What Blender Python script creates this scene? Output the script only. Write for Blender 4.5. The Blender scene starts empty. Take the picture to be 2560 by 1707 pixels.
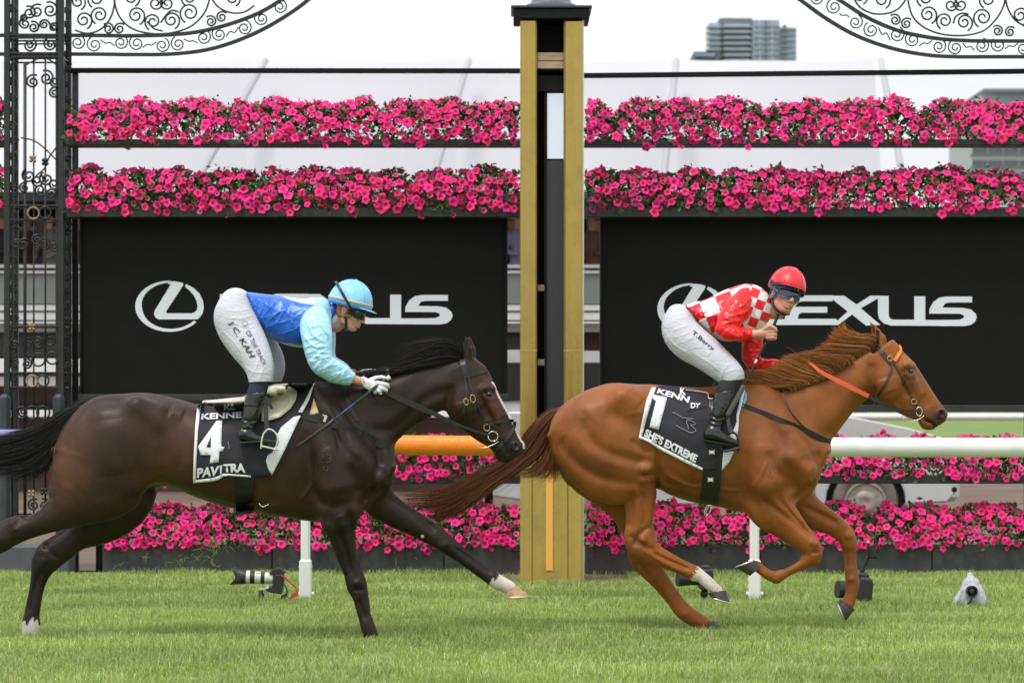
import bpy, bmesh, math, random
import numpy as np
from mathutils import Vector, Matrix

# ------------------------------------------------------------------ camera, sky, sun, exposure
random.seed(7)
rng = np.random.default_rng(11)
SC = bpy.context.scene
COL = SC.collection
CAM_D, CAM_H, FPX, HY = 20.0, 1.5, 8000.0, 990.0     # distance to the race line, eye height, focal length and horizon row (of 2560 x 1707)
cam_d = bpy.data.cameras.new("camera")
cam = bpy.data.objects.new("camera", cam_d)
COL.objects.link(cam)
cam.location = (0, -CAM_D, CAM_H)
cam.rotation_euler = (math.radians(90), 0, 0)
cam_d.sensor_width = 36
cam_d.lens = 36 * FPX / 2560
cam_d.shift_y = (HY - 853.5) / 2560
cam_d.clip_start = 0.5
cam_d.clip_end = 3000
cam_d.dof.use_dof = True
cam_d.dof.focus_distance = CAM_D - 0.05
cam_d.dof.aperture_fstop = 5.0
SC.camera = cam

SUN_EL, SUN_AZ = 64, 215          # degrees; the sun stands behind the photographer, veiled by cloud
w = bpy.data.worlds.new("World")
SC.world = w
w.use_nodes = True
wn = w.node_tree.nodes
wl = w.node_tree.links
wn.clear()
w_out = wn.new("ShaderNodeOutputWorld")
w_bg = wn.new("ShaderNodeBackground")
w_sky = wn.new("ShaderNodeTexSky")
w_sky.sky_type = 'NISHITA'
w_sky.sun_disc = False
w_sky.sun_elevation = math.radians(SUN_EL)
w_sky.sun_rotation = math.radians(SUN_AZ)
w_sky.air_density = 1.0
w_sky.dust_density = 6.0
w_hsv = wn.new("ShaderNodeHueSaturation")
w_hsv.inputs['Saturation'].default_value = 0.10
w_mix = wn.new("ShaderNodeMix")
w_mix.data_type = 'RGBA'
w_mix.inputs[0].default_value = 0.85
w_mix.inputs[7].default_value = (12.2, 12.6, 13.0, 1)     # even white cloud cover
w_bg.inputs['Strength'].default_value = 0.064
wl.new(w_sky.outputs[0], w_hsv.inputs['Color'])
wl.new(w_hsv.outputs[0], w_mix.inputs[6])
wl.new(w_mix.outputs[2], w_bg.inputs['Color'])
wl.new(w_bg.outputs[0], w_out.inputs[0])

sun_d = bpy.data.lights.new("sun", 'SUN')
sun_d.energy = 1.5
sun_d.angle = math.radians(20)
sun_d.color = (1.0, 0.97, 0.92)
sun = bpy.data.objects.new("sun", sun_d)
COL.objects.link(sun)
sun.rotation_euler = (math.radians(90 - SUN_EL), 0, math.radians(-35))
SC.view_settings.view_transform = 'Standard'
SC.view_settings.look = 'None'
SC.view_settings.exposure = 0.70
SC.view_settings.gamma = 1.0
SC.view_settings.use_curve_mapping = False
SC.cycles.use_denoising = True
SC.cycles.max_bounces = 6
SC.cycles.transparent_max_bounces = 12
SC.cycles.caustics_reflective = False
SC.cycles.caustics_refractive = False

# ------------------------------------------------------------------ helpers
def at(px, py, y=0.0):
    """the point at depth y that the photograph (2560 x 1707) shows at px, py"""
    s = FPX / (CAM_D + y)
    return np.array([(px - 1280.0) / s, y, CAM_H - (py - HY) / s])

def crop(ox, oy, sc):
    """coordinates read off an enlargement -> photograph pixels"""
    return lambda x, y: (ox + x / sc, oy + y / sc)

def link(o, parent=None):
    COL.objects.link(o)
    if parent is not None:
        o.parent = parent
    return o

def tag(o, label=None, cat=None, group=None, kind=None):
    if label: o["label"] = label
    if cat: o["category"] = cat
    if group: o["group"] = group
    if kind: o["kind"] = kind
    return o

def empty(name, loc=(0, 0, 0), label=None, cat=None, group=None):
    o = bpy.data.objects.new(name, None)
    o.empty_display_size = 0.1
    o.location = loc
    link(o)
    return tag(o, label, cat, group)

def mesh_np(name, V, F, mat=None, smooth=True, colors=None):
    """mesh from numpy vertices and one (n, 3|4) face array or a list of faces"""
    me = bpy.data.meshes.new(name)
    V = np.asarray(V, dtype=np.float32).reshape(-1, 3)
    if isinstance(F, np.ndarray):
        n, k = F.shape
        me.vertices.add(len(V))
        me.vertices.foreach_set("co", V.ravel())
        me.loops.add(n * k)
        me.loops.foreach_set("vertex_index", F.astype(np.int32).ravel())
        me.polygons.add(n)
        me.polygons.foreach_set("loop_start", np.arange(0, n * k, k, dtype=np.int32))
        me.polygons.foreach_set("loop_total", np.full(n, k, dtype=np.int32))
        me.update(calc_edges=True)
    else:
        me.from_pydata(V.tolist(), [], [list(map(int, f)) for f in F])
    me.polygons.foreach_set("use_smooth", np.full(len(me.polygons), bool(smooth)))
    if colors is not None:
        a = me.color_attributes.new("col", 'FLOAT_COLOR', 'POINT')
        c = np.ones((len(V), 4), dtype=np.float32)
        c[:, :3] = colors
        a.data.foreach_set("color", c.ravel())
    if mat is not None:
        me.materials.append(mat)
    me.update()
    return me

def obj(name, me, parent=None, loc=None):
    """link a mesh; a child's vertices are given in world space and moved to the parent's base"""
    o = bpy.data.objects.new(name, me)
    link(o, parent)
    if loc is not None:
        o.location = loc
    elif parent is not None:
        p, base = parent, Vector((0, 0, 0))
        while p is not None:
            base += p.location
            p = p.parent
        o.location = -base
    return o

class MB:
    """collects boxes, tubes, sweeps and polygons into one mesh"""
    def __init__(self):
        self.V, self.F = [], []
        self.n = 0
    def add(self, V, F):
        V = np.asarray(V, float).reshape(-1, 3)
        self.V.append(V)
        self.F += [[i + self.n for i in f] for f in F]
        self.n += len(V)
        return self
    def box(self, c, s, rz=0.0, ry=0.0, bev=0.0):
        x, y, z = s[0] / 2, s[1] / 2, s[2] / 2
        if bev > 0:
            b = min(bev, x * .9, y * .9, z * .9)
            V, idx = [], {}
            for sx in (-1, 1):
                for sy in (-1, 1):
                    for sz in (-1, 1):
                        for a in range(3):
                            v = [sx * (x - b), sy * (y - b), sz * (z - b)]
                            v[a] = (sx * x, sy * y, sz * z)[a]
                            idx[(sx, sy, sz, a)] = len(V)
                            V.append(v)
            F = []
            for a in range(3):
                o1, o2 = [i for i in range(3) if i != a]
                for s1 in (-1, 1):
                    q = []
                    for (u, v_) in ((-1, -1), (1, -1), (1, 1), (-1, 1)):
                        k = [0, 0, 0]; k[a] = s1; k[o1] = u; k[o2] = v_
                        q.append(idx[(k[0], k[1], k[2], a)])
                    F.append(q)
                for u in (-1, 1):
                    for v_ in (-1, 1):
                        q = []
                        for w_, ax in ((-1, o1), (-1, o2), (1, o2), (1, o1)):
                            k = [0, 0, 0]; k[a] = w_; k[o1] = u; k[o2] = v_
                            q.append(idx[(k[0], k[1], k[2], ax)])
                        F.append(q)
            for sx in (-1, 1):
                for sy in (-1, 1):
                    for sz in (-1, 1):
                        F.append([idx[(sx, sy, sz, a)] for a in range(3)])
            V = np.array(V)
        else:
            V = np.array([[-x, -y, -z], [x, -y, -z], [x, y, -z], [-x, y, -z], [-x, -y, z], [x, -y, z], [x, y, z], [-x, y, z]])
            F = [[0, 3, 2, 1], [4, 5, 6, 7], [0, 1, 5, 4], [1, 2, 6, 5], [2, 3, 7, 6], [3, 0, 4, 7]]
        if ry:
            c_, s_ = math.cos(ry), math.sin(ry)
            V = V @ np.array([[c_, 0, -s_], [0, 1, 0], [s_, 0, c_]])
        if rz:
            c_, s_ = math.cos(rz), math.sin(rz)
            V = V @ np.array([[c_, s_, 0], [-s_, c_, 0], [0, 0, 1]])
        return self.add(V + np.array(c), F)
    def tube(self, pts, r, n=8, closed=False, flat=1.0, up=None, cap=True):
        """round (or flattened) sweep along a polyline; r a number or one radius per point"""
        P = np.asarray(pts, float)
        m = len(P)
        R = np.full(m, r) if np.isscalar(r) else np.asarray(r, float)
        T = np.gradient(P, axis=0) if not closed else (np.roll(P, -1, 0) - np.roll(P, 1, 0))
        T /= np.linalg.norm(T, axis=1)[:, None] + 1e-12
        ref = np.array(up if up is not None else (0.0, 1.0, 0.0))
        if abs(T[0] @ ref) > 0.95 and up is None:
            ref = np.array([1.0, 0, 0])
        V = []
        a = np.linspace(0, 2 * math.pi, n, endpoint=False)
        B = ref - (ref @ T[0]) * T[0]
        B /= np.linalg.norm(B) + 1e-12
        for i in range(m):
            B = (ref if up is not None else B) - ((ref if up is not None else B) @ T[i]) * T[i]
            B /= np.linalg.norm(B) + 1e-12
            N = np.cross(T[i], B)
            V.append(P[i] + R[i] * (np.cos(a)[:, None] * N + flat * np.sin(a)[:, None] * B))
        V = np.concatenate(V)
        F = []
        for i in range(m if closed else m - 1):
            j = (i + 1) % m
            for k in range(n):
                F.append([i * n + k, i * n + (k + 1) % n, j * n + (k + 1) % n, j * n + k])
        if not closed and cap:
            F.append(list(range(n))[::-1])
            F.append(list(range((m - 1) * n, m * n)))
        return self.add(V, F)
    def prism(self, pts2, y0, y1):
        """polygon in the x-z plane swept from depth y0 to y1"""
        P = np.asarray(pts2, float)
        m = len(P)
        V = np.concatenate([np.c_[P[:, 0], np.full(m, y0), P[:, 1]], np.c_[P[:, 0], np.full(m, y1), P[:, 1]]])
        F = [[i, (i + 1) % m, m + (i + 1) % m, m + i] for i in range(m)] + [list(range(m))[::-1], list(range(m, 2 * m))]
        return self.add(V, F)
    def lathe(self, prof, c, axis='z', n=24):
        """profile of (radius, height) turned about an axis through c"""
        a = np.linspace(0, 2 * math.pi, n, endpoint=False)
        V = []
        for r, h in prof:
            ring = np.c_[r * np.cos(a), r * np.sin(a), np.full(n, h)]
            V.append(ring)
        V = np.concatenate(V)
        if axis == 'x': V = V[:, [2, 0, 1]]
        if axis == 'y': V = V[:, [1, 2, 0]]
        m = len(prof)
        F = [[i * n + k, i * n + (k + 1) % n, (i + 1) * n + (k + 1) % n, (i + 1) * n + k] for i in range(m - 1) for k in range(n)]
        F.append(list(range(n))[::-1])
        F.append(list(range((m - 1) * n, m * n)))
        return self.add(V + np.array(c), F)
    def mesh(self, name, mat=None, smooth=False, angle=None):
        V = np.concatenate(self.V) if self.V else np.zeros((0, 3))
        me = mesh_np(name, V, self.F, mat, smooth)
        if angle is not None:
            me.polygons.foreach_set("use_smooth", np.ones(len(me.polygons), dtype=bool))
            me.set_sharp_from_angle(angle=math.radians(angle))
        return me
    def build(self, name, mat=None, parent=None, smooth=False, angle=None, loc=None):
        return obj(name, self.mesh(name, mat, smooth, angle), parent, loc)

def spline(P, n, closed=False):
    """Catmull-Rom through the rows of P, n samples"""
    P = np.asarray(P, float)
    m = len(P)
    t = np.linspace(0, m if closed else m - 1, n, endpoint=not closed)
    i = np.minimum(t.astype(int), m - 1 if closed else m - 2)
    f = (t - i)[:, None]
    g = (lambda k: P[k % m]) if closed else (lambda k: P[np.clip(k, 0, m - 1)])
    p0, p1, p2, p3 = g(i - 1), g(i), g(i + 1), g(i + 2)
    return 0.5 * (2 * p1 + (p2 - p0) * f + (2 * p0 - 5 * p1 + 4 * p2 - p3) * f ** 2 + (3 * p1 - p0 - 3 * p2 + p3) * f ** 3)

# ------------------------------------------------------------------ materials
MATS = {}
def mat(name, color=(.5, .5, .5), rough=.6, metal=0.0, bump=0.0, bscale=60.0, var=0.0, vscale=6.0, attr=False, coat=0.0, sheen=0.0,
        spec=.5, stretch=None, detail=4.0, rough_var=0.0, transl=0.0, bdist=.002, alpha=1.0, emit=0.0, sss=0.0, bdetail=5.0, bdistort=0.0, dirt=None, dscale=8.0, damount=.4):
    m = bpy.data.materials.new(name)
    m.use_nodes = True
    nt = m.node_tree
    N, L = nt.nodes, nt.links
    b = N["Principled BSDF"]
    b.inputs['Roughness'].default_value = rough
    b.inputs['Metallic'].default_value = metal
    b.inputs['Coat Weight'].default_value = coat
    b.inputs['Coat Roughness'].default_value = .2
    b.inputs['Specular IOR Level'].default_value = spec
    if sheen:
        b.inputs['Sheen Weight'].default_value = sheen
        b.inputs['Sheen Roughness'].default_value = .4
    if sss:
        b.inputs['Subsurface Weight'].default_value = sss
        b.inputs['Subsurface Radius'].default_value = (.012, .005, .003)
    b.inputs['Alpha'].default_value = alpha
    tc = N.new("ShaderNodeTexCoord")
    src = tc.outputs['Object']
    if stretch:
        mp = N.new("ShaderNodeMapping")
        mp.inputs['Scale'].default_value = stretch
        L.new(src, mp.inputs[0])
        src = mp.outputs[0]
    colout = None
    if attr:
        a = N.new("ShaderNodeVertexColor")
        a.layer_name = "col"
        colout = a.outputs[0]
    if var:
        nz = N.new("ShaderNodeTexNoise")
        nz.inputs['Scale'].default_value = vscale
        nz.inputs['Detail'].default_value = detail
        L.new(src, nz.inputs['Vector'])
        mr = N.new("ShaderNodeMapRange")
        mr.inputs[1].default_value, mr.inputs[2].default_value = .3, .7
        mr.inputs[3].default_value, mr.inputs[4].default_value = 1 - var, 1 + var
        L.new(nz.outputs[0], mr.inputs[0])
        mx = N.new("ShaderNodeVectorMath")
        mx.operation = 'SCALE'
        if colout: L.new(colout, mx.inputs[0])
        else: mx.inputs[0].default_value = color[:3]
        L.new(mr.outputs[0], mx.inputs['Scale'])
        colout = mx.outputs[0]
        if rough_var:
            m2 = N.new("ShaderNodeMapRange")
            m2.inputs[1].default_value, m2.inputs[2].default_value = .3, .7
            m2.inputs[3].default_value, m2.inputs[4].default_value = max(0, rough - rough_var), min(1, rough + rough_var)
            L.new(nz.outputs[0], m2.inputs[0])
            L.new(m2.outputs[0], b.inputs['Roughness'])
    if dirt is not None:
        nd = N.new("ShaderNodeTexNoise")
        nd.inputs['Scale'].default_value = dscale
        nd.inputs['Detail'].default_value = 8
        nd.inputs['Roughness'].default_value = .65
        L.new(tc.outputs['Object'], nd.inputs['Vector'])
        rr = N.new("ShaderNodeMapRange")
        rr.inputs[1].default_value, rr.inputs[2].default_value = .48, .72
        rr.inputs[3].default_value, rr.inputs[4].default_value = 0, damount
        L.new(nd.outputs[0], rr.inputs[0])
        md = N.new("ShaderNodeMix")
        md.data_type = 'RGBA'
        L.new(rr.outputs[0], md.inputs[0])
        if colout: L.new(colout, md.inputs[6])
        else: md.inputs[6].default_value = (*color[:3], 1)
        md.inputs[7].default_value = (*dirt, 1)
        colout = md.outputs[2]
    if colout: L.new(colout, b.inputs['Base Color'])
    else: b.inputs['Base Color'].default_value = (*color[:3], 1)
    if emit:
        b.inputs['Emission Color'].default_value = (*color[:3], 1)
        b.inputs['Emission Strength'].default_value = emit
    if bump:
        n2 = N.new("ShaderNodeTexNoise")
        n2.inputs['Scale'].default_value = bscale
        n2.inputs['Detail'].default_value = bdetail
        n2.inputs['Distortion'].default_value = bdistort
        L.new(src, n2.inputs['Vector'])
        bp = N.new("ShaderNodeBump")
        bp.inputs['Strength'].default_value = bump
        bp.inputs['Distance'].default_value = bdist
        L.new(n2.outputs[0], bp.inputs['Height'])
        L.new(bp.outputs[0], b.inputs['Normal'])
    if transl:
        tr = N.new("ShaderNodeBsdfTranslucent")
        if colout: L.new(colout, tr.inputs[0])
        else: tr.inputs[0].default_value = (*color[:3], 1)
        ms = N.new("ShaderNodeMixShader")
        ms.inputs[0].default_value = transl
        L.new(b.outputs[0], ms.inputs[1])
        L.new(tr.outputs[0], ms.inputs[2])
        L.new(ms.outputs[0], N["Material Output"].inputs[0])
    MATS[name] = m
    return m

# ------------------------------------------------------------------ solid modelling on a distance grid
class SDF:
    """signed-distance grid: smooth unions of tapering tubes and ellipsoids, turned into one continuous skin"""
    def __init__(self, lo, hi, h):
        self.lo, self.h = np.array(lo, float), h
        self.n = np.ceil((np.array(hi) - self.lo) / h).astype(int) + 1
        self.D = np.full(self.n, 1.0, dtype=np.float32)
    def box(self, lo, hi):
        a = np.clip(np.floor((np.array(lo) - self.lo) / self.h).astype(int), 0, self.n - 1)
        b = np.clip(np.ceil((np.array(hi) - self.lo) / self.h).astype(int) + 1, 1, self.n)
        if np.any(b <= a): return None, None
        ax = [(self.lo[i] + self.h * np.arange(a[i], b[i])).astype(np.float32) for i in range(3)]
        return tuple(slice(a[i], b[i]) for i in range(3)), np.meshgrid(*ax, indexing='ij', sparse=True)
    def _merge(self, s, d, k, op):
        A = self.D[s]
        if op == 'sub':
            d = -d
            hh = np.clip(.5 - .5 * (d - A) / k, 0, 1)
            self.D[s] = A * hh + d * (1 - hh) + k * hh * (1 - hh)
            # smooth max
        else:
            hh = np.clip(.5 + .5 * (d - A) / k, 0, 1)
            self.D[s] = d * (1 - hh) + A * hh - k * hh * (1 - hh)
    def chain(self, P, R, K=None, k=.02, op='add', KX=None):
        """tube through 3-D points P with radii R; K = depth (y) half-width over radius"""
        P, R = np.asarray(P, float), np.asarray(R, float)
        K = np.ones(len(P)) if K is None else (np.full(len(P), K) if np.isscalar(K) else np.asarray(K, float))
        m = R.max() * max(1, K.max()) + k * 1.5 + 2 * self.h
        s, G = self.box(P.min(0) - m, P.max(0) + m)
        if s is None: return self
        X, Y, Z = G
        best = np.full((X.shape[0], Y.shape[1], Z.shape[2]), 1.0, dtype=np.float32)
        x, y, z = X[:, 0, 0], Y[0, :, 0], Z[0, 0, :]
        for i in range(max(1, len(P) - 1)):
            j = min(i + 1, len(P) - 1)
            A, B = P[i], P[j]
            mm = max(R[i] * max(1, K[i]), R[j] * max(1, K[j])) + k * 1.5 + 2 * self.h
            lo_, hi_ = np.minimum(A, B) - mm, np.maximum(A, B) + mm
            sl = tuple(slice(int(np.searchsorted(q, lo_[n])), int(np.searchsorted(q, hi_[n]))) for n, q in enumerate((x, y, z)))
            x_, y_, z_ = X[sl[0]], Y[:, sl[1]], Z[:, :, sl[2]]
            AB = (B - A).astype(np.float32)
            L2 = AB @ AB + 1e-12
            t = np.clip(((x_ - A[0]) * AB[0] + (y_ - A[1]) * AB[1] + (z_ - A[2]) * AB[2]) / L2, 0, 1).astype(np.float32)
            ky = (K[i] + (K[j] - K[i]) * t).astype(np.float32)
            d = np.sqrt((x_ - A[0] - AB[0] * t) ** 2 + ((y_ - A[1] - AB[1] * t) / ky) ** 2 + (z_ - A[2] - AB[2] * t) ** 2) - (R[i] + (R[j] - R[i]) * t)
            d *= np.minimum(1, ky)
            np.minimum(best[sl], d, out=best[sl])
        self._merge(s, best.astype(np.float32), k, op)
        return self
    def limb(self, st, n=None, k=.02, op='add', grow=0.0):
        """st: rows (edge a px, edge a py, edge b px, edge b py, depth y, depth factor) read off the photograph"""
        S = np.asarray(st, float)
        n = n or max(2, 3 * (len(S) - 1) + 1)
        S = spline(S, n)
        P = np.array([at((r[0] + r[2]) / 2, (r[1] + r[3]) / 2, r[4]) for r in S])
        sc = FPX / (CAM_D + S[:, 4])
        R = np.hypot(S[:, 0] - S[:, 2], S[:, 1] - S[:, 3]) / 2 / sc + grow
        return self.chain(P, R, S[:, 5], k, op)
    def rod(self, pts, k=.015, op='add', K=1.0):
        """pts: rows (px, py, radius px, depth y) along a centre line"""
        S = np.asarray(pts, float)
        P = np.array([at(a, b, y) for a, b, r, y in S])
        return self.chain(P, S[:, 2] / (FPX / (CAM_D + S[:, 3])), K, k, op)
    def ell(self, c, r, k=.02, op='add', rot=None):
        """ellipsoid, radii along the columns of rot"""
        c, r = np.asarray(c, float), np.asarray(r, float)
        M = np.eye(3) if rot is None else np.asarray(rot, float)
        m = np.abs(M) @ r + k * 1.5 + 2 * self.h
        s, (G) = self.box(c - m, c + m)
        if s is None: return self
        X, Y, Z = G[0] - c[0], G[1] - c[1], G[2] - c[2]
        q = [X * M[0, i] + Y * M[1, i] + Z * M[2, i] for i in range(3)]
        k0 = np.sqrt((q[0] / r[0]) ** 2 + (q[1] / r[1]) ** 2 + (q[2] / r[2]) ** 2)
        k1 = np.sqrt((q[0] / r[0] ** 2) ** 2 + (q[1] / r[1] ** 2) ** 2 + (q[2] / r[2] ** 2) ** 2) + 1e-9
        self._merge(s, (k0 * (k0 - 1) / k1).astype(np.float32), k, op)
        return self
    def plane_cut(self, p, nrm, k=.004):
        """keep the side against nrm"""
        s, (X, Y, Z) = self.box(self.lo, self.lo + self.h * self.n)
        nrm = np.asarray(nrm, float) / np.linalg.norm(nrm)
        d = ((X - p[0]) * nrm[0] + (Y - p[1]) * nrm[1] + (Z - p[2]) * nrm[2]).astype(np.float32)
        self.D = np.maximum(self.D, d)
        return self
    def sample(self, Q):
        Q = np.asarray(Q, float)
        g = (Q - self.lo) / self.h
        i = np.clip(np.floor(g).astype(int), 0, self.n - 2)
        f = np.clip(g - i, 0, 1)
        out = 0
        for a in (0, 1):
            for b in (0, 1):
                for c in (0, 1):
                    wgt = (f[:, 0] if a else 1 - f[:, 0]) * (f[:, 1] if b else 1 - f[:, 1]) * (f[:, 2] if c else 1 - f[:, 2])
                    out = out + wgt * self.D[i[:, 0] + a, i[:, 1] + b, i[:, 2] + c]
        return out
    def skin(self):
        """surface nets: vertices and quads"""
        D, h = self.D, self.h
        D[0], D[-1], D[:, 0], D[:, -1], D[:, :, 0], D[:, :, -1] = 1, 1, 1, 1, 1, 1
        I = D < 0
        c = [I[a:D.shape[0] - 1 + a, b:D.shape[1] - 1 + b, e:D.shape[2] - 1 + e] for a in (0, 1) for b in (0, 1) for e in (0, 1)]
        allin, anyin = c[0].copy(), c[0].copy()
        for q in c[1:]:
            allin &= q
            anyin |= q
        act = anyin & ~allin
        ci = np.argwhere(act)
        idx = np.full(act.shape, -1, dtype=np.int32)
        idx[act] = np.arange(len(ci), dtype=np.int32)
        corners = [(a, b, e) for a in (0, 1) for b in (0, 1) for e in (0, 1)]
        val = {q: D[ci[:, 0] + q[0], ci[:, 1] + q[1], ci[:, 2] + q[2]] for q in corners}
        acc = np.zeros((len(ci), 3)); cnt = np.zeros(len(ci))
        for q in corners:
            for ax in range(3):
                if q[ax] == 0:
                    q2 = list(q); q2[ax] = 1; q2 = tuple(q2)
                    a, b = val[q], val[q2]
                    m = (a < 0) != (b < 0)
                    t = np.where(m, a / np.where(m, a - b, 1), 0)
                    for j in range(3):
                        acc[:, j] += np.where(m, q[j] + (t if j == ax else 0), 0)
                    cnt += m
        V = self.lo + h * (ci + acc / cnt[:, None])
        F = []
        for ax in range(3):
            s0 = [slice(None)] * 3; s1 = [slice(None)] * 3
            s0[ax] = slice(0, -1); s1[ax] = slice(1, None)
            a, b = I[tuple(s0)], I[tuple(s1)]
            e = np.argwhere(a != b)
            o1, o2 = [(1, 2), (2, 0), (0, 1)][ax]
            ok = (e[:, o1] > 0) & (e[:, o2] > 0) & (e[:, o1] < D.shape[o1] - 1) & (e[:, o2] < D.shape[o2] - 1)
            e = e[ok]
            ins = a[e[:, 0], e[:, 1], e[:, 2]]
            q = []
            for d1, d2 in ((-1, -1), (0, -1), (0, 0), (-1, 0)):
                f = e.copy(); f[:, o1] += d1; f[:, o2] += d2
                q.append(idx[f[:, 0], f[:, 1], f[:, 2]])
            q = np.stack(q, 1)
            q[~ins] = q[~ins][:, ::-1]
            F.append(q)
        return V, np.concatenate(F)
    def front_map(self):
        """for each (x, z) column the nearest solid depth as seen from the camera side"""
        I = self.D < 0
        j = I.argmax(1)
        has = I.any(1)
        jj = np.clip(j, 1, self.n[1] - 1)
        ix, iz = np.indices(j.shape)
        a, b = self.D[ix, jj - 1, iz], self.D[ix, jj, iz]
        t = np.where(np.abs(a - b) > 1e-9, a / (a - b + 1e-12), 0)
        y = self.lo[1] + self.h * (jj - 1 + np.clip(t, 0, 1))
        self.fm = np.where(has, y, np.nan)
        return self
    def front(self, x, z, default):
        i = np.clip(((x - self.lo[0]) / self.h), 0, self.n[0] - 2)
        k = np.clip(((z - self.lo[2]) / self.h), 0, self.n[2] - 2)
        i0, k0 = i.astype(int), k.astype(int)
        fi, fk = i - i0, k - k0
        q = np.stack([self.fm[i0, k0], self.fm[i0 + 1, k0], self.fm[i0, k0 + 1], self.fm[i0 + 1, k0 + 1]])
        wt = np.stack([(1 - fi) * (1 - fk), fi * (1 - fk), (1 - fi) * fk, fi * fk])
        ok = ~np.isnan(q)
        wt = wt * ok
        sw = wt.sum(0)
        return np.where(sw > 1e-6, (np.nan_to_num(q) * wt).sum(0) / np.maximum(sw, 1e-6), default)

def onto(sdf, pts, off=.006, default=0.0, iters=4):
    """photograph pixels -> world points lying on the near side of a body, off metres proud of it"""
    P = np.asarray(pts, float)
    y = np.full(len(P), default)
    for _ in range(iters):
        s = FPX / (CAM_D + y)
        x, z = (P[:, 0] - 1280) / s, CAM_H - (P[:, 1] - HY) / s
        y = sdf.front(x, z, default) - off
    s = FPX / (CAM_D + y)
    return np.c_[(P[:, 0] - 1280) / s, y, CAM_H - (P[:, 1] - HY) / s]

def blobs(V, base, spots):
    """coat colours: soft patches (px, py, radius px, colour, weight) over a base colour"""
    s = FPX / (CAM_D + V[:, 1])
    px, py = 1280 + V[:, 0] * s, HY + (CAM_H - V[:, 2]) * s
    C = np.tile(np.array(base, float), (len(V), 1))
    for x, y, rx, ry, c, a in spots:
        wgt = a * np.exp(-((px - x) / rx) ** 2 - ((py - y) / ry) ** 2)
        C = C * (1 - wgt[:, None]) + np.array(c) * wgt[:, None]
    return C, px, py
# ------------------------------------------------------------------ setting: ground, turf, track
def sheet(name, x0, x1, y0, y1, z, m, nx=1, ny=1, kind="structure"):
    xs, ys = np.linspace(x0, x1, nx + 1), np.linspace(y0, y1, ny + 1)
    V = [(x, y, z) for y in ys for x in xs]
    F = [[j * (nx + 1) + i, j * (nx + 1) + i + 1, (j + 1) * (nx + 1) + i + 1, (j + 1) * (nx + 1) + i] for j in range(ny) for i in range(nx)]
    o = obj(name, mesh_np(name, V, F, m, smooth=False))
    o["kind"] = kind
    return o

m_soil = mat("turf soil", (.15, .22, .040), rough=.95, var=.35, vscale=3.0, bump=.8, bscale=40, bdist=.02)
m_far = mat("far grass", (.13, .20, .035), rough=.95, var=.25, vscale=.25)
m_dirt = mat("sand track", (.135, .090, .062), rough=.95, var=.25, vscale=.8, bump=.6, bscale=20, bdist=.02)
m_mud = mat("bare earth", (.20, .145, .085), rough=.95, var=.35, vscale=9, bump=.8, bscale=40, bdist=.02)
sheet("ground", -1500, 1500, -60, 2600, -.012, m_far)
sheet("turf", -14, 14, -8, 6.95, 0.0, m_soil, 8, 8)
sheet("sand_track", -160, 160, 7.6, 84, -.004, m_dirt)

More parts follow.
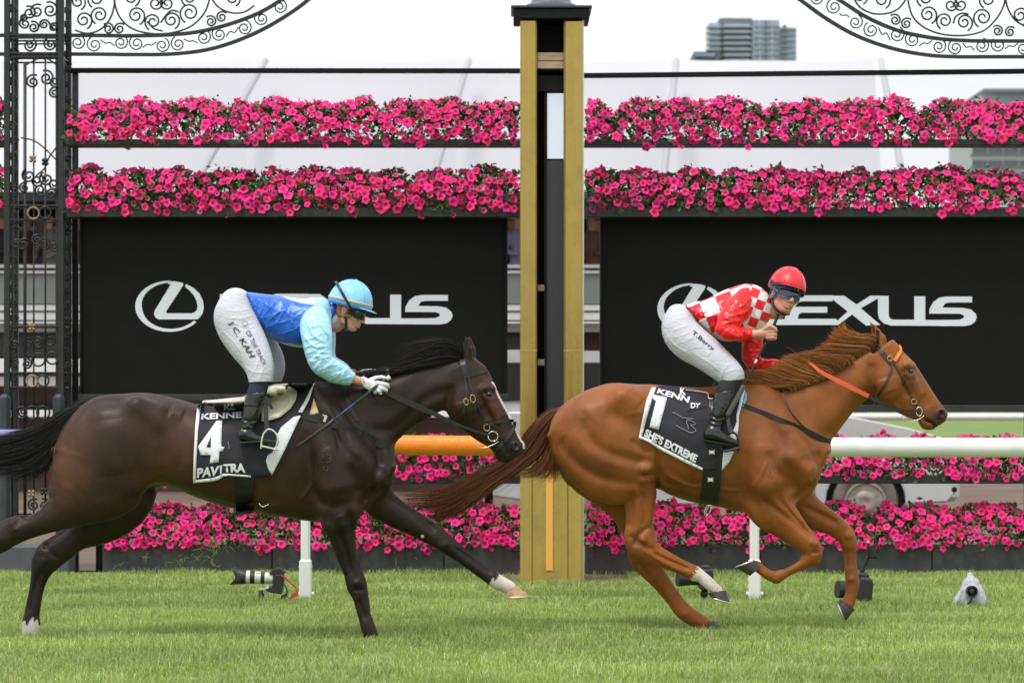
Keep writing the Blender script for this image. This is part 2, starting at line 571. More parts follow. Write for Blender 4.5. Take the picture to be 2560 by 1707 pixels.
def build_turf():
    """mown turf, blade by blade, in the strip between the camera side and the planters"""
    r = np.random.default_rng(4)
    D = 3700
    N = int(11.25 * 10.6 * D)
    y = r.uniform(-4.4, 6.85, N)
    x = r.uniform(-5.3, 5.3, N)
    keep = np.abs(x) < (CAM_D + y) * .1615 + .75
    x, y = x[keep], y[keep]
    # bare earth round the foot of the winning post
    pe = at(1385, 1462, 5.6)
    bare = (np.abs(x - pe[0]) < .62) & (y > 5.42)
    ok = ~(bare & (r.random(len(x)) < .93))
    x, y = x[ok], y[ok]
    n = len(x)
    clump = np.sin(x * 3.1 + 1.7 * np.sin(y * 1.9)) * np.sin(y * 2.7 + 1.3 * np.sin(x * 2.3)) + .6 * np.sin(x * 7.7 + y * 5.1) * np.sin(y * 8.3 - x * 3.3)
    h = (.046 + .016 * clump) * r.uniform(.55, 1.5, n)
    h = np.clip(h, .015, .10)
    a = r.uniform(0, 2 * np.pi, n)
    lean = r.uniform(.15, .95, n) * h
    wd = r.uniform(.0015, .0032, n)
    dx, dy = np.cos(a), np.sin(a)
    px_, py_ = -np.sin(a * 1.0 + r.normal(0, .4, n)), np.cos(a)
    V = np.empty((n, 5, 3), dtype=np.float32)
    sx, sy = px_ * wd, py_ * wd
    V[:, 0] = np.c_[x - sx, y - sy, np.full(n, -.002)]
    V[:, 1] = np.c_[x + sx, y + sy, np.full(n, -.002)]
    V[:, 2] = np.c_[x + dx * lean * .35 - sx * .8, y + dy * lean * .35 - sy * .8, h * .62]
    V[:, 3] = np.c_[x + dx * lean * .35 + sx * .8, y + dy * lean * .35 + sy * .8, h * .62]
    V[:, 4] = np.c_[x + dx * lean, y + dy * lean, h * r.uniform(.8, 1.0, n)]
    b = np.arange(n)[:, None] * 5
    F = np.concatenate([b + np.array([[0, 1, 3]]), b + np.array([[0, 3, 2]]), b + np.array([[2, 3, 4]])])
    pal = np.array([(.37, .48, .13), (.29, .42, .10), (.49, .56, .21), (.19, .32, .065), (.60, .60, .36)])
    w_ = np.array([.36, .27, .19, .10, .08])
    ci = r.choice(5, n, p=w_)
    c = pal[ci] * r.uniform(.75, 1.25, n)[:, None]
    patch_ = np.clip(.5 + .5 * np.sin(x * 1.3 + 2 * np.sin(y * .8)) * np.sin(y * 1.9 + np.sin(x * 1.1)), 0, 1)[:, None]
    c = c * (1.12 - .30 * patch_)
    stripe = (np.sin(y * 4.4 + .35 * np.sin(x * .9)) > .25)[:, None]
    c = np.where(stripe, c * np.array((1.09, 1.06, 1.12)), c)
    C = np.repeat(c, 5, axis=0)
    m = mat("grass blades", attr=True, rough=.6, transl=.42, spec=.3)
    o = obj("turf_grass", mesh_np("turf grass", V.reshape(-1, 3), F, m, smooth=False, colors=C))
    tag(o, "short bright green racecourse turf in the foreground", "grass", kind="stuff")
build_turf()
sheet("earth_patch", at(1300, 0, 5.6)[0] - .3, at(1300, 0, 5.6)[0] + .95, 5.30, 6.9, .004, m_mud, 2, 2)

# ------------------------------------------------------------------ winning post
m_gold = mat("brushed brass cladding", (.44, .31, .09), rough=.30, metal=1.0, var=.12, vscale=3.2, bump=.15, bscale=60, stretch=(6, 6, .35), rough_var=.12, dirt=(.30, .20, .06), dscale=5, damount=.5)
m_goldp = mat("gold paint", (.46, .33, .085), rough=.45, metal=.3, var=.08, vscale=3.0, stretch=(5, 5, .4), dirt=(.22, .16, .08), dscale=6, damount=.5)
m_blackp = mat("black paint", (.009, .009, .010), rough=.55, var=.2, vscale=12, spec=.15)
m_greyp = mat("dark grey panel", (.028, .027, .028), rough=.28, spec=.5)
m_paleside = mat("pale metal side", (.62, .62, .63), rough=.35, metal=.6)
m_orange = mat("orange strip", (.86, .42, .09), rough=.5)
m_timber = mat("weathered timber", (.36, .26, .18), rough=.8, var=.25, vscale=8, stretch=(1, 1, 8))
m_glass = mat("mirror glass", (.72, .78, .80), rough=.08, metal=.75)

def build_post():
    y = 5.6
    X = lambda v: at(v * 1.08844, 0, y)[0]
    Z = lambda v: at(0, v * 1.08844, y)[2]
    x0, x1, x2, x3 = X(1195), X(1233), X(1295), X(1338)
    root = empty("winning_post", ((x0 + x3) / 2, y + .25, 0), "tall gold winning post with dark slot down its middle", "post")
    ztop, zb = Z(45), Z(1046)
    d = .46
    def bx(nm, xa, xb, ya, yb, za, zb_, m, bev=.006):
        return MB().box(((xa + xb) / 2, (ya + yb) / 2, (za + zb_) / 2), (xb - xa, yb - ya, zb_ - za), bev=bev).build(nm, m, root)
    bx("column", x0, x1, y, y + d, zb, ztop, m_gold, .012)
    bx("column", x2, x3, y, y + d, zb, ztop, m_gold, .016)
    for zs in (Z(805),):
        bx("joint_band", x0 - .002, x1 + .002, y - .003, y + .02, zs - .004, zs + .004, m_goldp, .001)
        bx("joint_band", x2 - .002, x3 + .002, y - .003, y + .02, zs - .004, zs + .004, m_goldp, .001)
    bx("back_panel", x1 - .01, x2 + .01, y + d - .06, y + d - .03, zb, ztop, m_blackp)
    bx("slot_lining", x1 - .004, x1 + .008, y + .06, y + d - .06, zb, ztop, m_blackp, .001)
    bx("side_panel", x3 - .004, x3 + .012, y + .03, y + d + .03, 0.02, ztop, m_paleside, .002)
    # glass leaning in the slot: bright upper pane, dark lower pane
    zt, zm = Z(210), Z(362)
    bx("mirror_pane", X(1257), x2 + .006, y + .16, y + .17, zm, zt, m_glass, .002)
    bx("dark_pane", X(1255), x2 + .006, y + .155, y + .165, zb, zm - .01, m_greyp, .002)
    bx("pane_frame", X(1250), X(1256), y + .12, y + .17, zb, zt + .03, m_blackp, .002)
    bx("cross_beam", x1 - .003, x2 + .003, y + .03, y + .40, Z(157), Z(141), m_timber, .004)
    bx("cross_beam", x1 - .003, x2 + .003, y + .04, y + .40, Z(139), Z(120), m_timber, .004)
    bx("slot_header", x1 - .003, x2 + .003, y + .10, y + .36, Z(208), Z(170), m_blackp, .004)
    for zz in (Z(660), Z(832), Z(995)):
        bx("bracket", x1, X(1252), y + .12, y + .16, zz - .025, zz + .025, m_timber, .004)
    bx("base_panel", x0, x3, y - .004, y + d + .004, 0.0, zb, m_goldp, .014)
    for xx in (X(1222), X(1304)):
        bx("base_seam", xx - .003, xx + .003, y - .010, y, .02, zb - .02, m_gold, .001)
    bx("orange_strip", X(1254), X(1270), y - .014, y - .002, Z(1310), zb - .02, m_orange, .003)
    for i, (ov, za, zb_) in enumerate(((.055, ztop, Z(22)), (.075, Z(22) + .002, Z(15)))):
        bx("cap", x0 - ov, x3 + ov, y - ov, y + d + ov, za, zb_, m_greyp if i else m_blackp, .006)
    MB().lathe([(.21, 0), (.21, .03), (.17, .05), (.15, .09), (.13, .12), (.12, .25)], ((x0 + x3) / 2, y + d / 2, Z(15) + .001), 'z', 28).build("finial_neck", mat("grey metal", (.16, .17, .20), rough=.35, metal=.7), root, angle=40)
build_post()

# ------------------------------------------------------------------ running rail
m_white_pl = mat("white plastic rail", (.80, .80, .79), rough=.35, var=.04, vscale=2, dirt=(.45, .44, .36), dscale=5, damount=.25)
m_or_pad = mat("orange rail padding", (.90, .24, .015), rough=.42, bump=.5, bscale=9, bdist=.012, stretch=(3, 1, 1), dirt=(.45, .20, .06), dscale=4, damount=.5)
m_pu_pad = mat("lilac rail padding", (.25, .22, .52), rough=.5, bump=.3, bscale=9, bdist=.008)
def build_rail():
    y = 3.5
    root = empty("running_rail", at(1280, 1502, y) * [1, 1, 0], "running rail of white pipe with orange and lilac padded lengths", "rail")
    def seg(nm, xs, m, r, ends=True):
        pts = [at(x, np.interp(x, [-300, 0, 1000, 2560], [1094, 1098, 1113, 1119]), y) for x in xs]
        P = spline(pts, 14)
        R = [r] * len(P)
        if ends:
            R[0] = R[-1] = r * .9
        MB().tube(P, R, 28, flat=.92).build(nm, m, root, angle=50)
    seg("white_pipe", [1375, 1800, 2300, 2950], m_white_pl, .072)
    seg("orange_pad", [620, 800, 1100, 1377], m_or_pad, .0735)
    seg("lilac_pad", [-420, 0, 350, 622], m_pu_pad, .0735)
    for x, top in ((764, 1135), (1886, 1138)):
        pt = at(x, 1500, y + .02)
        b = MB().box((pt[0], pt[1], .60), (.068, .068, 1.0), bev=.014).build("upright", m_white_pl, root)
        n = MB()
        n.box((pt[0], pt[1], .145), (.088, .088, .31), bev=.010)
        n.build("upright_sleeve", m_white_pl, b).location = (0, 0, 0)
        for sx in (-1, 1):
            MB().lathe([(.001, 0), (.016, .002), (.018, .012), (.010, .02), (.001, .021)], (0, 0, 0), 'x', 10).build("bolt", m_white_pl, b, smooth=True, loc=(pt[0] + (.044 if sx > 0 else -.062), pt[1] - .02, .05))
            for kz in range(4):
                MB().box((pt[0] + sx * .046, pt[1], .10 + kz * .05), (.006, .03, .02), bev=.002).build("sleeve_rib", m_white_pl, b).location = (0, 0, 0)
build_rail()

# ------------------------------------------------------------------ flower troughs
def petal_meshes():
    out = []
    m = bpy.data.materials.new("petunia petals")
    m.use_nodes = True
    N, L = m.node_tree.nodes, m.node_tree.links
    b = N["Principled BSDF"]
    va = N.new("ShaderNodeVertexColor"); va.layer_name = "col"
    oi = N.new("ShaderNodeObjectInfo")
    hs = N.new("ShaderNodeHueSaturation")
    mr = N.new("ShaderNodeMapRange"); mr.inputs[3].default_value, mr.inputs[4].default_value = .92, 1.40
    mh = N.new("ShaderNodeMapRange"); mh.inputs[3].default_value, mh.inputs[4].default_value = .488, .507
    mm = N.new("ShaderNodeMath"); mm.operation = 'FRACT'
    m2 = N.new("ShaderNodeMath"); m2.operation = 'MULTIPLY'; m2.inputs[1].default_value = 7.31
    L.new(oi.outputs['Random'], mr.inputs[0]); L.new(oi.outputs['Random'], m2.inputs[0]); L.new(m2.outputs[0], mm.inputs[0]); L.new(mm.outputs[0], mh.inputs[0])
    L.new(va.outputs[0], hs.inputs['Color']); L.new(mr.outputs[0], hs.inputs['Value']); L.new(mh.outputs[0], hs.inputs['Hue'])
    L.new(hs.outputs[0], b.inputs['Base Color'])
    b.inputs['Roughness'].default_value = .6
    b.inputs['Specular IOR Level'].default_value = .25
    tr = N.new("ShaderNodeBsdfTranslucent"); ms = N.new("ShaderNodeMixShader"); ms.inputs[0].default_value = .32
    L.new(hs.outputs[0], tr.inputs[0]); L.new(b.outputs[0], ms.inputs[1]); L.new(tr.outputs[0], ms.inputs[2]); L.new(ms.outputs[0], N["Material Output"].inputs[0])
    r = np.random.default_rng(3)
    for kind in range(5):
        V, C, F = [], [], []
        n = 15
        pink = np.array((.96, .040, .26)) if kind != 3 else np.array((.80, .10, .30))
        V.append((0, 0, -.022)); C.append((.35, .16, .05))
        op = (1.0, .9, 1.05, .75, .35)[kind]
        for lev, (rr, zz, dk) in enumerate(((.25, -.008, .62), (.62, .004, .95), (1.0, .002, 1.0))):
            for j in range(n):
                a = 2 * math.pi * j / n
                lobe = 1 + (.13 * lev / 2) * math.cos(5 * a) + r.normal(0, .03)
                fold = (.005 * math.sin(2 * a + kind) + r.normal(0, .0025)) * (lev / 2)
                if kind == 2: fold -= .012 * (lev / 2) ** 2
                R = .0375 * rr * lobe * (op if lev else 1)
                V.append((R * math.cos(a), R * math.sin(a), zz + fold + (0.018 * lev / 2 if kind == 4 else 0)))
                C.append(pink * dk * r.uniform(.9, 1.1))
        for j in range(n): F.append([0, 1 + j, 1 + (j + 1) % n])
        for lev in range(2):
            o = 1 + lev * n
            for j in range(n): F.append([o + j, o + n + j, o + n + (j + 1) % n, o + (j + 1) % n])
        me = mesh_np("blossom", V, F, m, smooth=True, colors=np.array(C))
        out.append(me)
    return out
PETALS = petal_meshes()
PETAL_NP = []
for me_ in PETALS:
    v_ = np.empty(len(me_.vertices) * 3, dtype=np.float32); me_.vertices.foreach_get("co", v_)
    c_ = np.empty(len(me_.vertices) * 4, dtype=np.float32); me_.color_attributes["col"].data.foreach_get("color", c_)
    PETAL_NP.append((v_.reshape(-1, 3), [list(p.vertices) for p in me_.polygons], c_.reshape(-1, 4)[:, :3]))
m_leaf = mat("petunia leaves", attr=True, rough=.6, transl=.25, spec=.3)
m_tray = mat("black trough board", (.018, .019, .021), rough=.55, var=.3, vscale=4, bump=.3, bscale=50, dirt=(.075, .07, .06), dscale=7, damount=.35)
m_box = mat("charcoal planter board", (.030, .030, .033), rough=.6, var=.22, vscale=3, bump=.3, bscale=60, dirt=(.11, .095, .07), dscale=5, damount=.45)

def trough(px0, px1, zt, H, label, n_bl, yf, box_h, seed, seams=(), m_board=m_tray, dep=.30, low=.10):
    """trough board with petunias: px0..px1 across, zt the board's top edge row, H the plants' height in metres"""
    r = np.random.default_rng(seed)
    x0, x1 = at(px0, zt, yf)[0], at(px1, zt, yf)[0]
    z = at(0, zt, yf)[2]
    root = empty("flower_trough", ((x0 + x1) / 2, yf + dep / 2, max(0, z - box_h)), label, "flower trough", "flower troughs along the finish line")
    if seams:
        xs = [x0] + [at(s, zt, yf)[0] for s in seams] + [x1]
        for i in range(len(xs) - 1):
            MB().box(((xs[i] + xs[i + 1]) / 2, yf + .015, z - box_h / 2), (xs[i + 1] - xs[i] - .008, .03, box_h), bev=.004).build("board", m_board, root)
        MB().box(((x0 + x1) / 2, yf + dep / 2 + .02, z - box_h / 2 - .01), (x1 - x0 - .02, dep - .03, box_h - .02)).build("trough_body", m_tray, root)
    else:
        MB().box(((x0 + x1) / 2, yf + dep / 2, z - box_h / 2), (x1 - x0, dep, box_h), bev=.006).build("board", m_board, root)
    yc = yf + dep * .50
    ph = r.uniform(0, 6, 4)
    prof = lambda x: H * (.90 + .03 * np.sin(x * 4.1 + ph[0]) + .04 * np.sin(x * 9.3 + ph[1]) + .05 * np.sin(x * 17 + ph[2]))
    gap = lambda x: 1 - .30 * np.exp(-(((x - x0 + ph[3] * .2) % 1.28 - .64) / .05) ** 2)
    def surf(x, t):
        """t from 0 (hanging over the front edge) to 1 (over the top)"""
        th = np.radians(-4 + 106 * t)
        h = prof(x) * gap(x)
        yy = yc - (dep * .62) * np.cos(th)
        zz = z + np.where(th < 0, low * np.sin(th) * 9 * (.5 + .5 * np.sin(x * 23.0)), h * np.sin(th))
        return yy, zz, th
    # leaves
    nl = int((x1 - x0) * 1900)
    lx = r.uniform(x0 + .02, x1 - .02, nl); lt = r.random(nl) ** .9
    ly, lz, lth = surf(lx, lt)
    sc = r.uniform(.45, .97, nl)
    cen = np.c_[lx + r.normal(0, .02, nl), yc + (ly - yc) * sc + r.normal(0, .012, nl), z + (lz - z) * (.25 + .75 * sc) + r.normal(0, .014, nl)]
    sprig = r.random(nl) < .05
    cen[:, 2] += np.where(sprig & (lt > .6), r.uniform(.01, .05, nl), 0)
    ax = r.normal(0, 1, (nl, 3)); ax[:, 1] -= .6; ax[:, 2] += .5
    ax /= np.linalg.norm(ax, axis=1)[:, None]
    u = np.cross(ax, r.normal(0, 1, (nl, 3))); u /= np.linalg.norm(u, axis=1)[:, None]
    v = np.cross(ax, u)
    L_ = r.uniform(.018, .036, nl)[:, None]; W_ = L_ * r.uniform(.38, .55, nl)[:, None]
    V = np.stack([cen - u * L_, cen + v * W_ + ax * .003, cen + u * L_, cen - v * W_ + ax * .003], 1).reshape(-1, 3)
    b = np.arange(nl)[:, None] * 4
    F = np.concatenate([b + [[0, 1, 2]], b + [[0, 2, 3]]])
    pal = np.array([(.045, .095, .018), (.075, .145, .028), (.030, .065, .014), (.12, .19, .05)])
    c = pal[r.choice(4, nl, p=[.38, .3, .22, .10])] * r.uniform(.8, 1.2, nl)[:, None]
    fo = obj("foliage", mesh_np("foliage", V, F, m_leaf, smooth=False, colors=np.repeat(c, 4, 0)), root)
    fo["kind"] = "stuff"
    # blossoms, each its own piece
    pts, tries = [], 0
    cell = {}
    while len(pts) < n_bl and tries < n_bl * 30:
        tries += 1
        x = r.uniform(x0 + .03, x1 - .03); t = r.random()
        if gap(x) < .8 and r.random() < .6: continue
        yy, zz, th = surf(np.array(x), np.array(t))
        yy, zz = float(yy), float(zz)
        lim = .043 if r.random() < .75 else .028
        k = (int(x / .05), int(zz / .05))
        if any((x - a) ** 2 + (zz - c_) ** 2 < lim ** 2 for i in (-1, 0, 1) for j in (-1, 0, 1) for a, c_ in cell.get((k[0] + i, k[1] + j), ())): continue
        cell.setdefault(k, []).append((x, zz))
        pts.append((x, yy + r.normal(0, .012), zz + r.normal(0, .006), float(th)))
    for (x, yy, zz, th) in pts:
        kind = r.choice(5, p=[.36, .28, .18, .10, .08])
        o = bpy.data.objects.new("blossom", PETALS[kind])
        nrm = Vector((r.normal(0, .38), -math.cos(th) - .35 + r.normal(0, .2), math.sin(th) * .75 + .1 + r.normal(0, .28)))
        o.rotation_mode = 'QUATERNION'
        qn = nrm.normalized().to_track_quat('Z', 'Y')
        from mathutils import Quaternion
        o.rotation_quaternion = qn @ Quaternion((0, 0, 1), r.uniform(0, 6.28))
        s = r.uniform(.70, 1.14)
        o.scale = (s, s, s)
        o.location = (x - root.location.x, yy - root.location.y, zz - root.location.z)
        COL.objects.link(o)
        o.parent = root
    nx = int((x1 - x0) * 105)
    mx, mt = r.uniform(x0 + .03, x1 - .03, nx), r.random(nx)
    yy, zz, th = surf(mx, mt)
    BV, BF, BC, cnt = [], [], [], 0
    for i in range(nx):
        if gap(mx[i]) < .8: continue
        pv, pf, pc = PETAL_NP[r.integers(5)]
        nrm = Vector((r.normal(0, .4), -math.cos(th[i]) - .35, math.sin(th[i]) * .75 + r.normal(0, .3))).normalized()
        M = np.array((nrm.to_track_quat('Z', 'Y')).to_matrix())
        BV.append(pv @ M.T * r.uniform(.7, 1.0) + [mx[i], yy[i] + .03 + r.normal(0, .01), zz[i] + r.normal(0, .008) - .01])
        BC.append(pc * r.uniform(.6, 1.1)); BF += [[a + cnt for a in f] for f in pf]; cnt += len(pv)
    ms = obj("blossom_mass", mesh_np("blossom mass", np.concatenate(BV), BF, PETALS[0].materials[0], colors=np.concatenate(BC)), root)
    ms["kind"] = "stuff"
    return root

YP = 6.9
V2 = 1.08844
trough(150 * V2, 1196 * V2, 320 * V2, .375, "top row of pink petunias left of the winning post", 292, YP, .052, 31)
trough(1343 * V2, 2420 * V2, 320 * V2, .375, "top row of pink petunias right of the winning post", 296, YP, .052, 32)
trough(152 * V2, 1196 * V2, 476 * V2, .36, "second row of pink petunias, above the left black screen", 292, YP, .085, 33)
trough(1343 * V2, 2420 * V2, 476 * V2, .36, "second row of pink petunias, above the right black screen", 296, YP, .085, 34)
trough(150 * V2, 1196 * V2, 1188, .36, "petunia row behind the orange rail, left of the winning post", 262, YP, .07, 35)
trough(1343 * V2, 2420 * V2, 1188, .36, "petunia row behind the white rail, right of the winning post", 272, YP, .07, 36)
trough(255, 1196 * V2, 1360, .36, "ground planter of pink petunias left of the winning post", 280, YP, .26, 37, seams=(680, 1110), m_board=m_box, dep=.34)
trough(1343 * V2, 2420 * V2, 1360, .36, "ground planter of pink petunias right of the winning post", 290, YP, .26, 38, seams=(1900, 2330), m_board=m_box, dep=.34)
trough(-260, 12, 320 * V2, .36, "petunia row at the left edge beyond the iron tower, upper", 60, YP + .3, .052, 39)
trough(-260, 12, 476 * V2, .36, "petunia row at the left edge beyond the iron tower, lower", 60, YP + .3, .085, 40)

# ------------------------------------------------------------------ frames and video screens
def bar_between(name, pts, w_, d, m, label, cat):
    b = MB()
    P = [at(*p) for p in pts]
    for i in range(len(P) - 1):
        a, c = P[i], P[i + 1]
        ang = math.atan2(c[2] - a[2], c[0] - a[0])
        b.box((a + c) / 2, (np.hypot(c[0] - a[0], c[2] - a[2]), d, w_), ry=ang, bev=.004)
    o = b.build(name, m)
    return tag(o, label, cat)
m_mesh = bpy.data.materials.new("fine white mesh")
m_mesh.use_nodes = True
_n, _l = m_mesh.node_tree.nodes, m_mesh.node_tree.links
_t = _n.new("ShaderNodeBsdfTransparent"); _x = _n.new("ShaderNodeMixShader"); _x.inputs[0].default_value = .20
_n["Principled BSDF"].inputs['Base Color'].default_value = (.34, .34, .42, 1)
_n["Principled BSDF"].inputs['Roughness'].default_value = .9
_l.new(_t.outputs[0], _x.inputs[1]); _l.new(_n["Principled BSDF"].outputs[0], _x.inputs[2]); _l.new(_x.outputs[0], _n["Material Output"].inputs[0])

def frame(label, pa, pb, dz, mesh_label):
    root = empty("planter_frame", at((pa + pb) / 2, 1430, YP + .36) * [1, 1, 0], label, "frame")
    yb = YP + .36
    P = [at(pa, 171 + 7, yb), at(pb, 171 + 7 + dz, yb)]
    ang = math.atan2(P[1][2] - P[0][2], P[1][0] - P[0][0])
    MB().box((P[0] + P[1]) / 2, (np.linalg.norm(P[1] - P[0]), .05, .042), ry=ang, bev=.005).build("top_bar", m_blackp, root)
    n = max(2, int((P[1][0] - P[0][0]) / 1.9) + 1)
    for i in range(n):
        x = P[0][0] + .04 + (P[1][0] - P[0][0] - .08) * i / (n - 1)
        if 0 < i < n - 1: continue
        MB().box((x, yb + .04, P[0][2] / 2), (.05, .05, P[0][2]), bev=.004).build("upright", m_blackp, root)
    a, b = at(pa, 186, yb + .01), at(pb, 520, yb + .01)
    me = mesh_np("shade mesh", [(a[0], a[1], b[2]), (b[0], a[1], b[2]), (b[0], a[1], a[2]), (a[0], a[1], a[2])], [[0, 1, 2, 3]], m_mesh)
    obj("shade_mesh", me, root)
    return root
frame("black frame carrying the petunia rows, left of the winning post", 175, 1335, -1, "")
frame("black frame carrying the petunia rows, right of the winning post", 1425, 2640, 12, "")

m_screen = mat("black video screen", (.0105, .0100, .0098), rough=.5, spec=.10, var=.10, vscale=5)
m_silver = mat("silver lettering", (.60, .63, .68), rough=.35, metal=.15, emit=.12)
def oval_logo(cx, cy, W, H, y, parent):
    """ring open at the top right with a bent stroke inside, read off the left screen (crop 320,680 scale 2.8)"""
    K = crop(320, 680, 2.8)
    ox, oy = K(291, 240)
    T = lambda x, y_: (cx + (K(x, y_)[0] - ox) * W, cy + (K(x, y_)[1] - oy) * H)
    def slab(pts, nm):
        pts = [T(*p) for p in pts]
        q = [at(a, b, y)[[0, 2]] for a, b in pts]
        MB().prism(q, y - .006, y + .004).build(nm, m_silver, parent)
    # outer ring: thick crescent from the top clockwise via the left to the lower right
    a = np.radians(np.linspace(-88, -322, 60))
    out = [(291 + 240 * math.cos(t), 240 + 178 * math.sin(t)) for t in a]
    n = len(out)
    wd = np.concatenate([np.linspace(18, 36, 14), np.linspace(36, 47, 12), np.linspace(47, 24, n - 26)])
    inn = [(291 + (240 - w_ * 1.0) * math.cos(t), 240 + (178 - w_ * .62) * math.sin(t)) for t, w_ in zip(a, wd)]
    slab(out + inn[::-1], "emblem_ring")
    # upper right arc joining the foot of the bent stroke
    slab([(412, 86), (460, 112), (500, 150), (524, 200), (531, 245), (524, 285), (505, 315), (488, 330), (470, 331), (214, 331), (192, 318), (182, 296), (186, 272), (200, 250), (300, 86), (280, 84), (285, 66), (330, 66), (374, 74), (389, 80), (384, 98), (278, 258), (265, 278), (272, 289), (448, 289), (470, 280), (484, 262), (487, 235), (480, 200), (462, 165), (430, 128), (400, 104), (402, 90)], "emblem_stroke")

def word(y, parent, ox, oy, sx=1.0):
    """the wide capitals, read off the right screen (crop 1620,680 scale 2.735)"""
    K = crop(1620, 680, 2.735)
    def T(x, y_):
        p = K(x, y_)
        return (ox + (p[0] - 1620) * sx, oy + (p[1] - 680) * sx)
    glyphs = {
        "L": [(655, 162), (735, 162), (735, 318), (880, 318), (910, 322), (980, 322), (960, 362), (690, 362), (662, 350), (655, 330)],
        "E": [(1040, 160), (1262, 160), (1262, 200), (1050, 200), (1020, 212), (1005, 238), (1225, 238), (1225, 278), (1050, 278), (1030, 290), (1022, 320), (1285, 320), (1300, 340), (1280, 362), (960, 362), (940, 350), (935, 318), (945, 270), (975, 205), (1000, 175)],
        "X": [(1230, 162), (1340, 162), (1425, 222), (1520, 162), (1572, 162), (1572, 180), (1455, 248), (1590, 362), (1490, 366), (1395, 290), (1300, 362), (1262, 362), (1365, 270)],
        "U": [(1572, 162), (1645, 164), (1645, 300), (1655, 318), (1680, 326), (1820, 326), (1820, 166), (1895, 166), (1895, 328), (2000, 328), (2000, 368), (1660, 366), (1610, 350), (1580, 320), (1572, 285)],
        "S": [(2215, 168), (2215, 208), (2060, 208), (2030, 215), (2012, 243), (2150, 245), (2205, 255), (2240, 285), (2247, 310), (2235, 340), (2205, 362), (2160, 369), (1998, 369), (1998, 328), (2130, 326), (2160, 312), (2158, 295), (2130, 285), (1922, 284), (1925, 250), (1950, 205), (1990, 176), (2040, 168)],
    }
    for gi, (g, pts) in enumerate(glyphs.items()):
        q = [at(*T(*p), y)[[0, 2]] for p in pts]
        MB().prism(q, y - .005 - .0009 * gi, y + .004).build("letter", m_silver, parent)["label"] = "silver letter " + g

def screen(px0, px1, py0, py1, label, logo, wd):
    y = YP + .28
    a, b = at(px0, py1, y), at(px1, py0, y)
    root = empty("video_screen", ((a[0] + b[0]) / 2, y + .08, 0), label, "screen")
    MB().box(((a[0] + b[0]) / 2, y + .06, (a[2] + b[2]) / 2), (b[0] - a[0], .12, b[2] - a[2]), bev=.005).build("display", m_screen, root)
    w_ = .02
    for xa in (a[0], b[0]):
        MB().box((xa, y + .05, (a[2] + b[2]) / 2), (w_, .16, b[2] - a[2] + .01), bev=.003).build("side_frame", m_blackp, root)
    MB().box(((a[0] + b[0]) / 2, y + .05, a[2] - .03), (b[0] - a[0] + .04, .18, .06), bev=.004).build("bottom_rail", m_tray, root)
    for xa in (a[0] + .15, b[0] - .15):
        MB().box((xa, y + .10, a[2] / 2 - .03), (.07, .07, a[2] - .06), bev=.004).build("support", m_blackp, root)
    oval_logo(*logo, y, root)
    word(y, root, *wd)
    return root
screen(203, 1266, 545, 985, "left black video screen with silver emblem behind the blue jockey", (424, 765.7, 1.0, 1.0), (310, 676, 1.0))
screen(1503, 2620, 546, 1012, "right black video screen with silver emblem behind the red jockey", (1729, 772, 1.0, 1.0), (1620, 680, 1.0))
# ------------------------------------------------------------------ wrought iron tower and arches
m_iron = mat("black wrought iron", (.014, .014, .016), rough=.42, var=.3, vscale=20, bump=.3, bscale=80)
m_irongold = mat("worn gilt iron", (.30, .20, .10), rough=.5, metal=.3, var=.3, vscale=40)
m_pad = mat("dark blue post padding", (.030, .034, .045), rough=.55, var=.2, vscale=8)
m_slate = mat("slate grey plinth", (.075, .078, .095), rough=.6, var=.15, vscale=5, dirt=(.13, .12, .10), dscale=5, damount=.4)

def volute(parent, px, py, rpx, y, a0=0.0, d=1, turns=1.7, rt=.0088, m=m_iron, tail=None, name="scroll"):
    s = FPX / (CAM_D + y)
    c = at(px, py, y)
    t = np.linspace(0, 1, 30)
    r = rpx / s * 1.2 * (1 - .80 * t ** .8)
    a = a0 + d * turns * 2 * math.pi * t
    P = np.c_[c[0] + r * np.cos(a), np.full(30, y), c[2] + r * np.sin(a)]
    if tail is not None:
        q = at(*tail, y)
        m0 = (q + P[0]) / 2
        P = np.concatenate([[q], [m0], P])
    R = np.full(len(P), rt)
    R[-6:] *= np.linspace(1, .8, 6)
    return MB().tube(P, R, 5).build(name, m, parent, smooth=True)

def iron_line(parent, pts, y, rt=.0088, n=None, name="scroll", m=m_iron):
    P = spline([at(a, b, y) for a, b in pts], n or 8 * len(pts))
    return MB().tube(P, rt, 5).build(name, m, parent, smooth=True)

def iron_ring(parent, px, py, rpx, y, rt=.008, m=m_iron):
    s = FPX / (CAM_D + y)
    c = at(px, py, y)
    a = np.linspace(0, 2 * math.pi, 26, endpoint=False)
    P = np.c_[c[0] + rpx / s * np.cos(a), np.full(26, y), c[2] + rpx / s * np.sin(a)]
    return MB().tube(P, rt, 6, closed=True, up=(0, 1, 0)).build("ring", m, parent, smooth=True)

def rim(parent, pts, y, name="rim_bar", w_=.027, dd=.06):
    P = spline([at(a * V2, b * V2, y) for a, b in pts], 40)
    T = np.gradient(P, axis=0); T /= np.linalg.norm(T, axis=1)[:, None]
    N = np.c_[-T[:, 2], np.zeros(40), T[:, 0]]
    V, F = [], []
    for p, n in zip(P, N):
        for sn, sy in ((-1, -1), (1, -1), (1, 1), (-1, 1)):
            V.append(p + n * sn * w_ / 2 + np.array([0, sy * dd / 2, 0]))
    for i in range(39):
        for k in range(4):
            F.append([i * 4 + k, i * 4 + (k + 1) % 4, i * 4 + 4 + (k + 1) % 4, i * 4 + 4 + k])
    F += [[0, 3, 2, 1], [39 * 4, 39 * 4 + 1, 39 * 4 + 2, 39 * 4 + 3]]
    return obj(name, mesh_np(name, V, F, m_iron, smooth=False), parent)

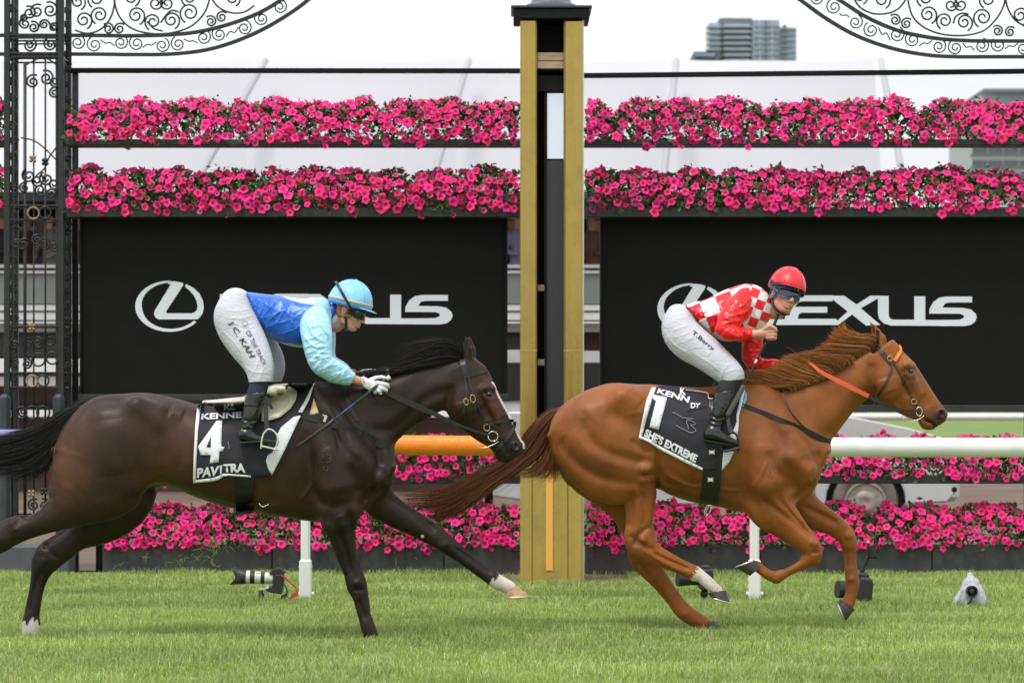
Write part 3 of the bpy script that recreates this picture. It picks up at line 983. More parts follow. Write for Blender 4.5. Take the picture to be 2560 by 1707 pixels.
def build_arches():
    y = 7.15
    c1, c4 = crop(0, 0, 2.751), crop(1880, 0, 2.7515)
    L = empty("iron_arch", at(430, 1430, y) * [1, 1, 0], "black wrought-iron arch with scrolls at the upper left", "arch", "wrought-iron arches")
    rim(L, [(-330, 82), (175, 82), (300, 83), (400, 80), (470, 71), (540, 52), (600, 28), (650, -2), (690, -30)], y)
    rim(L, [(-330, 125), (175, 125), (300, 126), (390, 125), (470, 116), (540, 96), (610, 65), (680, 22), (730, -18)], y)
    for x, yy, r, a0, d in [(535, 295, 45, 1.2, -1), (650, 310, 48, 2.0, 1), (830, 295, 45, 1.2, -1), (940, 300, 48, 2.0, 1), (1115, 315, 46, 1.2, -1), (1225, 305, 46, 2.0, 1), (1400, 260, 46, 1.4, -1), (1508, 238, 46, 2.2, 1), (1680, 195, 46, 1.4, -1), (1800, 130, 46, 2.2, 1), (1925, 50, 44, 1.4, -1)]:
        volute(L, *c1(x, yy), r / 2.751, y, a0, d, rt=.0068)
    for a, b in (((690, 275), (790, 320)), ((980, 330), (1075, 290)), ((1265, 270), (1360, 300)), ((1555, 255), (1640, 190))):
        m0 = ((a[0] + b[0]) / 2, (a[1] + b[1]) / 2)
        iron_line(L, [c1(*a), c1(m0[0] - 15, a[1] * .45 + b[1] * .55), c1(m0[0] + 15, a[1] * .55 + b[1] * .45), c1(*b)], y, .0062)
    for x, yy, r, a0, d in [(575, 140, 55, -1.2, 1), (685, 105, 55, -2, -1), (935, 108, 58, -1.2, 1), (1052, 150, 52, -2, -1), (1178, 140, 55, -1.2, 1), (1305, 90, 62, -2, -1), (745, 200, 36, 2.4, -1), (822, 200, 36, .7, 1), (1070, 25, 52, 2.4, -1), (1150, 25, 52, .7, 1), (905, -15, 55, -1.2, 1), (1450, 150, 36, 2.4, -1), (1525, 120, 36, .7, 1), (535, 15, 50, -1.2, 1), (660, -5, 52, -2, -1), (1600, -10, 50, -1.2, 1), (1300, -15, 50, -2, -1)]:
        volute(L, *c1(x, yy), r / 2.751, y, a0, d)
    for l in ([(788, -40), (792, 40), (830, 130), (910, 200), (1030, 232), (1170, 230), (1310, 185), (1400, 100), (1438, 10), (1440, -40)], [(515, 210), (600, 232), (690, 205), (755, 135), (784, 50), (788, -40)], [(1442, -30), (1500, 50), (1590, 90), (1680, 85), (1750, 40)], [(1105, 160), (1140, 110), (1180, 75), (1230, 85)], [(1010, 150), (1060, 200), (1120, 215)]):
        iron_line(L, [c1(*p) for p in l], y)
    R = empty("iron_arch", at(2330, 1430, y) * [1, 1, 0], "black wrought-iron arch with scrolls at the upper right", "arch", "wrought-iron arches")
    rim(R, [(1895, -18), (1930, 2), (1990, 40), (2060, 70), (2130, 86), (2200, 93), (2300, 95), (2700, 95)], y)
    rim(R, [(1800, -25), (1840, 2), (1900, 45), (1970, 84), (2050, 112), (2130, 127), (2200, 131), (2300, 131), (2700, 131)], y)
    for x, yy, r, a0, d in [(440, -10, 45, 1.2, -1), (565, 50, 48, 2.0, 1), (712, 155, 45, 1.2, -1), (820, 208, 48, 2.0, 1), (995, 240, 48, 1.2, -1), (1105, 275, 48, 2, 1), (1285, 322, 46, 1.4, -1), (1400, 330, 46, 2.2, 1), (1580, 318, 46, 1.4, -1), (1695, 312, 46, 2.2, 1), (1865, 335, 44, 1.4, -1)]:
        volute(R, *c4(x, yy), r / 2.7515, y, a0, d, rt=.0068)
    for a, b in (((600, 95), (670, 120)), ((870, 190), (950, 280)), ((1150, 320), (1240, 280)), ((1450, 300), (1530, 350)), ((1740, 340), (1830, 300))):
        m0 = ((a[0] + b[0]) / 2, (a[1] + b[1]) / 2)
        iron_line(R, [c4(*a), c4(m0[0] - 15, a[1] * .45 + b[1] * .55), c4(m0[0] + 15, a[1] * .55 + b[1] * .45), c4(*b)], y, .0062)
    for x, yy, r, a0, d in [(985, 140, 36, 2.4, -1), (1062, 165, 36, .7, 1), (1210, 102, 58, -1.2, 1), (1325, 145, 52, -2, -1), (1460, 155, 54, -1.2, 1), (1588, 122, 60, -2, -1), (1690, 215, 34, 2.4, -1), (1775, 222, 34, .7, 1), (1368, 38, 48, 2.4, -1), (1437, 36, 48, .7, 1), (895, 0, 55, -1.2, 1), (1620, 0, 52, -2, -1), (1845, 108, 55, -1.2, 1), (1190, -10, 52, -2, -1), (745, -25, 50, -1.2, 1)]:
        volute(R, *c4(x, yy), r / 2.7515, y, a0, d)
    for l in ([(1070, -40), (1080, 40), (1115, 130), (1200, 200), (1320, 240), (1470, 245), (1600, 210), (1690, 120), (1735, 30), (1738, -40)], [(690, -30), (740, 50), (830, 95), (930, 95), (1010, 60), (1065, -10)], [(1740, -30), (1760, 60), (1810, 140), (1890, 190)], [(1385, 165), (1400, 120), (1440, 95), (1490, 100)]):
        iron_line(R, [c4(*p) for p in l], y)

def build_tower():
    y, d = 7.0, .45
    c1, c5, a2 = crop(0, 0, 2.751), crop(0, 500, 3.136), crop(0, 940, 3.1375)
    root = empty("iron_tower", at(90, 1430, y + .2) * [1, 1, 0], "black wrought-iron lattice tower at the left edge", "tower")
    X = lambda p: at(p, 0, y)[0]
    Z = lambda p: at(0, p, y)[2]
    zt = Z(-60)
    for px in (18, 153):
        for k, yy in enumerate((y, y + d)):
            MB().box((X(px), yy, zt / 2), (.050, .050, zt), bev=.004).build("corner_post", m_iron, root)
    for px in (30, 141):
        MB().box((X(px), y + .03, zt / 2), (.022, .022, zt), bev=.002).build("inner_post", m_iron, root)
    for py, h in ((88, .016), (96, .014), (133, .016), (143, .014), (514, .016), (549, .014), (816, .012), (931, .012), (968, .014), (1160, .012), (1290, .018)):
        for yy in (y, y + d):
            MB().box(((X(18) + X(153)) / 2, yy, Z(py)), (X(153) - X(18), .02, h), bev=.002).build("cross_bar", m_iron, root)
        for px in (18, 153):
            MB().box((X(px), y + d / 2, Z(py)), (.02, d, h), bev=.002).build("side_bar", m_iron, root)
    for px, top, bot, r in ((62, 155, 1290, .014), (84, 147, 1290, .0075), (113, 147, 1290, .0085)):
        MB().tube([(X(px), y + .01, Z(bot)), (X(px), y + .01, Z(top))], r, 8).build("baluster", m_iron, root, smooth=True)
    for k in range(3):
        MB().tube([(X(153), y + d * (k + 1) / 4, Z(1290)), (X(153), y + d * (k + 1) / 4, Z(147))], .007, 6).build("baluster", m_iron, root, smooth=True)
    rng_ = [(82, 205, 16, 1, 1), (116, 196, 17, 2, -1), (136, 233, 13, 1, 1), (136, 205, 12, 0, -1), (62, 60, 14, 1, 1), (73, 33, 15, 2, -1), (92, 29, 16, 1, 1), (125, 26, 18, 2, -1), (134, 69, 10, 1, 1), (84, 69, 13, 2, -1), (110, 62, 12, 0, 1), (60, 47, 9, 1, 1), (74, 114, 15, 1, -1), (126, 112, 15, 2, 1),
            (72, 440, 16, 2, 1), (92, 452, 15, 1, -1), (116, 448, 16, 2, 1), (135, 460, 14, 1, -1), (60, 470, 12, 1, 1), (100, 475, 14, 0, -1), (128, 485, 12, 0, 1), (36, 480, 13, 1, 1), (59, 612, 13, 1, 1), (112, 612, 14, 2, -1), (92, 600, 12, 1, 1), (136, 616, 12, 1, -1), (40, 610, 11, 0, 1),
            (69, 860, 13, 1, 1), (96, 858, 13, 2, -1), (126, 850, 16, 1, 1), (37, 860, 11, 2, 1), (37, 905, 13, 1, 1), (67, 910, 12, 2, -1), (58, 1030, 13, 1, 1), (46, 1100, 14, 2, -1), (80, 1110, 14, 1, 1), (110, 1110, 15, 2, -1), (136, 1110, 12, 1, 1), (84, 1262, 14, 1, 1), (112, 1262, 14, 2, -1)]
    for i, (x, yy, r, a0, dd) in enumerate(rng_):
        volute(root, x, yy, r, y - .005 + .03 * (i % 2), a0, dd, rt=.0095)
    for i, (x, yy, r, a0, dd) in enumerate([(174, 160, 6, 1, 1), (174, 560, 7, 1, 1), (170, 610, 8, 2, -1), (170, 680, 8, 1, 1), (168, 840, 8, 1, -1), (168, 880, 8, 2, 1), (166, 935, 8, 1, 1)]):
        volute(root, x, yy, r, y + d * .7, a0, dd, rt=.006)
    for k in range(26):
        volute(root, 31 + 3 * (k % 2), 20 + k * 37 if k < 26 else 0, 10, y + .2, k % 3, 1 if k % 2 else -1, rt=.011, name='leg_scroll')
        volute(root, 168, 25 + k * 37, 8, y + .22, k % 3, 1 if k % 2 else -1, rt=.010, name='leg_scroll')
    for x, yy, r, m_ in ((83.5, 533, 14.5, m_irongold), (113, 532, 14.5, m_iron), (96, 899, 16, m_iron), (131, 895, 15, m_iron), (80, 952, 14, m_irongold), (108, 951, 14, m_iron), (81, 1031, 16, m_iron), (108, 1031, 16, m_iron), (52, 1031, 14, m_iron)):
        iron_ring(root, x, yy, r, y - .01, .009 if m_ is m_irongold else .008, m_)
    for x, yy in ((82, 398), (113, 405), (80, 818), (78, 1233), (110, 1228)):
        c = at(x, yy, y - .012)
        b = MB()
        for k in range(4):
            q = k * math.pi / 2 + .78
            b.lathe([(.001, -.012), (.014, -.006), (.016, 0), (.012, .006), (.001, .012)], c + np.array([.022 * math.cos(q), 0, .022 * math.sin(q)]), 'y', 8)
        b.lathe([(.001, -.016), (.012, 0), (.001, .012)], c, 'y', 8)
        b.build("rosette", m_irongold if x < 100 else m_iron, root, smooth=True)
    iron_line(root, [(52, 345), (84, 352), (112, 372), (140, 400)], y, .007)
    iron_line(root, [(140, 370), (122, 395), (112, 420), (90, 440)], y, .007)
    iron_line(root, [(62, 165), (90, 150), (112, 146), (135, 158), (148, 175)], y, .007)
    for px in (8, 143):
        MB().box((X(px) + .02, y - .05, (Z(985) + Z(1310)) / 2), (.10, .10, Z(985) - Z(1310)), bev=.03).build("post_pad", m_pad, root)
    MB().box((X(45), y + .2, .12), (.9, .62, .24), bev=.012).build("plinth", m_slate, root)
build_arches()
build_tower()
# ------------------------------------------------------------------ what stands behind the finish line
m_tent = mat("white marquee fabric", (.60, .60, .64), rough=.8, var=.03, vscale=.15)
m_strut = mat("grey marquee strut", (.46, .46, .49), rough=.6)
m_offw = mat("white painted metal", (.74, .74, .74), rough=.5)
m_grgl = mat("grey glazed panel", (.26, .28, .27), rough=.25, var=.2, vscale=.6)
m_darkst = mat("dark stand recess", (.015, .016, .017), rough=.8)
m_conc = mat("pale concrete", (.42, .41, .40), rough=.9, var=.15, vscale=1.2)
m_brown = mat("brown boarding", (.085, .045, .036), rough=.8, var=.2, vscale=2)
m_teal = mat("pale teal fascia", (.35, .62, .62), rough=.6)
m_dkgreen = mat("dark green hedge board", (.018, .055, .025), rough=.8, var=.4, vscale=2)

def build_marquee():
    y = 60
    root = empty("marquee", (0, y, 0), "large white marquee with leaning grey struts behind the flower rows", "marquee")
    xs = [-300, 600, 1136, 1679, 2224]
    for i in range(4):
        a, b = at(xs[i], 0, y)[0], at(xs[i + 1], 0, y)[0]
        zt, zb = at(0, 149, y + 3.5)[2], 3.6
        n = 8
        V, F = [], []
        for j in range(n + 1):
            for k in range(3):
                f, g = j / n, k / 2
                V.append((a + (b - a) * f, y + 3.5 * g - .35 * math.sin(math.pi * f), zb + (zt - zb) * g - .10 * math.sin(math.pi * f) * g))
        for j in range(n):
            for k in range(2):
                o = j * 3 + k
                F.append([o, o + 3, o + 4, o + 1])
        obj("fabric_panel", mesh_np("fabric panel", V, F, m_tent), root)
    for (xa, ya), (xb, yb) in (((664, 150), (500, 440)), ((1172, 150), (1085, 440)), ((1691, 150), (1660, 440)), ((2202, 150), (2256, 440))):
        P = [at(xa, ya, y + 2.5), at(xb, yb, y - .9)]
        Q = P[1] + (P[1] - P[0]) * .9
        MB().tube([P[0], P[1], Q], .085, 10).build("strut", m_strut, root, smooth=True)
    MB().box((-8.2, y + 3.7, at(0, 151, y + 3.5)[2] / 2), (35, .15, at(0, 151, y + 3.5)[2]), bev=.02).build("rear_wall", m_tent, root)
build_marquee()

def build_stand():
    y = 30
    s = FPX / (CAM_D + y)
    Z = lambda p: CAM_H + (HY - p) / s
    root = empty("spectator_stand", (0, y + 2, 0), "low spectator stand with white rails glimpsed between screens and post", "stand")
    def band(nm, p0, p1, m, yy=0.0, th=.08):
        MB().box((-13.5, y + yy, (Z(p0) + Z(p1)) / 2), (36, th, abs(Z(p0) - Z(p1))), bev=.005).build(nm, m, root)
    band("back_wall", 470, 900, m_darkst, 3.2, .2)
    band("fascia", 542, 584, m_teal, 2.9)
    MB().box((-1, y + 2.75, (Z(540) + Z(556)) / 2), (10, .1, .12)).build("green_board", m_dkgreen, root)
    MB().box((-13.5, y + 1.8, Z(800) - .1), (36, 3.2, .16)).build("deck", m_conc, root)
    MB().box((-13.5, y + 1.4, Z(500)), (36, 4.6, .14)).build("added_shade_roof", m_darkst, root)  # dark cover added over the stand to keep daylight off the crowd
    band("rail", 662, 670, m_offw); band("rail", 677, 684, m_offw)
    for k in range(12):
        MB().box((-31 + k * 2.8, y + .05, (Z(662) + Z(780)) / 2), (.07, .07, Z(662) - Z(780)), bev=.005).build("baluster", m_offw, root)
        MB().box((-31 + k * 2.8 + 1.4, y + .08, (Z(686) + Z(760)) / 2), (2.68, .02, Z(686) - Z(760)), bev=.002).build("glass_panel", m_grgl, root)
    band("rail", 763, 777, m_offw, -.05); band("ledge", 781, 800, m_offw, .1, .3); band("rail", 804, 809, m_offw, -.02)
    band("front_wall", 812, 1228, m_brown, .9, .12)
    for k in range(6):
        x = -28.6 + k * 5.4
        MB().box((x, y + .8, (Z(815) + Z(893)) / 2), (4.2, .06, Z(815) - Z(893)), bev=.02).build("window", m_greyp, root)
    band("barrier", 897, 932, m_offw, -.2, .2); band("barrier", 941, 965, m_conc, -.15, .2); band("barrier", 1004, 1021, m_blackp, -.15, .1); band("barrier", 1025, 1042, m_offw, -.25, .12)
    return root, Z(806), y
stand_root, stand_z, stand_y = build_stand()

def build_spectators():
    """a handful of people at the stand's rail, seen small through the gaps"""
    def one(seed, jacket, legs, hair, skin):
        S = SDF((-.34, -.3, -.02), (.34, .3, 1.82), .016)
        r = np.random.default_rng(seed)
        for s in (-1, 1):
            S.chain([(s * .09, .02, .0), (s * .09, 0, .45), (s * .08, 0, .86)], [.055, .062, .09], None, .03)
            S.chain([(s * .09, -.03, .03), (s * .09, -.14, .03)], [.045, .035], None, .02)
            ex = r.uniform(.22, .27)
            S.chain([(s * .18, 0, 1.40), (s * ex, -.04, 1.14), (s * r.uniform(.05, .2), -.22, r.uniform(1.0, 1.2))], [.062, .05, .042], None, .03)
        S.chain([(0, 0, .90), (0, 0, 1.15), (0, 0, 1.38)], [.135, .13, .15], [.75, .75, .65], .05)
        S.chain([(0, 0, 1.44), (0, -.01, 1.55)], [.055, .05], None, .03)
        S.ell((0, -.015, 1.63), (.075, .09, .115), .02)
        S.ell((0, -.105, 1.62), (.014, .02, .02), .01)
        V, F = S.skin()
        C = np.tile(np.array(jacket, float), (len(V), 1))
        C[V[:, 2] < .88] = legs
        C[(V[:, 2] > 1.50)] = skin
        C[(V[:, 2] > 1.50) & ((V[:, 2] > 1.69) | ((V[:, 1] > .0) & (V[:, 2] > 1.56)))] = hair
        C[V[:, 2] < .07] = (.02, .02, .02)
        return mesh_np("spectator", V, F, m_person, colors=C)
    global m_person
    m_person = mat("spectator clothes and skin", attr=True, rough=.8)
    kinds = [((.02, .02, .024), (.02, .02, .03), (.05, .03, .02), (.5, .28, .2), "dark suited spectator"), ((.20, .17, .16), (.05, .05, .06), (.25, .14, .06), (.55, .3, .22), "fawn jacketed spectator"),
             ((.22, .20, .30), (.1, .1, .12), (.06, .04, .03), (.5, .27, .2), "lilac shirted spectator"), ((.16, .07, .05), (.08, .08, .1), (.03, .02, .02), (.5, .27, .19), "rust jacketed spectator"), ((.06, .10, .35), (.05, .05, .06), (.3, .2, .1), (.55, .31, .23), "blue jacketed spectator")]
    where = [(8, 0, "at the far left edge of the stand rail"), (66, 3, "seen through the tower, left of the bars"), (100, 2, "seen through the middle of the tower lattice"), (124, 1, "seen through the tower, right of the bars"), (194, 3, "in the gap beside the left screen"), (1280, 0, "in the gap left of the winning post, rear one"), (1294, 2, "in the gap just left of the winning post"), (1478, 3, "in the gap right of the winning post"), (1490, 0, "in the gap right of the post, by the screen")]
    mesh_cache = {}
    for i, (px, k, wh) in enumerate(where):
        if k not in mesh_cache: mesh_cache[k] = one(50 + k, *kinds[k][:4])
        yy = stand_y + .45 + .5 * (i % 3)
        o = obj("person", mesh_cache[k])
        o.location = (at(px, 0, yy)[0], yy, stand_z - .02)
        o.rotation_euler.z = [-.4, .5, .1, -.7, .3][i % 5]
        tag(o, kinds[k][4] + " " + wh, "person", "spectators on the stand")
build_spectators()

def build_far_rail():
    y = 36
    root = empty("far_rail", (0, y, 0), "thin white rail on posts across the far side of the track", "rail")
    z = at(0, 1042, y)[2]
    MB().tube([(-30, y, z), (0, y, z), (30, y, z)], .062, 12).build("pipe", m_white_pl, root, smooth=True)
    for k in range(13):
        MB().tube([(-30 + k * 5, y + .02, 0), (-30 + k * 5, y + .02, z)], .04, 8).build("upright", m_white_pl, root, smooth=True)
build_far_rail()

m_bglass = mat("blue grey tower glazing", (.24, .30, .41), rough=.3, var=.25, vscale=.12)
m_bconc = mat("grey tower concrete", (.15, .16, .18), rough=.8)
m_bdark = mat("dark tower recess", (.09, .10, .12), rough=.6)
m_blight = mat("pale tower slab", (.50, .53, .58), rough=.8)
def build_city():
    y = 1610
    X = lambda v: at(v * V2, 0, y)[0]
    Z = lambda v: at(0, v * V2, y)[2]
    root = empty("apartment_tower", (X(1710), y + 15, 0), "distant blue-grey apartment tower above the marquee at upper right", "building")
    def blk(nm, xa, xb, za, zb, ya, yb, m):
        MB().box(((X(xa) + X(xb)) / 2, y + (ya + yb) / 2, (za + zb) / 2), (X(xb) - X(xa), yb - ya, zb - za)).build(nm, m, root)
    zb0 = Z(160)
    blk("core", 1652, 1728, 0, Z(42), 0, 30, m_bconc)
    blk("west_wing", 1628, 1653, 0, Z(54), -2, 26, m_bglass)
    blk("east_wing", 1727, 1790, 0, Z(48), -3, 28, m_bglass)
    blk("end_wing", 1790, 1829, 0, Z(64), -1, 28, m_bglass)
    blk("podium", 1592, 1652, 0, Z(122), -6, 30, m_bdark)
    fl = 13.2
    for k in range(7):
        v = 52 + k * fl
        blk("balcony_slab", 1622, 1656, Z(v + 12.6), Z(v + 10.6), -5, 4, m_blight)
        blk("balcony_slab", 1660, 1726, Z(v + 11.8), Z(v + 9.4), -4, 4, m_blight)
        blk("window_band", 1664, 1722, Z(v + 9.0), Z(v + 3.4), -1.2, 2, m_bglass)
        blk("floor_slab", 1730, 1789, Z(v + 9.6), Z(v + 8.4), -4.2, 4, m_blight)
        blk("floor_slab", 1792, 1829, Z(v + 15.6), Z(v + 14.4), -2.2, 4, m_blight)
        blk("loggia", 1798, 1806, Z(v + 13.6), Z(v + 7.0), -1.8, 2, m_bdark)
    for v in (1743, 1757, 1771):
        blk("mullion", v, v + 2.2, 0, Z(50), -3.8, 2, m_bdark if v == 1757 else m_blight)
    blk("podium_glass", 1594, 1640, Z(133), Z(127), -7, -5, m_bglass)
    blk("roof_plant", 1660, 1690, Z(42), Z(39), 5, 20, m_bdark)
    y2 = 300
    X2 = lambda v: at(v * V2, 0, y2)[0]
    Z2 = lambda v: at(0, v * V2, y2)[2]
    r2 = empty("office_block", (X2(2310), y2 + 8, 0), "pale grey banded office block at the right edge behind petunias", "building")
    def blk2(nm, xa, xb, za, zb, ya, yb, m):
        MB().box(((X2(xa) + X2(xb)) / 2, y2 + (ya + yb) / 2, (za + zb) / 2), (X2(xb) - X2(xa), yb - ya, zb - za)).build(nm, m, r2)
    blk2("walls", 2230, 2440, 0, Z2(240), 0, 16, m_blight)
    blk2("attic", 2262, 2440, Z2(240), Z2(212), 2, 14, m_blight)
    blk2("attic_roof", 2260, 2440, Z2(212), Z2(204), 0, 15, m_bconc)
    for k in range(7):
        v = 252 + k * 29
        for j in range(4):
            blk2("window", 2234 + j * 36, 2234 + j * 36 + 33, Z2(v + 13), Z2(v), -.12, .3, m_bdark)
        blk2("ledge", 2229, 2440, Z2(v + 18), Z2(v + 15), -.25, .3, m_bconc)
build_city()

# ------------------------------------------------------------------ parked utility vehicle
def build_car():
    y = 14.3
    s = FPX / (CAM_D + y)
    gx = at(2386, 0, y)[0]
    K = lambda x, z: (gx + x, z)
    root = empty("utility_vehicle", (gx - 2.4, y + .9, 0), "white utility vehicle parked behind the flowers, facing right", "vehicle")
    m_car = mat("white car paint", (.50, .51, .53), rough=.25, coat=.6, dirt=(.42, .36, .28), dscale=3, damount=.5)
    m_tyre = mat("dusty tyre", (.17, .145, .12), rough=.9, var=.25, vscale=9)
    m_rim = mat("dusty steel wheel", (.30, .26, .22), rough=.6, metal=.3, var=.3, vscale=12)
    fx, rx, wz, wr = -.95, -4.05, .36, .355
    def arch(cx, r, a0=180, a1=0, n=12):
        return [K(cx + r * math.cos(math.radians(a)), wz + r * math.sin(math.radians(a))) for a in np.linspace(a0, a1, n)]
    lower = [K(-5.1, .45)] + arch(rx, .43) + [K(rx + .43, .34), K(fx - .43, .34)] + arch(fx, .43) + [K(fx + .43, .36), K(-.08, .36), K(0, .45), K(0, .66), K(-.03, .86), K(-.07, 1.0)]
    upper = [K(-.14, 1.06), K(-.5, 1.16), K(-1.0, 1.26), K(-1.4, 1.33), K(-5.1, 1.33)]
    b = MB()
    b.prism(lower + upper, y, y + 1.76)
    o = b.build("body", m_car, root, angle=30)
    mod = o.modifiers.new("edge", 'BEVEL'); mod.width = .035; mod.segments = 3; mod.limit_method = 'ANGLE'; mod.angle_limit = math.radians(40)
    cab = [K(-1.42, 1.32), K(-2.08, 1.88), K(-2.28, 1.94), K(-3.2, 1.96), K(-3.36, 1.90), K(-3.5, 1.32)]
    o = MB().prism(cab, y + .10, y + 1.66).build("cab", m_car, root, angle=30)
    mod = o.modifiers.new("edge", 'BEVEL'); mod.width = .04; mod.segments = 3; mod.limit_method = 'ANGLE'
    canopy = [K(-3.56, 1.32), K(-3.5, 1.98), K(-4.95, 2.0), K(-5.08, 1.32)]
    MB().prism(canopy, y + .06, y + 1.7).build("canopy", m_car, root)
    for pl in ([K(-1.68, 1.36), K(-2.15, 1.80), K(-2.42, 1.84), K(-2.42, 1.36)], [K(-2.5, 1.36), K(-2.5, 1.84), K(-3.1, 1.85), K(-3.3, 1.36)]):
        MB().prism(pl, y + .085, y + .10).build("side_window", m_greyp, root)
    MB().prism([K(-3.75, 1.45), K(-3.72, 1.86), K(-4.8, 1.86), K(-4.86, 1.45)], y + .045, y + .06).build("canopy_window", m_greyp, root)
    MB().box((gx - .02, y + .88, .50), (.16, 1.74, .26), bev=.05).build("front_bumper", m_car, root)
    MB().box((gx - .03, y + .02, .80), (.20, .10, .14), bev=.03).build("headlamp", m_steel if False else m_paleside, root)
    MB().lathe([(.001, 0), (.028, 0), (.03, .01), (.001, .012)], (gx + .0, y - .01, .50), 'y', 12).build("fog_lamp", m_blackp, root)
    MB().box((gx - 1.5, y - .005, .74), (.006, .008, .72)).build("door_gap", m_blackp, root)
    MB().box((gx - 2.46, y - .005, .80), (.006, .008, .78)).build("door_gap", m_blackp, root)
    for cx in (fx, rx):
        MB().lathe([(.43, .06), (.43, .30), (.10, .31)], (gx + cx, y + .02, wz), 'y', 24).build("wheel_well", m_blackp, root)
        w_ = MB().lathe([(.20, .02), (.235, .0), (.27, -.015), (.33, -.012), (wr, .03), (wr, .16), (.33, .19), (.20, .19)], (gx + cx, y + .02, wz), 'y', 36).build("wheel", m_tyre, root, angle=40)
        MB().lathe([(.232, .012), (.225, .0), (.205, -.004), (.19, .02), (.15, .03), (.12, .005), (.085, -.012), (.06, -.014), (.03, -.006), (.001, -.004)][::-1], (gx + cx, y + .02, wz), 'y', 32).build("rim", m_rim, w_, angle=35).location = (0, 0, 0)
        for k in range(10):
            a = k * math.pi / 5
            MB().lathe([(.001, 0), (.016, 0), (.016, -.003), (.001, -.004)], (gx + cx + .172 * math.cos(a), y + .04, wz + .172 * math.sin(a)), 'y', 8).build("rim_hole", m_blackp, w_).location = (0, 0, 0)
build_car()
# ------------------------------------------------------------------ horses
def loft(sdf, A, B, top, bot, hw, y0, k=.03, p=2.0, dens=40, dy=None):
    """solid between two traced outlines, along the axis A->B (photograph pixels); hw rows: (px, py, half width in metres)"""
    s = FPX / (CAM_D + y0)
    w3 = lambda q: np.array([(q[0] - 1280) / s, CAM_H - (q[1] - HY) / s])
    a, b = w3(A), w3(B)
    u = (b - a) / np.linalg.norm(b - a)
    v = np.array([-u[1], u[0]])
    if v[1] < 0: v = -v
    def curve(pts):
        q = np.array([w3(c) for c in pts])
        q = spline(q, dens * 3)
        uu, vv = (q - a) @ u, (q - a) @ v
        o = np.argsort(uu)
        return uu[o], vv[o]
    tu, tv = curve(top); bu, bv = curve(bot)
    hu = np.array([(w3(c) - a) @ u for c in hw]); hv = np.array([c[2] for c in hw])
    o = np.argsort(hu); hu, hv = hu[o], hv[o]
    fine = np.linspace(hu[0], hu[-1], 60)
    hv2 = np.interp(fine, hu, hv)
    for _ in range(3):
        hv2 = np.convolve(np.pad(hv2, 2, mode='edge'), [.1, .2, .4, .2, .1], 'valid')
    lo_u, hi_u = max(tu[0], bu[0]), min(tu[-1], bu[-1])
    allp = np.array([w3(c) for c in list(top) + list(bot)])
    W = hv.max() + .08
    sl, (X, Y, Z) = sdf.box((allp[:, 0].min() - .06, y0 - W, allp[:, 1].min() - .06), (allp[:, 0].max() + .06, y0 + W, allp[:, 1].max() + .06))
    X2, Z2 = X[:, 0, :] , Z[:, 0, :]
    U = (X2 - a[0]) * u[0] + (Z2 - a[1]) * u[1]
    Vv = (X2 - a[0]) * v[0] + (Z2 - a[1]) * v[1]
    uc = np.clip(U, lo_u, hi_u)
    T, Bt = np.interp(uc, tu, tv), np.interp(uc, bu, bv)
    ha = np.maximum((T - Bt) / 2, .004); c = (T + Bt) / 2
    hb = np.interp(uc, fine, hv2)
    yc = y0 if dy is None else y0 + np.interp(uc, [lo_u, hi_u], dy)
    rho = (np.abs((Vv - c) / ha)[:, None, :] ** p + np.abs((Y - (yc if np.isscalar(yc) else yc[:, None, :])) / hb[:, None, :]) ** p) ** (1 / p)
    d = (rho - 1) * np.minimum(ha, hb)[:, None, :]
    over = np.abs(U - uc)[:, None, :]
    d = np.where(over > 1e-6, np.hypot(np.maximum(d, 0), over), d)
    sdf._merge(sl, d.astype(np.float32), k, 'add')

def relief(S, strokes, y_lo, y_hi, soft=.04, sharp=False):
    """muscle relief: soft grooves (amp > 0) and ridges (amp < 0), strokes (points px, sigma px, amp mm), between two depths"""
    yy = S.lo[1] + S.h * np.arange(S.n[1])
    wy = (np.clip((yy - y_lo) / soft, 0, 1) * np.clip((y_hi - yy) / soft, 0, 1)).astype(np.float32)
    ym = (max(y_lo, S.lo[1]) + min(y_hi, S.lo[1] + S.h * S.n[1])) / 2
    sc = FPX / (CAM_D + ym)
    gx = 1280 + (S.lo[0] + S.h * np.arange(S.n[0])) * sc
    gz = HY + (CAM_H - (S.lo[2] + S.h * np.arange(S.n[2]))) * sc
    for pts, sig, amp in strokes:
        P = np.array(pts, float)
        if len(P) > 2: P = spline(P, 4 * len(P))
        m = 3 * sig
        ix = np.where((gx > P[:, 0].min() - m) & (gx < P[:, 0].max() + m))[0]
        iz = np.where((gz > P[:, 1].min() - m) & (gz < P[:, 1].max() + m))[0]
        if len(ix) == 0 or len(iz) == 0: continue
        X, Z = np.meshgrid(gx[ix], gz[iz], indexing='ij')
        best = np.full(X.shape, 1e9); tb = np.zeros(X.shape)
        n = max(1, len(P) - 1)
        for i in range(n):
            A, B_ = P[i], P[min(i + 1, len(P) - 1)]
            d = B_ - A
            t = np.clip(((X - A[0]) * d[0] + (Z - A[1]) * d[1]) / (d @ d + 1e-9), 0, 1)
            q = (X - A[0] - t * d[0]) ** 2 + (Z - A[1] - t * d[1]) ** 2
            mk = q < best
            best = np.where(mk, q, best); tb = np.where(mk, (i + t) / n, tb)
        fade = np.clip(np.minimum(tb, 1 - tb) * 5 + .15, 0, 1) if len(P) > 1 else 1
        g = (amp * .001 * fade * (np.exp(-np.sqrt(best) / sig) if sharp else np.exp(-best / (2 * sig * sig)))).astype(np.float32)
        sl = (slice(ix[0], ix[-1] + 1), slice(None), slice(iz[0], iz[-1] + 1))
        S.D[sl] += g[:, None, :] * wy[None, :, None]

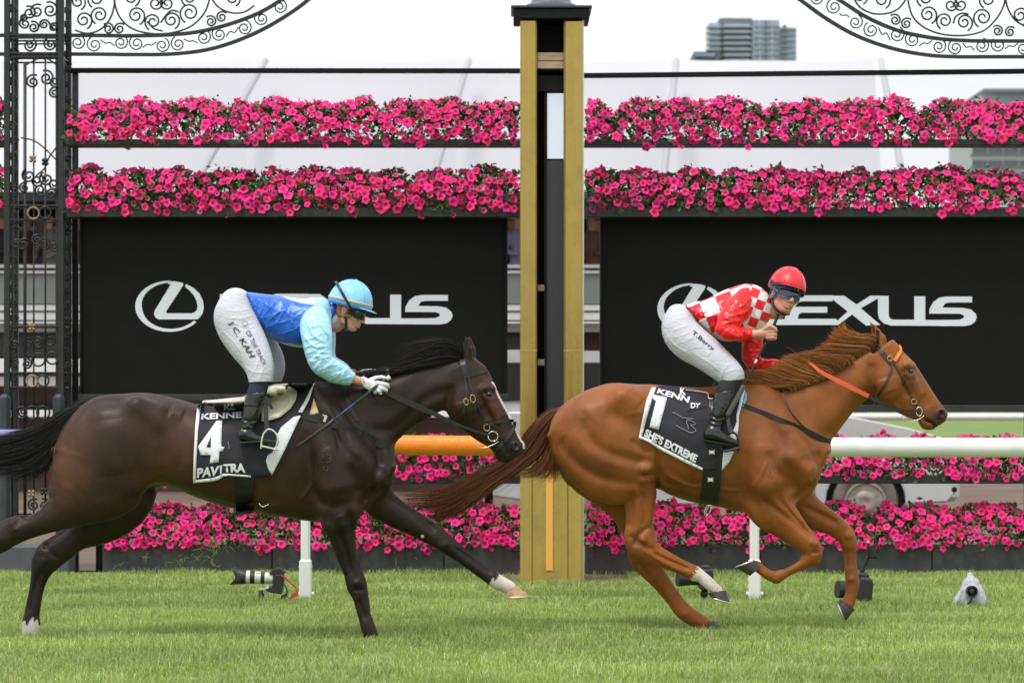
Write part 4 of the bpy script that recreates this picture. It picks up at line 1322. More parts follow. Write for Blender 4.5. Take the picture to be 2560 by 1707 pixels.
def both(S, strokes, y0, gap=.0):
    strokes = [(p, g * .92, a * 1.45) for p, g, a in strokes]
    relief(S, strokes, S.lo[1] - .1, y0 - gap)
    relief(S, strokes, y0 + gap, S.lo[1] + S.h * S.n[1] + .1)

def inflate(poly, y, wdt, name, m, parent, n=40, p=2.2, rings=7):
    """rounded solid with a traced outline (photograph pixels) and half depth wdt"""
    P = spline(np.array([at(a, b, y)[[0, 2]] for a, b in poly]), n, closed=True)
    c = P.mean(0)
    V, F = [], []
    ts = np.linspace(-1, 1, rings)
    for t in ts:
        sc = max(.02, (1 - abs(t) ** p) ** (1 / p))
        q = c + (P - c) * sc
        V.append(np.c_[q[:, 0], np.full(n, y + wdt * t), q[:, 1]])
    for i in range(rings - 1):
        for j in range(n):
            F.append([i * n + j, i * n + (j + 1) % n, (i + 1) * n + (j + 1) % n, (i + 1) * n + j])
    F += [list(range(n))[::-1], list(range((rings - 1) * n, rings * n))]
    return obj(name, mesh_np(name, np.concatenate(V), F, m), parent)

def hoof(parent, top, bottom, y, wdt, m_hoof, m_shoe, shoe=True, sole=None):
    """hoof between the coronet edge and the ground edge, each (px, py) toe -> heel, with its thin racing plate"""
    t0, t1 = np.array(top[0], float), np.array(top[1], float)
    b0, b1 = np.array(bottom[0], float), np.array(bottom[1], float)
    sc = FPX / (CAM_D + y)
    V, F = [], []
    n, lev = 20, 6
    a = np.linspace(0, 2 * math.pi, n, endpoint=False)
    for l in range(lev):
        f = l / (lev - 1)
        e0, e1 = t0 + (b0 - t0) * f, t1 + (b1 - t1) * f
        c, r = (e0 + e1) / 2, (e0 - e1) / 2
        w_ = wdt * (.80 + .20 * f)
        for q in a:
            pxy = c + r * math.cos(q)
            hw = w_ * math.sin(q) * (1 - .12 * math.cos(q) * -1 if math.cos(q) < 0 else 1)
            V.append(at(pxy[0], pxy[1], y + hw))
    for l in range(lev - 1):
        for j in range(n):
            F.append([l * n + j, l * n + (j + 1) % n, (l + 1) * n + (j + 1) % n, (l + 1) * n + j])
    F += [list(range(n))[::-1], list(range((lev - 1) * n, lev * n))]
    h = obj("hoof", mesh_np("hoof", V, F, m_hoof), parent)
    h.data.set_sharp_from_angle(angle=math.radians(50))
    if shoe:
        nrm = np.array([-(b1 - b0)[1], (b1 - b0)[0]]); nrm /= np.linalg.norm(nrm)
        if nrm @ ((b0 + b1) / 2 - (t0 + t1) / 2) < 0: nrm = -nrm
        c, r = (b0 + b1) / 2 + nrm * 1.5, (b0 - b1) / 2
        pts = []
        for q in np.linspace(-2.5, 2.5, 17):
            pxy = c + r * math.cos(q) * 1.0
            pts.append(at(pxy[0], pxy[1], y + wdt * .95 * math.sin(q)))
        MB().tube(pts, .006, 6).build("shoe", m_shoe, h, smooth=True).location = (0, 0, 0)
        if sole is not None:
            c = (b0 + b1) / 2 + nrm * 2.5
            ang = np.linspace(0, 2 * math.pi, 16, endpoint=False)
            V = [at(*(c + r * .72 * math.cos(q)), y + wdt * .70 * math.sin(q)) for q in ang]
            obj("sole", mesh_np("sole", V, [list(range(16))], sole), h, loc=(0, 0, 0))
    return h

def flow(lines, n, wdt, spread, seed=1, seg=14, y0=0.0, ysp=.03, fray=.5, pal=((.01, .008, .007),), tuft=0):
    """tail or mane hair running between guide lines; lines: list of polylines of (px, py) from root to tip, blended at random"""
    r = np.random.default_rng(seed)
    G = [spline(np.array(l, float), 30) for l in lines]
    V, F, C, cnt = [], [], [], 0
    pal = np.array(pal, float)
    for i in range(n):
        a = r.random() * (len(G) - 1)
        if tuft:
            a0 = (np.floor(a * tuft) + .5) / tuft
            a = float(np.clip(a0 + (a - a0) * .9, 0, len(G) - 1.001))
        j = int(a); f = a - j
        g = G[j] * (1 - f) + G[min(j + 1, len(G) - 1)] * f
        t1 = r.uniform(1 - fray, 1.0)
        if tuft:
            g0 = G[int(a0)] * (1 - (a0 - int(a0))) + G[min(int(a0) + 1, len(G) - 1)] * (a0 - int(a0))
            g = g + (g0 - g) * (np.linspace(0, 1, 30) ** 1.5 * .45)[:, None]
        tt = np.linspace(r.uniform(0, .25), t1, seg)
        q = np.stack([np.interp(tt * 29, np.arange(30), g[:, c]) for c in (0, 1)], 1)
        ph = r.uniform(0, 6.28, 2)
        fly = r.random() < .10
        amp = (3.2 if fly else 1) * spread * np.linspace(.2, 1, seg)
        q[:, 0] += amp * np.sin(ph[0] + tt * 5) * r.normal(0, 1)
        q[:, 1] += amp * np.sin(ph[1] + tt * 4) * r.normal(0, 1)
        yy = y0 + r.normal(0, ysp) * np.linspace(.5, 1.3, seg)
        P = np.array([at(c[0], c[1], y) for c, y in zip(q, yy)])
        T = np.gradient(P, axis=0); T /= np.linalg.norm(T, axis=1)[:, None] + 1e-9
        S = np.cross(T, (0, 1, 0)); S /= np.linalg.norm(S, axis=1)[:, None] + 1e-9
        w0 = wdt * r.uniform(.5, 1.4) * (.5 if fly else 1)
        rr = (w0 * np.clip(1.15 - np.linspace(0, 1, seg) ** 2, .12, 1))[:, None]
        ring = np.stack([P + S * rr, P - S * rr * .5 + np.array((0, 1, 0)) * rr * .9, P - S * rr * .5 - np.array((0, 1, 0)) * rr * .9], 1).reshape(-1, 3)
        V.append(ring)
        C.append(np.tile(pal[r.integers(len(pal))] * r.uniform(.6, 1.4), (3 * seg, 1)) * np.repeat(np.linspace(.85, 1.15, seg), 3)[:, None])
        for s_ in range(seg - 1):
            o = cnt + 3 * s_
            for c in range(3):
                F.append([o + c, o + (c + 1) % 3, o + 3 + (c + 1) % 3, o + 3 + c])
        cnt += 3 * seg
    return np.concatenate(V), np.array(F), np.concatenate(C)

def strap(sdf, pts, wpx, m, name, parent, y0, off=.005, th=.004, n=None, edge=None):
    """flat leather strap lying on the near side of the animal; pts photograph pixels"""
    P = spline(np.array(pts, float), n or 8 * len(pts))
    T = np.gradient(P, axis=0); T /= np.linalg.norm(T, axis=1)[:, None] + 1e-9
    N = np.c_[-T[:, 1], T[:, 0]]
    c = onto(sdf, P, off, y0)
    rows = []
    yl = c[:, 1]
    ker = np.ones(5) / 5
    yl = np.convolve(np.pad(yl, 2, mode='edge'), ker, 'valid')
    for sgn, dep in ((-1, 0), (1, 0), (1, th), (-1, th)):
        rows.append(np.array([at(p[0], p[1], y - th + dep) for p, y in zip(P + N * sgn * wpx / 2, yl)]))
    m_ = len(P)
    V = np.stack(rows, 1).reshape(-1, 3)
    F = []
    for i in range(m_ - 1):
        for k in range(4):
            F.append([i * 4 + k, i * 4 + (k + 1) % 4, i * 4 + 4 + (k + 1) % 4, i * 4 + 4 + k])
    F += [[0, 1, 2, 3], [(m_ - 1) * 4 + 3, (m_ - 1) * 4 + 2, (m_ - 1) * 4 + 1, (m_ - 1) * 4]]
    return obj(name, mesh_np(name, V, F, m, smooth=False), parent)

def free_strap(pts, wpx, m, name, parent, th=.004, n=30):
    """strap hanging free: rows (px, py, depth)"""
    P = spline(np.array(pts, float), n)
    T = np.gradient(P[:, :2], axis=0); T /= np.linalg.norm(T, axis=1)[:, None] + 1e-9
    N = np.c_[-T[:, 1], T[:, 0]]
    W = np.full(n, wpx) if np.isscalar(wpx) else np.interp(np.linspace(0, 1, n), np.linspace(0, 1, len(wpx)), wpx)
    rows = [np.array([at(p[0] + q[0] * s * w_ / 2, p[1] + q[1] * s * w_ / 2, p[2] + d) for p, q, w_ in zip(P, N, W)]) for s, d in ((-1, 0), (1, 0), (1, th), (-1, th))]
    V = np.stack(rows, 1).reshape(-1, 3)
    F = [[i * 4 + k, i * 4 + (k + 1) % 4, i * 4 + 4 + (k + 1) % 4, i * 4 + 4 + k] for i in range(n - 1) for k in range(4)]
    F += [[0, 1, 2, 3], [(n - 1) * 4 + 3, (n - 1) * 4 + 2, (n - 1) * 4 + 1, (n - 1) * 4]]
    return obj(name, mesh_np(name, V, F, m, smooth=False), parent)

def ring(c, rx, rz, r, name, m, parent, rot=0.0, yaw=0.0, n=24):
    """oval metal ring facing the camera"""
    a = np.linspace(0, 2 * math.pi, n, endpoint=False)
    x, z = rx * np.cos(a), rz * np.sin(a)
    X = x * math.cos(rot) - z * math.sin(rot)
    Z = x * math.sin(rot) + z * math.cos(rot)
    pts = np.c_[c[0] + X * math.cos(yaw), c[1] + X * math.sin(yaw), c[2] + Z]
    return MB().tube(pts, r, 6, closed=True, up=(0, 1, 0.01)).build(name, m, parent, smooth=True)

H_VOX = .0072
m_dark = mat("dark bay coat", attr=True, rough=.47, bump=.7, bscale=90, bdetail=8, bdist=.0022, var=.20, vscale=9, detail=9, spec=.27, rough_var=.08)
m_chest = mat("chestnut coat", attr=True, rough=.47, bump=.7, bscale=90, bdetail=8, bdist=.0022, var=.16, vscale=9, detail=9, spec=.27, rough_var=.08)
m_hair = mat("horse hair", attr=True, rough=.42, spec=.45)
m_hoofpale = mat("pale hoof horn", (.42, .28, .14), rough=.5, var=.35, vscale=40)
m_hoofdark = mat("dark hoof horn", (.055, .045, .04), rough=.55, var=.35, vscale=40)
m_alu = mat("racing plate metal", (.7, .7, .68), rough=.3, metal=1)
m_eye = mat("wet eye", (.006, .004, .003), rough=.06, spec=.8)
m_leather = mat("black leather strap", (.012, .011, .011), rough=.45, bump=.3, bscale=200, var=.3, vscale=40)
m_brownlea = mat("brown leather strap", (.035, .018, .012), rough=.45, bump=.3, bscale=200, var=.3, vscale=40)
m_brass = mat("brass buckle", (.62, .46, .2), rough=.3, metal=1)
m_steel = mat("steel bit ring", (.72, .72, .7), rough=.22, metal=1)

def build_dark_horse():
    y0 = -0.27
    yn, yf = y0 - .13, y0 + .13
    A, A2, B, D = crop(0, 940, 2.24), crop(0, 940, 3.1375), crop(640, 1060, 2.704), crop(900, 800, 3.564)
    root = empty("horse", at(560, 1600, y0) * [1, 1, 0], "dark bay racehorse galloping in number 4 saddle cloth, behind the chestnut", "horse")
    S = SDF((-4.0, y0 - .42, -.02), (.16, y0 + .42, 1.95), H_VOX)
    # trunk
    loft(S, (100, 1130), (1000, 1130),
         [(140, 1120), (152, 1080), (185, 1035), (237, 997), (300, 985), (370, 982), (446, 997), (495, 1010), (570, 1016), (640, 1006), (700, 982), (760, 965), (820, 975), (880, 1010), (930, 1055), (968, 1100), (984, 1140), (987, 1165)],
         [(140, 1130), (150, 1190), (190, 1225), (260, 1238), (340, 1225), (422, 1216), (491, 1243), (558, 1265), (625, 1277), (681, 1288), (751, 1299), (805, 1304), (860, 1296), (910, 1274), (950, 1246), (976, 1218), (986, 1180), (987, 1168)],
         [(140, 1130, .06), (160, 1130, .15), (220, 1130, .235), (320, 1130, .27), (420, 1130, .255), (520, 1130, .285), (620, 1130, .30), (720, 1130, .285), (820, 1130, .245), (900, 1130, .215), (960, 1130, .16), (988, 1130, .10)], y0, k=.02, p=2.15)
    # neck and head
    loft(S, (850, 1070), (1150, 950),
         [(740, 975), (800, 962), (850, 957), (900, 952), (973, 938), (1012, 927), (1068, 912), (1110, 903), (1140, 896), (1170, 890)],
         [(900, 1230), (960, 1190), (985, 1140), (988, 1110), (1007, 1089), (1032, 1067), (1062, 1050), (1090, 1034), (1118, 1016), (1150, 985), (1185, 960)],
         [(800, 1070, .17), (900, 1060, .145), (980, 1010, .115), (1060, 980, .092), (1120, 960, .08), (1180, 930, .07)], y0, k=.06, p=2.2)
    hy = y0 + .0
    loft(S, (1150, 930), (1290, 1130),
         [(1118, 925), (1128, 903), (1150, 893), (1180, 893), (1206, 909), (1220, 925), (1235, 957), (1251, 993), (1273, 1033), (1290, 1068), (1301, 1094), (1311, 1108), (1313, 1120), (1310, 1130)],
         [(1112, 940), (1112, 975), (1114, 1012), (1122, 1040), (1136, 1062), (1155, 1074), (1177, 1090), (1199, 1105), (1219, 1116), (1232, 1128), (1238, 1143), (1250, 1153), (1264, 1157), (1280, 1154), (1292, 1146), (1300, 1137)],
         [(1120, 900, .06), (1150, 930, .082), (1180, 970, .098), (1205, 1010, .092), (1232, 1046, .068), (1255, 1080, .056), (1275, 1110, .060), (1290, 1130, .052), (1300, 1142, .03)], hy, k=.03, p=2.4)
    yh = y0 - .10
    S.ell(at(1165, 1010, y0 - .075), (.085, .035, .10), k=.03)                       # cheek
    S.rod([(1205, 975, 11, y0 - .085), (1232, 1020, 8, y0 - .072), (1245, 1052, 5, y0 - .06)], k=.02)   # facial crest
    S.ell(at(1222, 984, y0 - .112), (.026, .02, .018), k=.012, op='sub')
    S.ell(at(1289, 1116, y0 - .066), (.024, .030, .030), k=.012)                     # nostril wing
    S.ell(at(1291, 1115, y0 - .09), (.018, .035, .024), k=.012, op='sub')
    S.ell(at(1289, 1116, y0 + .066), (.024, .030, .030), k=.012)
    S.rod([(1292, 1143, 2.5, y0 - .05), (1272, 1140, 2.5, y0 - .06), (1256, 1134, 2.5, y0 - .06), (1244, 1122, 2, y0 - .06)], k=.006, op='sub')   # mouth line
    # ears
    for sy, sh in ((-.052, 0), (.052, 8)):
        S.rod([(1170 + sh, 900, 13, y0 + sy * .8), (1168 + sh, 872, 12.5, y0 + sy), (1166 + sh, 850, 6, y0 + sy), (1164 + sh, 842, 2, y0 + sy)], k=.012, K=.8)
        S.rod([(1165 + sh, 896, 5, y0 + sy * 1.2 - .02), (1164 + sh, 872, 7, y0 + sy * 1.2 - .018), (1164 + sh, 852, 3, y0 + sy - .012)], k=.006, op='sub')
    # near hind leg, trailing
    S.limb([(172, 1104, 378, 1100, yn + .04, .46), (139, 1125, 385, 1205, yn, .42), (133, 1190, 268, 1276, yn - .01, .5), (113, 1249, 202, 1296, yn, .66), (78, 1273, 136, 1322, yn, .72), (42, 1289, 76, 1346, yn, .72), (8, 1300, 36, 1364, yn, .62), (-30, 1335, 0, 1384, yn, .6)], k=.05)
    S.rod([(4, 1345, 30, yn), (-40, 1374, 20, yn), (-120, 1407, 16, yn), (-155, 1428, 22, yn), (-205, 1470, 18, yn)], k=.02, K=.8)
    # far hind leg, reaching the ground
    S.limb([(220, 1200, 400, 1190, yf, .5), (205, 1255, 378, 1240, yf, .5), (190, 1292, 310, 1308, yf, .6), (160, 1326, 228, 1352, yf, .72), (126, 1346, 186, 1387, yf, .7), (95, 1364, 146, 1420, yf, .62), (86, 1405, 122, 1444, yf, .66), (72, 1476, 108, 1482, yf, .72), (61, 1530, 99, 1538, yf, .8), (55, 1556, 101, 1562, yf, .85), (56, 1585, 100, 1590, yf, .85)], k=.04)
    # near fore leg, bearing
    S.rod([(850, 1215, 72, yn + .0), (850, 1262, 58, yn - .015), (848, 1304, 46, yn - .02), (858, 1337, 37, yn - .01), (872, 1393, 29, yn), (883, 1430, 24, yn), (892, 1463, 26, yn), (903, 1496, 19.5, yn), (911, 1537, 16, yn), (921, 1570, 18.5, yn), (930, 1594, 17, yn)], k=.05, K=.82)
    # far fore leg, reaching forward
    q = [(*B(a, b), r / 2.704, y) for a, b, r, y in [(760, 430, 120, yf - .03), (850, 540, 112, yf), (945, 605, 96, yf), (1085, 680, 83, yf), (1220, 762, 71, yf), (1340, 848, 58, yf), (1400, 895, 50, yf), (1465, 948, 46, yf), (1565, 1022, 45, yf), (1635, 1066, 52, yf), (1715, 1105, 46, yf)]]
    S.rod(q, k=.045, K=.8)
    # muscle masses and grooves on both sides
    for s in (-1, 1):
        Y = lambda d: y0 + s * d
        S.ell(at(300, 1075, Y(.19)), (.16, .05, .09), k=.06, rot=np.array([[.9, 0, .43], [0, 1, 0], [-.43, 0, .9]]))         # gluteal
        S.rod([(345, 1015, 18, Y(.215)), (390, 1045, 18, Y(.205))], k=.12)                                                      # hip point
        pass
        S.rod([(790, 990, 26, Y(.10)), (835, 1065, 34, Y(.165)), (885, 1140, 40, Y(.20)), (930, 1190, 34, Y(.17))], k=.05)      # shoulder blade
        S.rod([(800, 1050, 30, Y(.17)), (815, 1130, 44, Y(.205)), (835, 1210, 46, Y(.20))], k=.05)                              # triceps
    # sinews of the lower legs
    R3 = crop(0, 750, 1.742)
    q = lambda *a: [R3(*p) for p in a]
    both(S, [(q((1385, 430), (1440, 540), (1500, 640), (1570, 720)), 9, 9), (q((1330, 560), (1345, 700), (1360, 820), (1440, 900)), 14, 12), (q((1440, 905), (1520, 880), (1570, 800)), 9, 9),
             (q((1420, 640), (1480, 740), (1500, 840)), 22, -10), (q((1640, 600), (1645, 720), (1610, 830), (1560, 890)), 8, 16), (q((1690, 640), (1700, 740), (1680, 830)), 9, -8),
             (q((1580, 560), (1700, 560), (1850, 430), (1960, 390)), 11, 10), (q((1560, 430), (1700, 470), (1850, 340), (1980, 300)), 16, 6), (q((1500, 400), (1640, 460)), 20, -8),
             (q((700, 470), (760, 520), (800, 620), (780, 740)), 16, 9), (q((740, 480), (800, 500)), 14, -9), (q((560, 440), (640, 500), (690, 600), (700, 720)), 22, 7),
             (q((400, 470), (380, 600), (390, 740), (440, 880)), 16, 7), (q((480, 520), (500, 640), (520, 760)), 30, -8), (q((300, 560), (290, 700), (300, 820)), 12, 5),
             (q((560, 880), (640, 830), (720, 780)), 10, 8), (q((900, 480), (1000, 500), (1100, 520)), 26, -5),
             (q((1230, 700), (1250, 800), (1290, 900)), 12, 4), (q((1150, 690), (1165, 800), (1200, 890)), 12, 4), (q((1070, 690), (1080, 780), (1110, 860)), 12, 3.5), (q((980, 700), (990, 770), (1010, 830)), 12, 3.5),
             (q((820, 840), (960, 870), (1100, 890)), 12, 5), (q((900, 850), (1050, 890), (1250, 900)), 3, -4), (q((1400, 470), (1460, 560), (1480, 660)), 4, 5), (q((1440, 460), (1500, 560), (1520, 640)), 4, 5), (q((1480, 450), (1540, 540)), 4, 4), (q((1300, 880), (1360, 800), (1380, 700)), 3, -4), (q((1490, 930), (1510, 1030), (1530, 1130)), 2.6, -4), (q((2080, 470), (2130, 540), (2170, 560)), 2.4, -4), (q((2100, 560), (2150, 480)), 2.4, -3.5)], y0)
    both(S, [([(1205, 972), (1222, 966), (1240, 976)], 7, -9), ([(1208, 985), (1222, 998), (1238, 992)], 6, -6), ([(1218, 1005), (1236, 1035), (1250, 1062)], 8, -7), ([(1205, 1010), (1228, 1050)], 8, 8),
             ([(1205, 925), (1222, 948)], 7, 7), ([(1255, 1040), (1275, 1085)], 8, 6), ([(1128, 960), (1122, 1010), (1138, 1050)], 9, 9), ([(1155, 1000), (1165, 1040)], 22, -7), ([(1245, 1095), (1262, 1120), (1270, 1140)], 5, 5)], y0, .01)
    # sinew, knee and hock relief
    near = [(q((1460, 960), (1500, 1080), (1530, 1200)), 6, 10), (q((1510, 900), (1545, 1040), (1560, 1160)), 6, 9), (q((1480, 930), (1500, 990)), 10, -8), (q((1535, 1235), (1575, 1225)), 7, -7), (q((1535, 1262), (1580, 1262)), 4, 6), (q((1560, 1300), (1590, 1400)), 5, 8), (q((1545, 1290), (1570, 1390)), 4, -5),
            (q((40, 960), (70, 1010)), 8, -8), (q((180, 900), (90, 960)), 8, 9), (q((230, 850), (120, 930), (40, 1000)), 9, 6)]
    far = [(q((1690, 860), (1800, 930), (1900, 1010)), 7, 12), (q((1740, 850), (1860, 930), (1950, 1010)), 8, -7), (q((1900, 1080), (1960, 1060)), 8, -6), (q((1975, 1075), (2080, 1150), (2140, 1190)), 4, 8),
           (q((300, 990), (230, 1040), (180, 1080)), 8, 9), (q((190, 1120), (170, 1180)), 8, -7), (q((170, 1190), (140, 1290), (125, 1360)), 4.5, 9), (q((190, 1060), (250, 1130)), 6, 6)]
    near = [(p_, g_ * .85, a_ * 1.7) for p_, g_, a_ in near]; far = [(p_, g_ * .85, a_ * 1.6) for p_, g_, a_ in far]
    relief(S, near, S.lo[1] - .1, y0 - .02)
    relief(S, far, y0 + .02, y0 + .128, .02)
    V, F = S.skin()
    dk = (.0235, .0125, .0080)
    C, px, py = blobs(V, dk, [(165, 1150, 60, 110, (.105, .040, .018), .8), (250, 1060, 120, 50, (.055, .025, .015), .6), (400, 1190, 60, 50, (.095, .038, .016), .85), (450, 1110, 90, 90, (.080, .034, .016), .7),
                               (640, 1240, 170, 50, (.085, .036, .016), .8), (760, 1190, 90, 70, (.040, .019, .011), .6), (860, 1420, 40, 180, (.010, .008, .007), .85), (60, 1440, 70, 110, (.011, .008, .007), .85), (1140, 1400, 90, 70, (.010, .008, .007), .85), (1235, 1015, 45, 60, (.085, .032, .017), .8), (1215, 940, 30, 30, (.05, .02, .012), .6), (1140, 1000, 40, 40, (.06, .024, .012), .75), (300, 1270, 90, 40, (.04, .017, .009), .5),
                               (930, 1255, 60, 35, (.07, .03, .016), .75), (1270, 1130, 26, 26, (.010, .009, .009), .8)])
    n1 = np.sin(px * .41 + np.sin(py * .13) * 2) * 6 + np.sin(px * .17) * 5
    wh = (py + n1 > 1552) & (px < 140) & (V[:, 1] > y0)
    wf = ((px - 1228) * .82 + (py - 1455) * .57 + n1 * .6 > 3) & (px > 1180) & (py > 1400)
    bl = (px > np.interp(py, [957, 993, 1033, 1068, 1094, 1108, 1122], [1235, 1251, 1273, 1290, 1301, 1311, 1313]) - 5.5) & (py > 955) & (py < 1122) & (V[:, 1] < y0 - .0) & (np.abs(V[:, 1] - y0) < .05)
    C[wh | wf] = (.60, .54, .49)
    C[bl] = (.62, .58, .55)
    ins = (np.abs(px - 1291) < 8) & (np.abs(py - 1115) < 11) & (V[:, 1] < y0) & (V[:, 1] > y0 - .082)
    C[ins] = (.05, .02, .02)
    C[(V[:, 1] > y0 - .075) & (np.abs(px - 1165) < 9) & (py < 885) & (px < 1166)] = (.006, .005, .005)
    body = obj("body", mesh_np("horse body", V, F, m_dark, colors=C), root)
    S.front_map()
    # eye
    e = MB().lathe([(.001, -.016), (.010, -.013), (.0155, -.005), (.0165, 0), (.0155, .005), (.010, .013), (.001, .016)], (0, 0, 0), 'y', 16)
    e.build("eye", m_eye, root, smooth=True, loc=Vector(at(1222, 985, y0 - .094)) - root.location)
    # hooves
    hoof(root, ((97, 1588), (58, 1584)), ((108, 1603), (52, 1603)), yf, .055, m_hoofpale, m_alu, False)
    hoof(root, ((946, 1592), (914, 1598)), ((958, 1612), (914, 1614)), yn, .052, m_hoofdark, m_alu, False)
    hoof(root, (B(1772, 1092), B(1700, 1118)), (B(1852, 1162), B(1680, 1172)), yf, .056, m_hoofpale, m_alu)
    hoof(root, ((-218, 1456), (-196, 1490)), ((-262, 1500), (-216, 1520)), yn, .055, m_hoofdark, m_alu)
    # mane, blown back
    lines = [[D(905, 240), D(800, 190), D(650, 176), D(500, 195), D(320, 235)], [D(900, 280), D(790, 240), D(620, 250), D(480, 290), D(310, 330)], [D(890, 320), D(760, 310), D(600, 350), D(450, 390), D(290, 430)],
             [D(820, 350), D(680, 370), D(520, 400), D(380, 430), D(220, 460)], [D(600, 400), D(450, 425), D(300, 450), D(120, 470), D(-60, 470)], [D(400, 450), D(260, 470), D(60, 480), D(-100, 490), D(-260, 500)], [D(200, 495), D(40, 500), D(-120, 510), D(-260, 525), D(-400, 520)]]
    lines = [[(l[0][0] + 6, l[0][1] + 12)] + l for l in lines]
    V1, F1, C1 = flow(lines, 3200, .0018, 5, seed=5, seg=10, y0=y0 - .02, ysp=.025, fray=.6, pal=((.010, .008, .007), (.016, .012, .010), (.007, .006, .006), (.030, .017, .010)), tuft=2.5)
    obj("mane", mesh_np("mane", V1, F1, m_hair, colors=C1), root)
    # tail
    lines = [[(242, 992), (215, 1002), (175, 1018), (110, 1060), (40, 1085), (-60, 1098), (-160, 1110)],
             [(240, 998), (205, 1012), (165, 1040), (100, 1085), (30, 1110), (-60, 1125), (-150, 1150)],
             [(236, 1002), (190, 1030), (150, 1070), (105, 1110), (40, 1140), (-50, 1155), (-140, 1190)],
             [(233, 1006), (180, 1045), (146, 1090), (115, 1130), (70, 1160), (0, 1172), (-80, 1190)],
             [(230, 1010), (172, 1060), (145, 1105), (130, 1140), (110, 1175), (85, 1195), (60, 1215)]]
    V1, F1, C1 = flow(lines, 2800, .0020, 7, seed=9, y0=y0 + .01, ysp=.03, fray=.45, pal=((.010, .008, .007), (.018, .013, .010), (.007, .006, .006)))
    obj("tail", mesh_np("tail", V1, F1, m_hair, colors=C1), root)
    # bridle
    bridle = empty("bridle", at(1190, 1000, y0), "black bridle with brass buckles on the dark bay horse's head", "bridle")
    chestgear = empty("breastplate", at(880, 1060, y0), "black breastplate straps across the dark bay horse's shoulder", "harness")
    saddle = empty("racing_saddle", at(620, 1010, y0), 'cream leather racing saddle with stirrups on the dark bay horse', "saddle")
    br = dict(parent=bridle, y0=y0 - .08)
    strap(S, [D(905, 335), D(925, 420), D(945, 490)], 13, m_leather, "headstall", **br)
    strap(S, [D(915, 495), D(1000, 480), D(1070, 462), D(1135, 440)], 11, m_leather, "browband", **br)
    strap(S, [D(930, 490), D(945, 570), D(948, 650), D(945, 700), D(925, 790), D(920, 830)], 5.5, m_leather, "throat_lash", **br)
    strap(S, [D(965, 500), D(985, 580), D(1010, 660), D(1050, 770), D(1100, 880), D(1130, 940)], 5, m_leather, "cheek_strap", **br)
    strap(S, [D(1015, 700), D(1025, 760), D(1030, 820)], 6, m_leather, "cheek_strap_end", **br)
    strap(S, [D(920, 750), D(860, 830), D(800, 885)], 3, m_leather, "throat_lash", **br)
    strap(S, [D(1145, 930), D(1220, 908), D(1300, 895), D(1370, 897)], 8, m_leather, "noseband", off=.010, **br)
    strap(S, [D(1380, 905), D(1370, 960), D(1320, 1040), D(1255, 1110), D(1200, 1175)], 8, m_leather, "noseband", off=.010, **br)
    for c, rx, rz in ((D(1005, 700), .015, .024), (D(945, 728), .013, .020), (D(1130, 957), .018, .021)):
        pt = onto(S, [c], .013, y0 - .08)[0]
        ring(pt, rx, rz, .0028, "buckle", m_brass, bridle, rot=.2)
    pt = onto(S, [D(1185, 1035)], .02, y0 - .07)[0]
    ring(pt, .030, .030, .0035, "bit_ring", m_steel, bridle)
    bit = [D(1232, 1082), D(1190, 1108), D(1120, 1135), D(1060, 1133), D(1035, 1110), D(1060, 1090)]
    MB().tube(spline(np.array([at(a, b, y0 - .085) for a, b in bit]), 24), .0035, 6).build("ring_bit", m_steel, bridle, smooth=True)
    # girth, breastplate
    strap(S, [B(690, 50), B(560, 10), B(500, -5)], 15, m_leather, "breastplate", chestgear, y0 - .2, off=.008)
    C6 = crop(480, 660, 3.137)
    strap(S, [C6(800, 1160), C6(900, 1190), C6(1000, 1215), C6(1110, 1250), C6(1220, 1290), C6(1330, 1330), C6(1430, 1390), C6(1540, 1430)], 21, m_leather, "breastplate", chestgear, y0 - .2, off=.007)
    strap(S, [C6(1175, 930), C6(1210, 1050), C6(1250, 1140), C6(1300, 1230)], 9, m_leather, "neck_strap", chestgear, y0 - .15, off=.006)
    for c in (C6(1035, 1210), C6(1312, 1315)):
        pt = onto(S, [c], .014, y0 - .2)[0]
        MB().box(pt, (.035, .008, .045), ry=.3, bev=.003).build("buckle", m_steel if c[0] < 830 else m_leather, chestgear)
    strap(S, [(615, 1160), (612, 1200), (611, 1240), (612, 1275), (614, 1284)], 46, m_leather, "girth", saddle, y0 - .28, off=.010, th=.006)
    strap(S, [(596, 1168), (593, 1210), (591, 1250), (594, 1282)], 5, m_leather, "girth_edge", saddle, y0 - .28, off=.014, th=.006)
    MB().tube(spline([at(648, 1258, y0 - .31), at(655, 1266, y0 - .31), at(664, 1264, y0 - .31), at(672, 1260, y0 - .31)], 12), .003, 6).build("girth_hook", m_steel, saddle, smooth=True)
    return root, S, y0, bridle, saddle

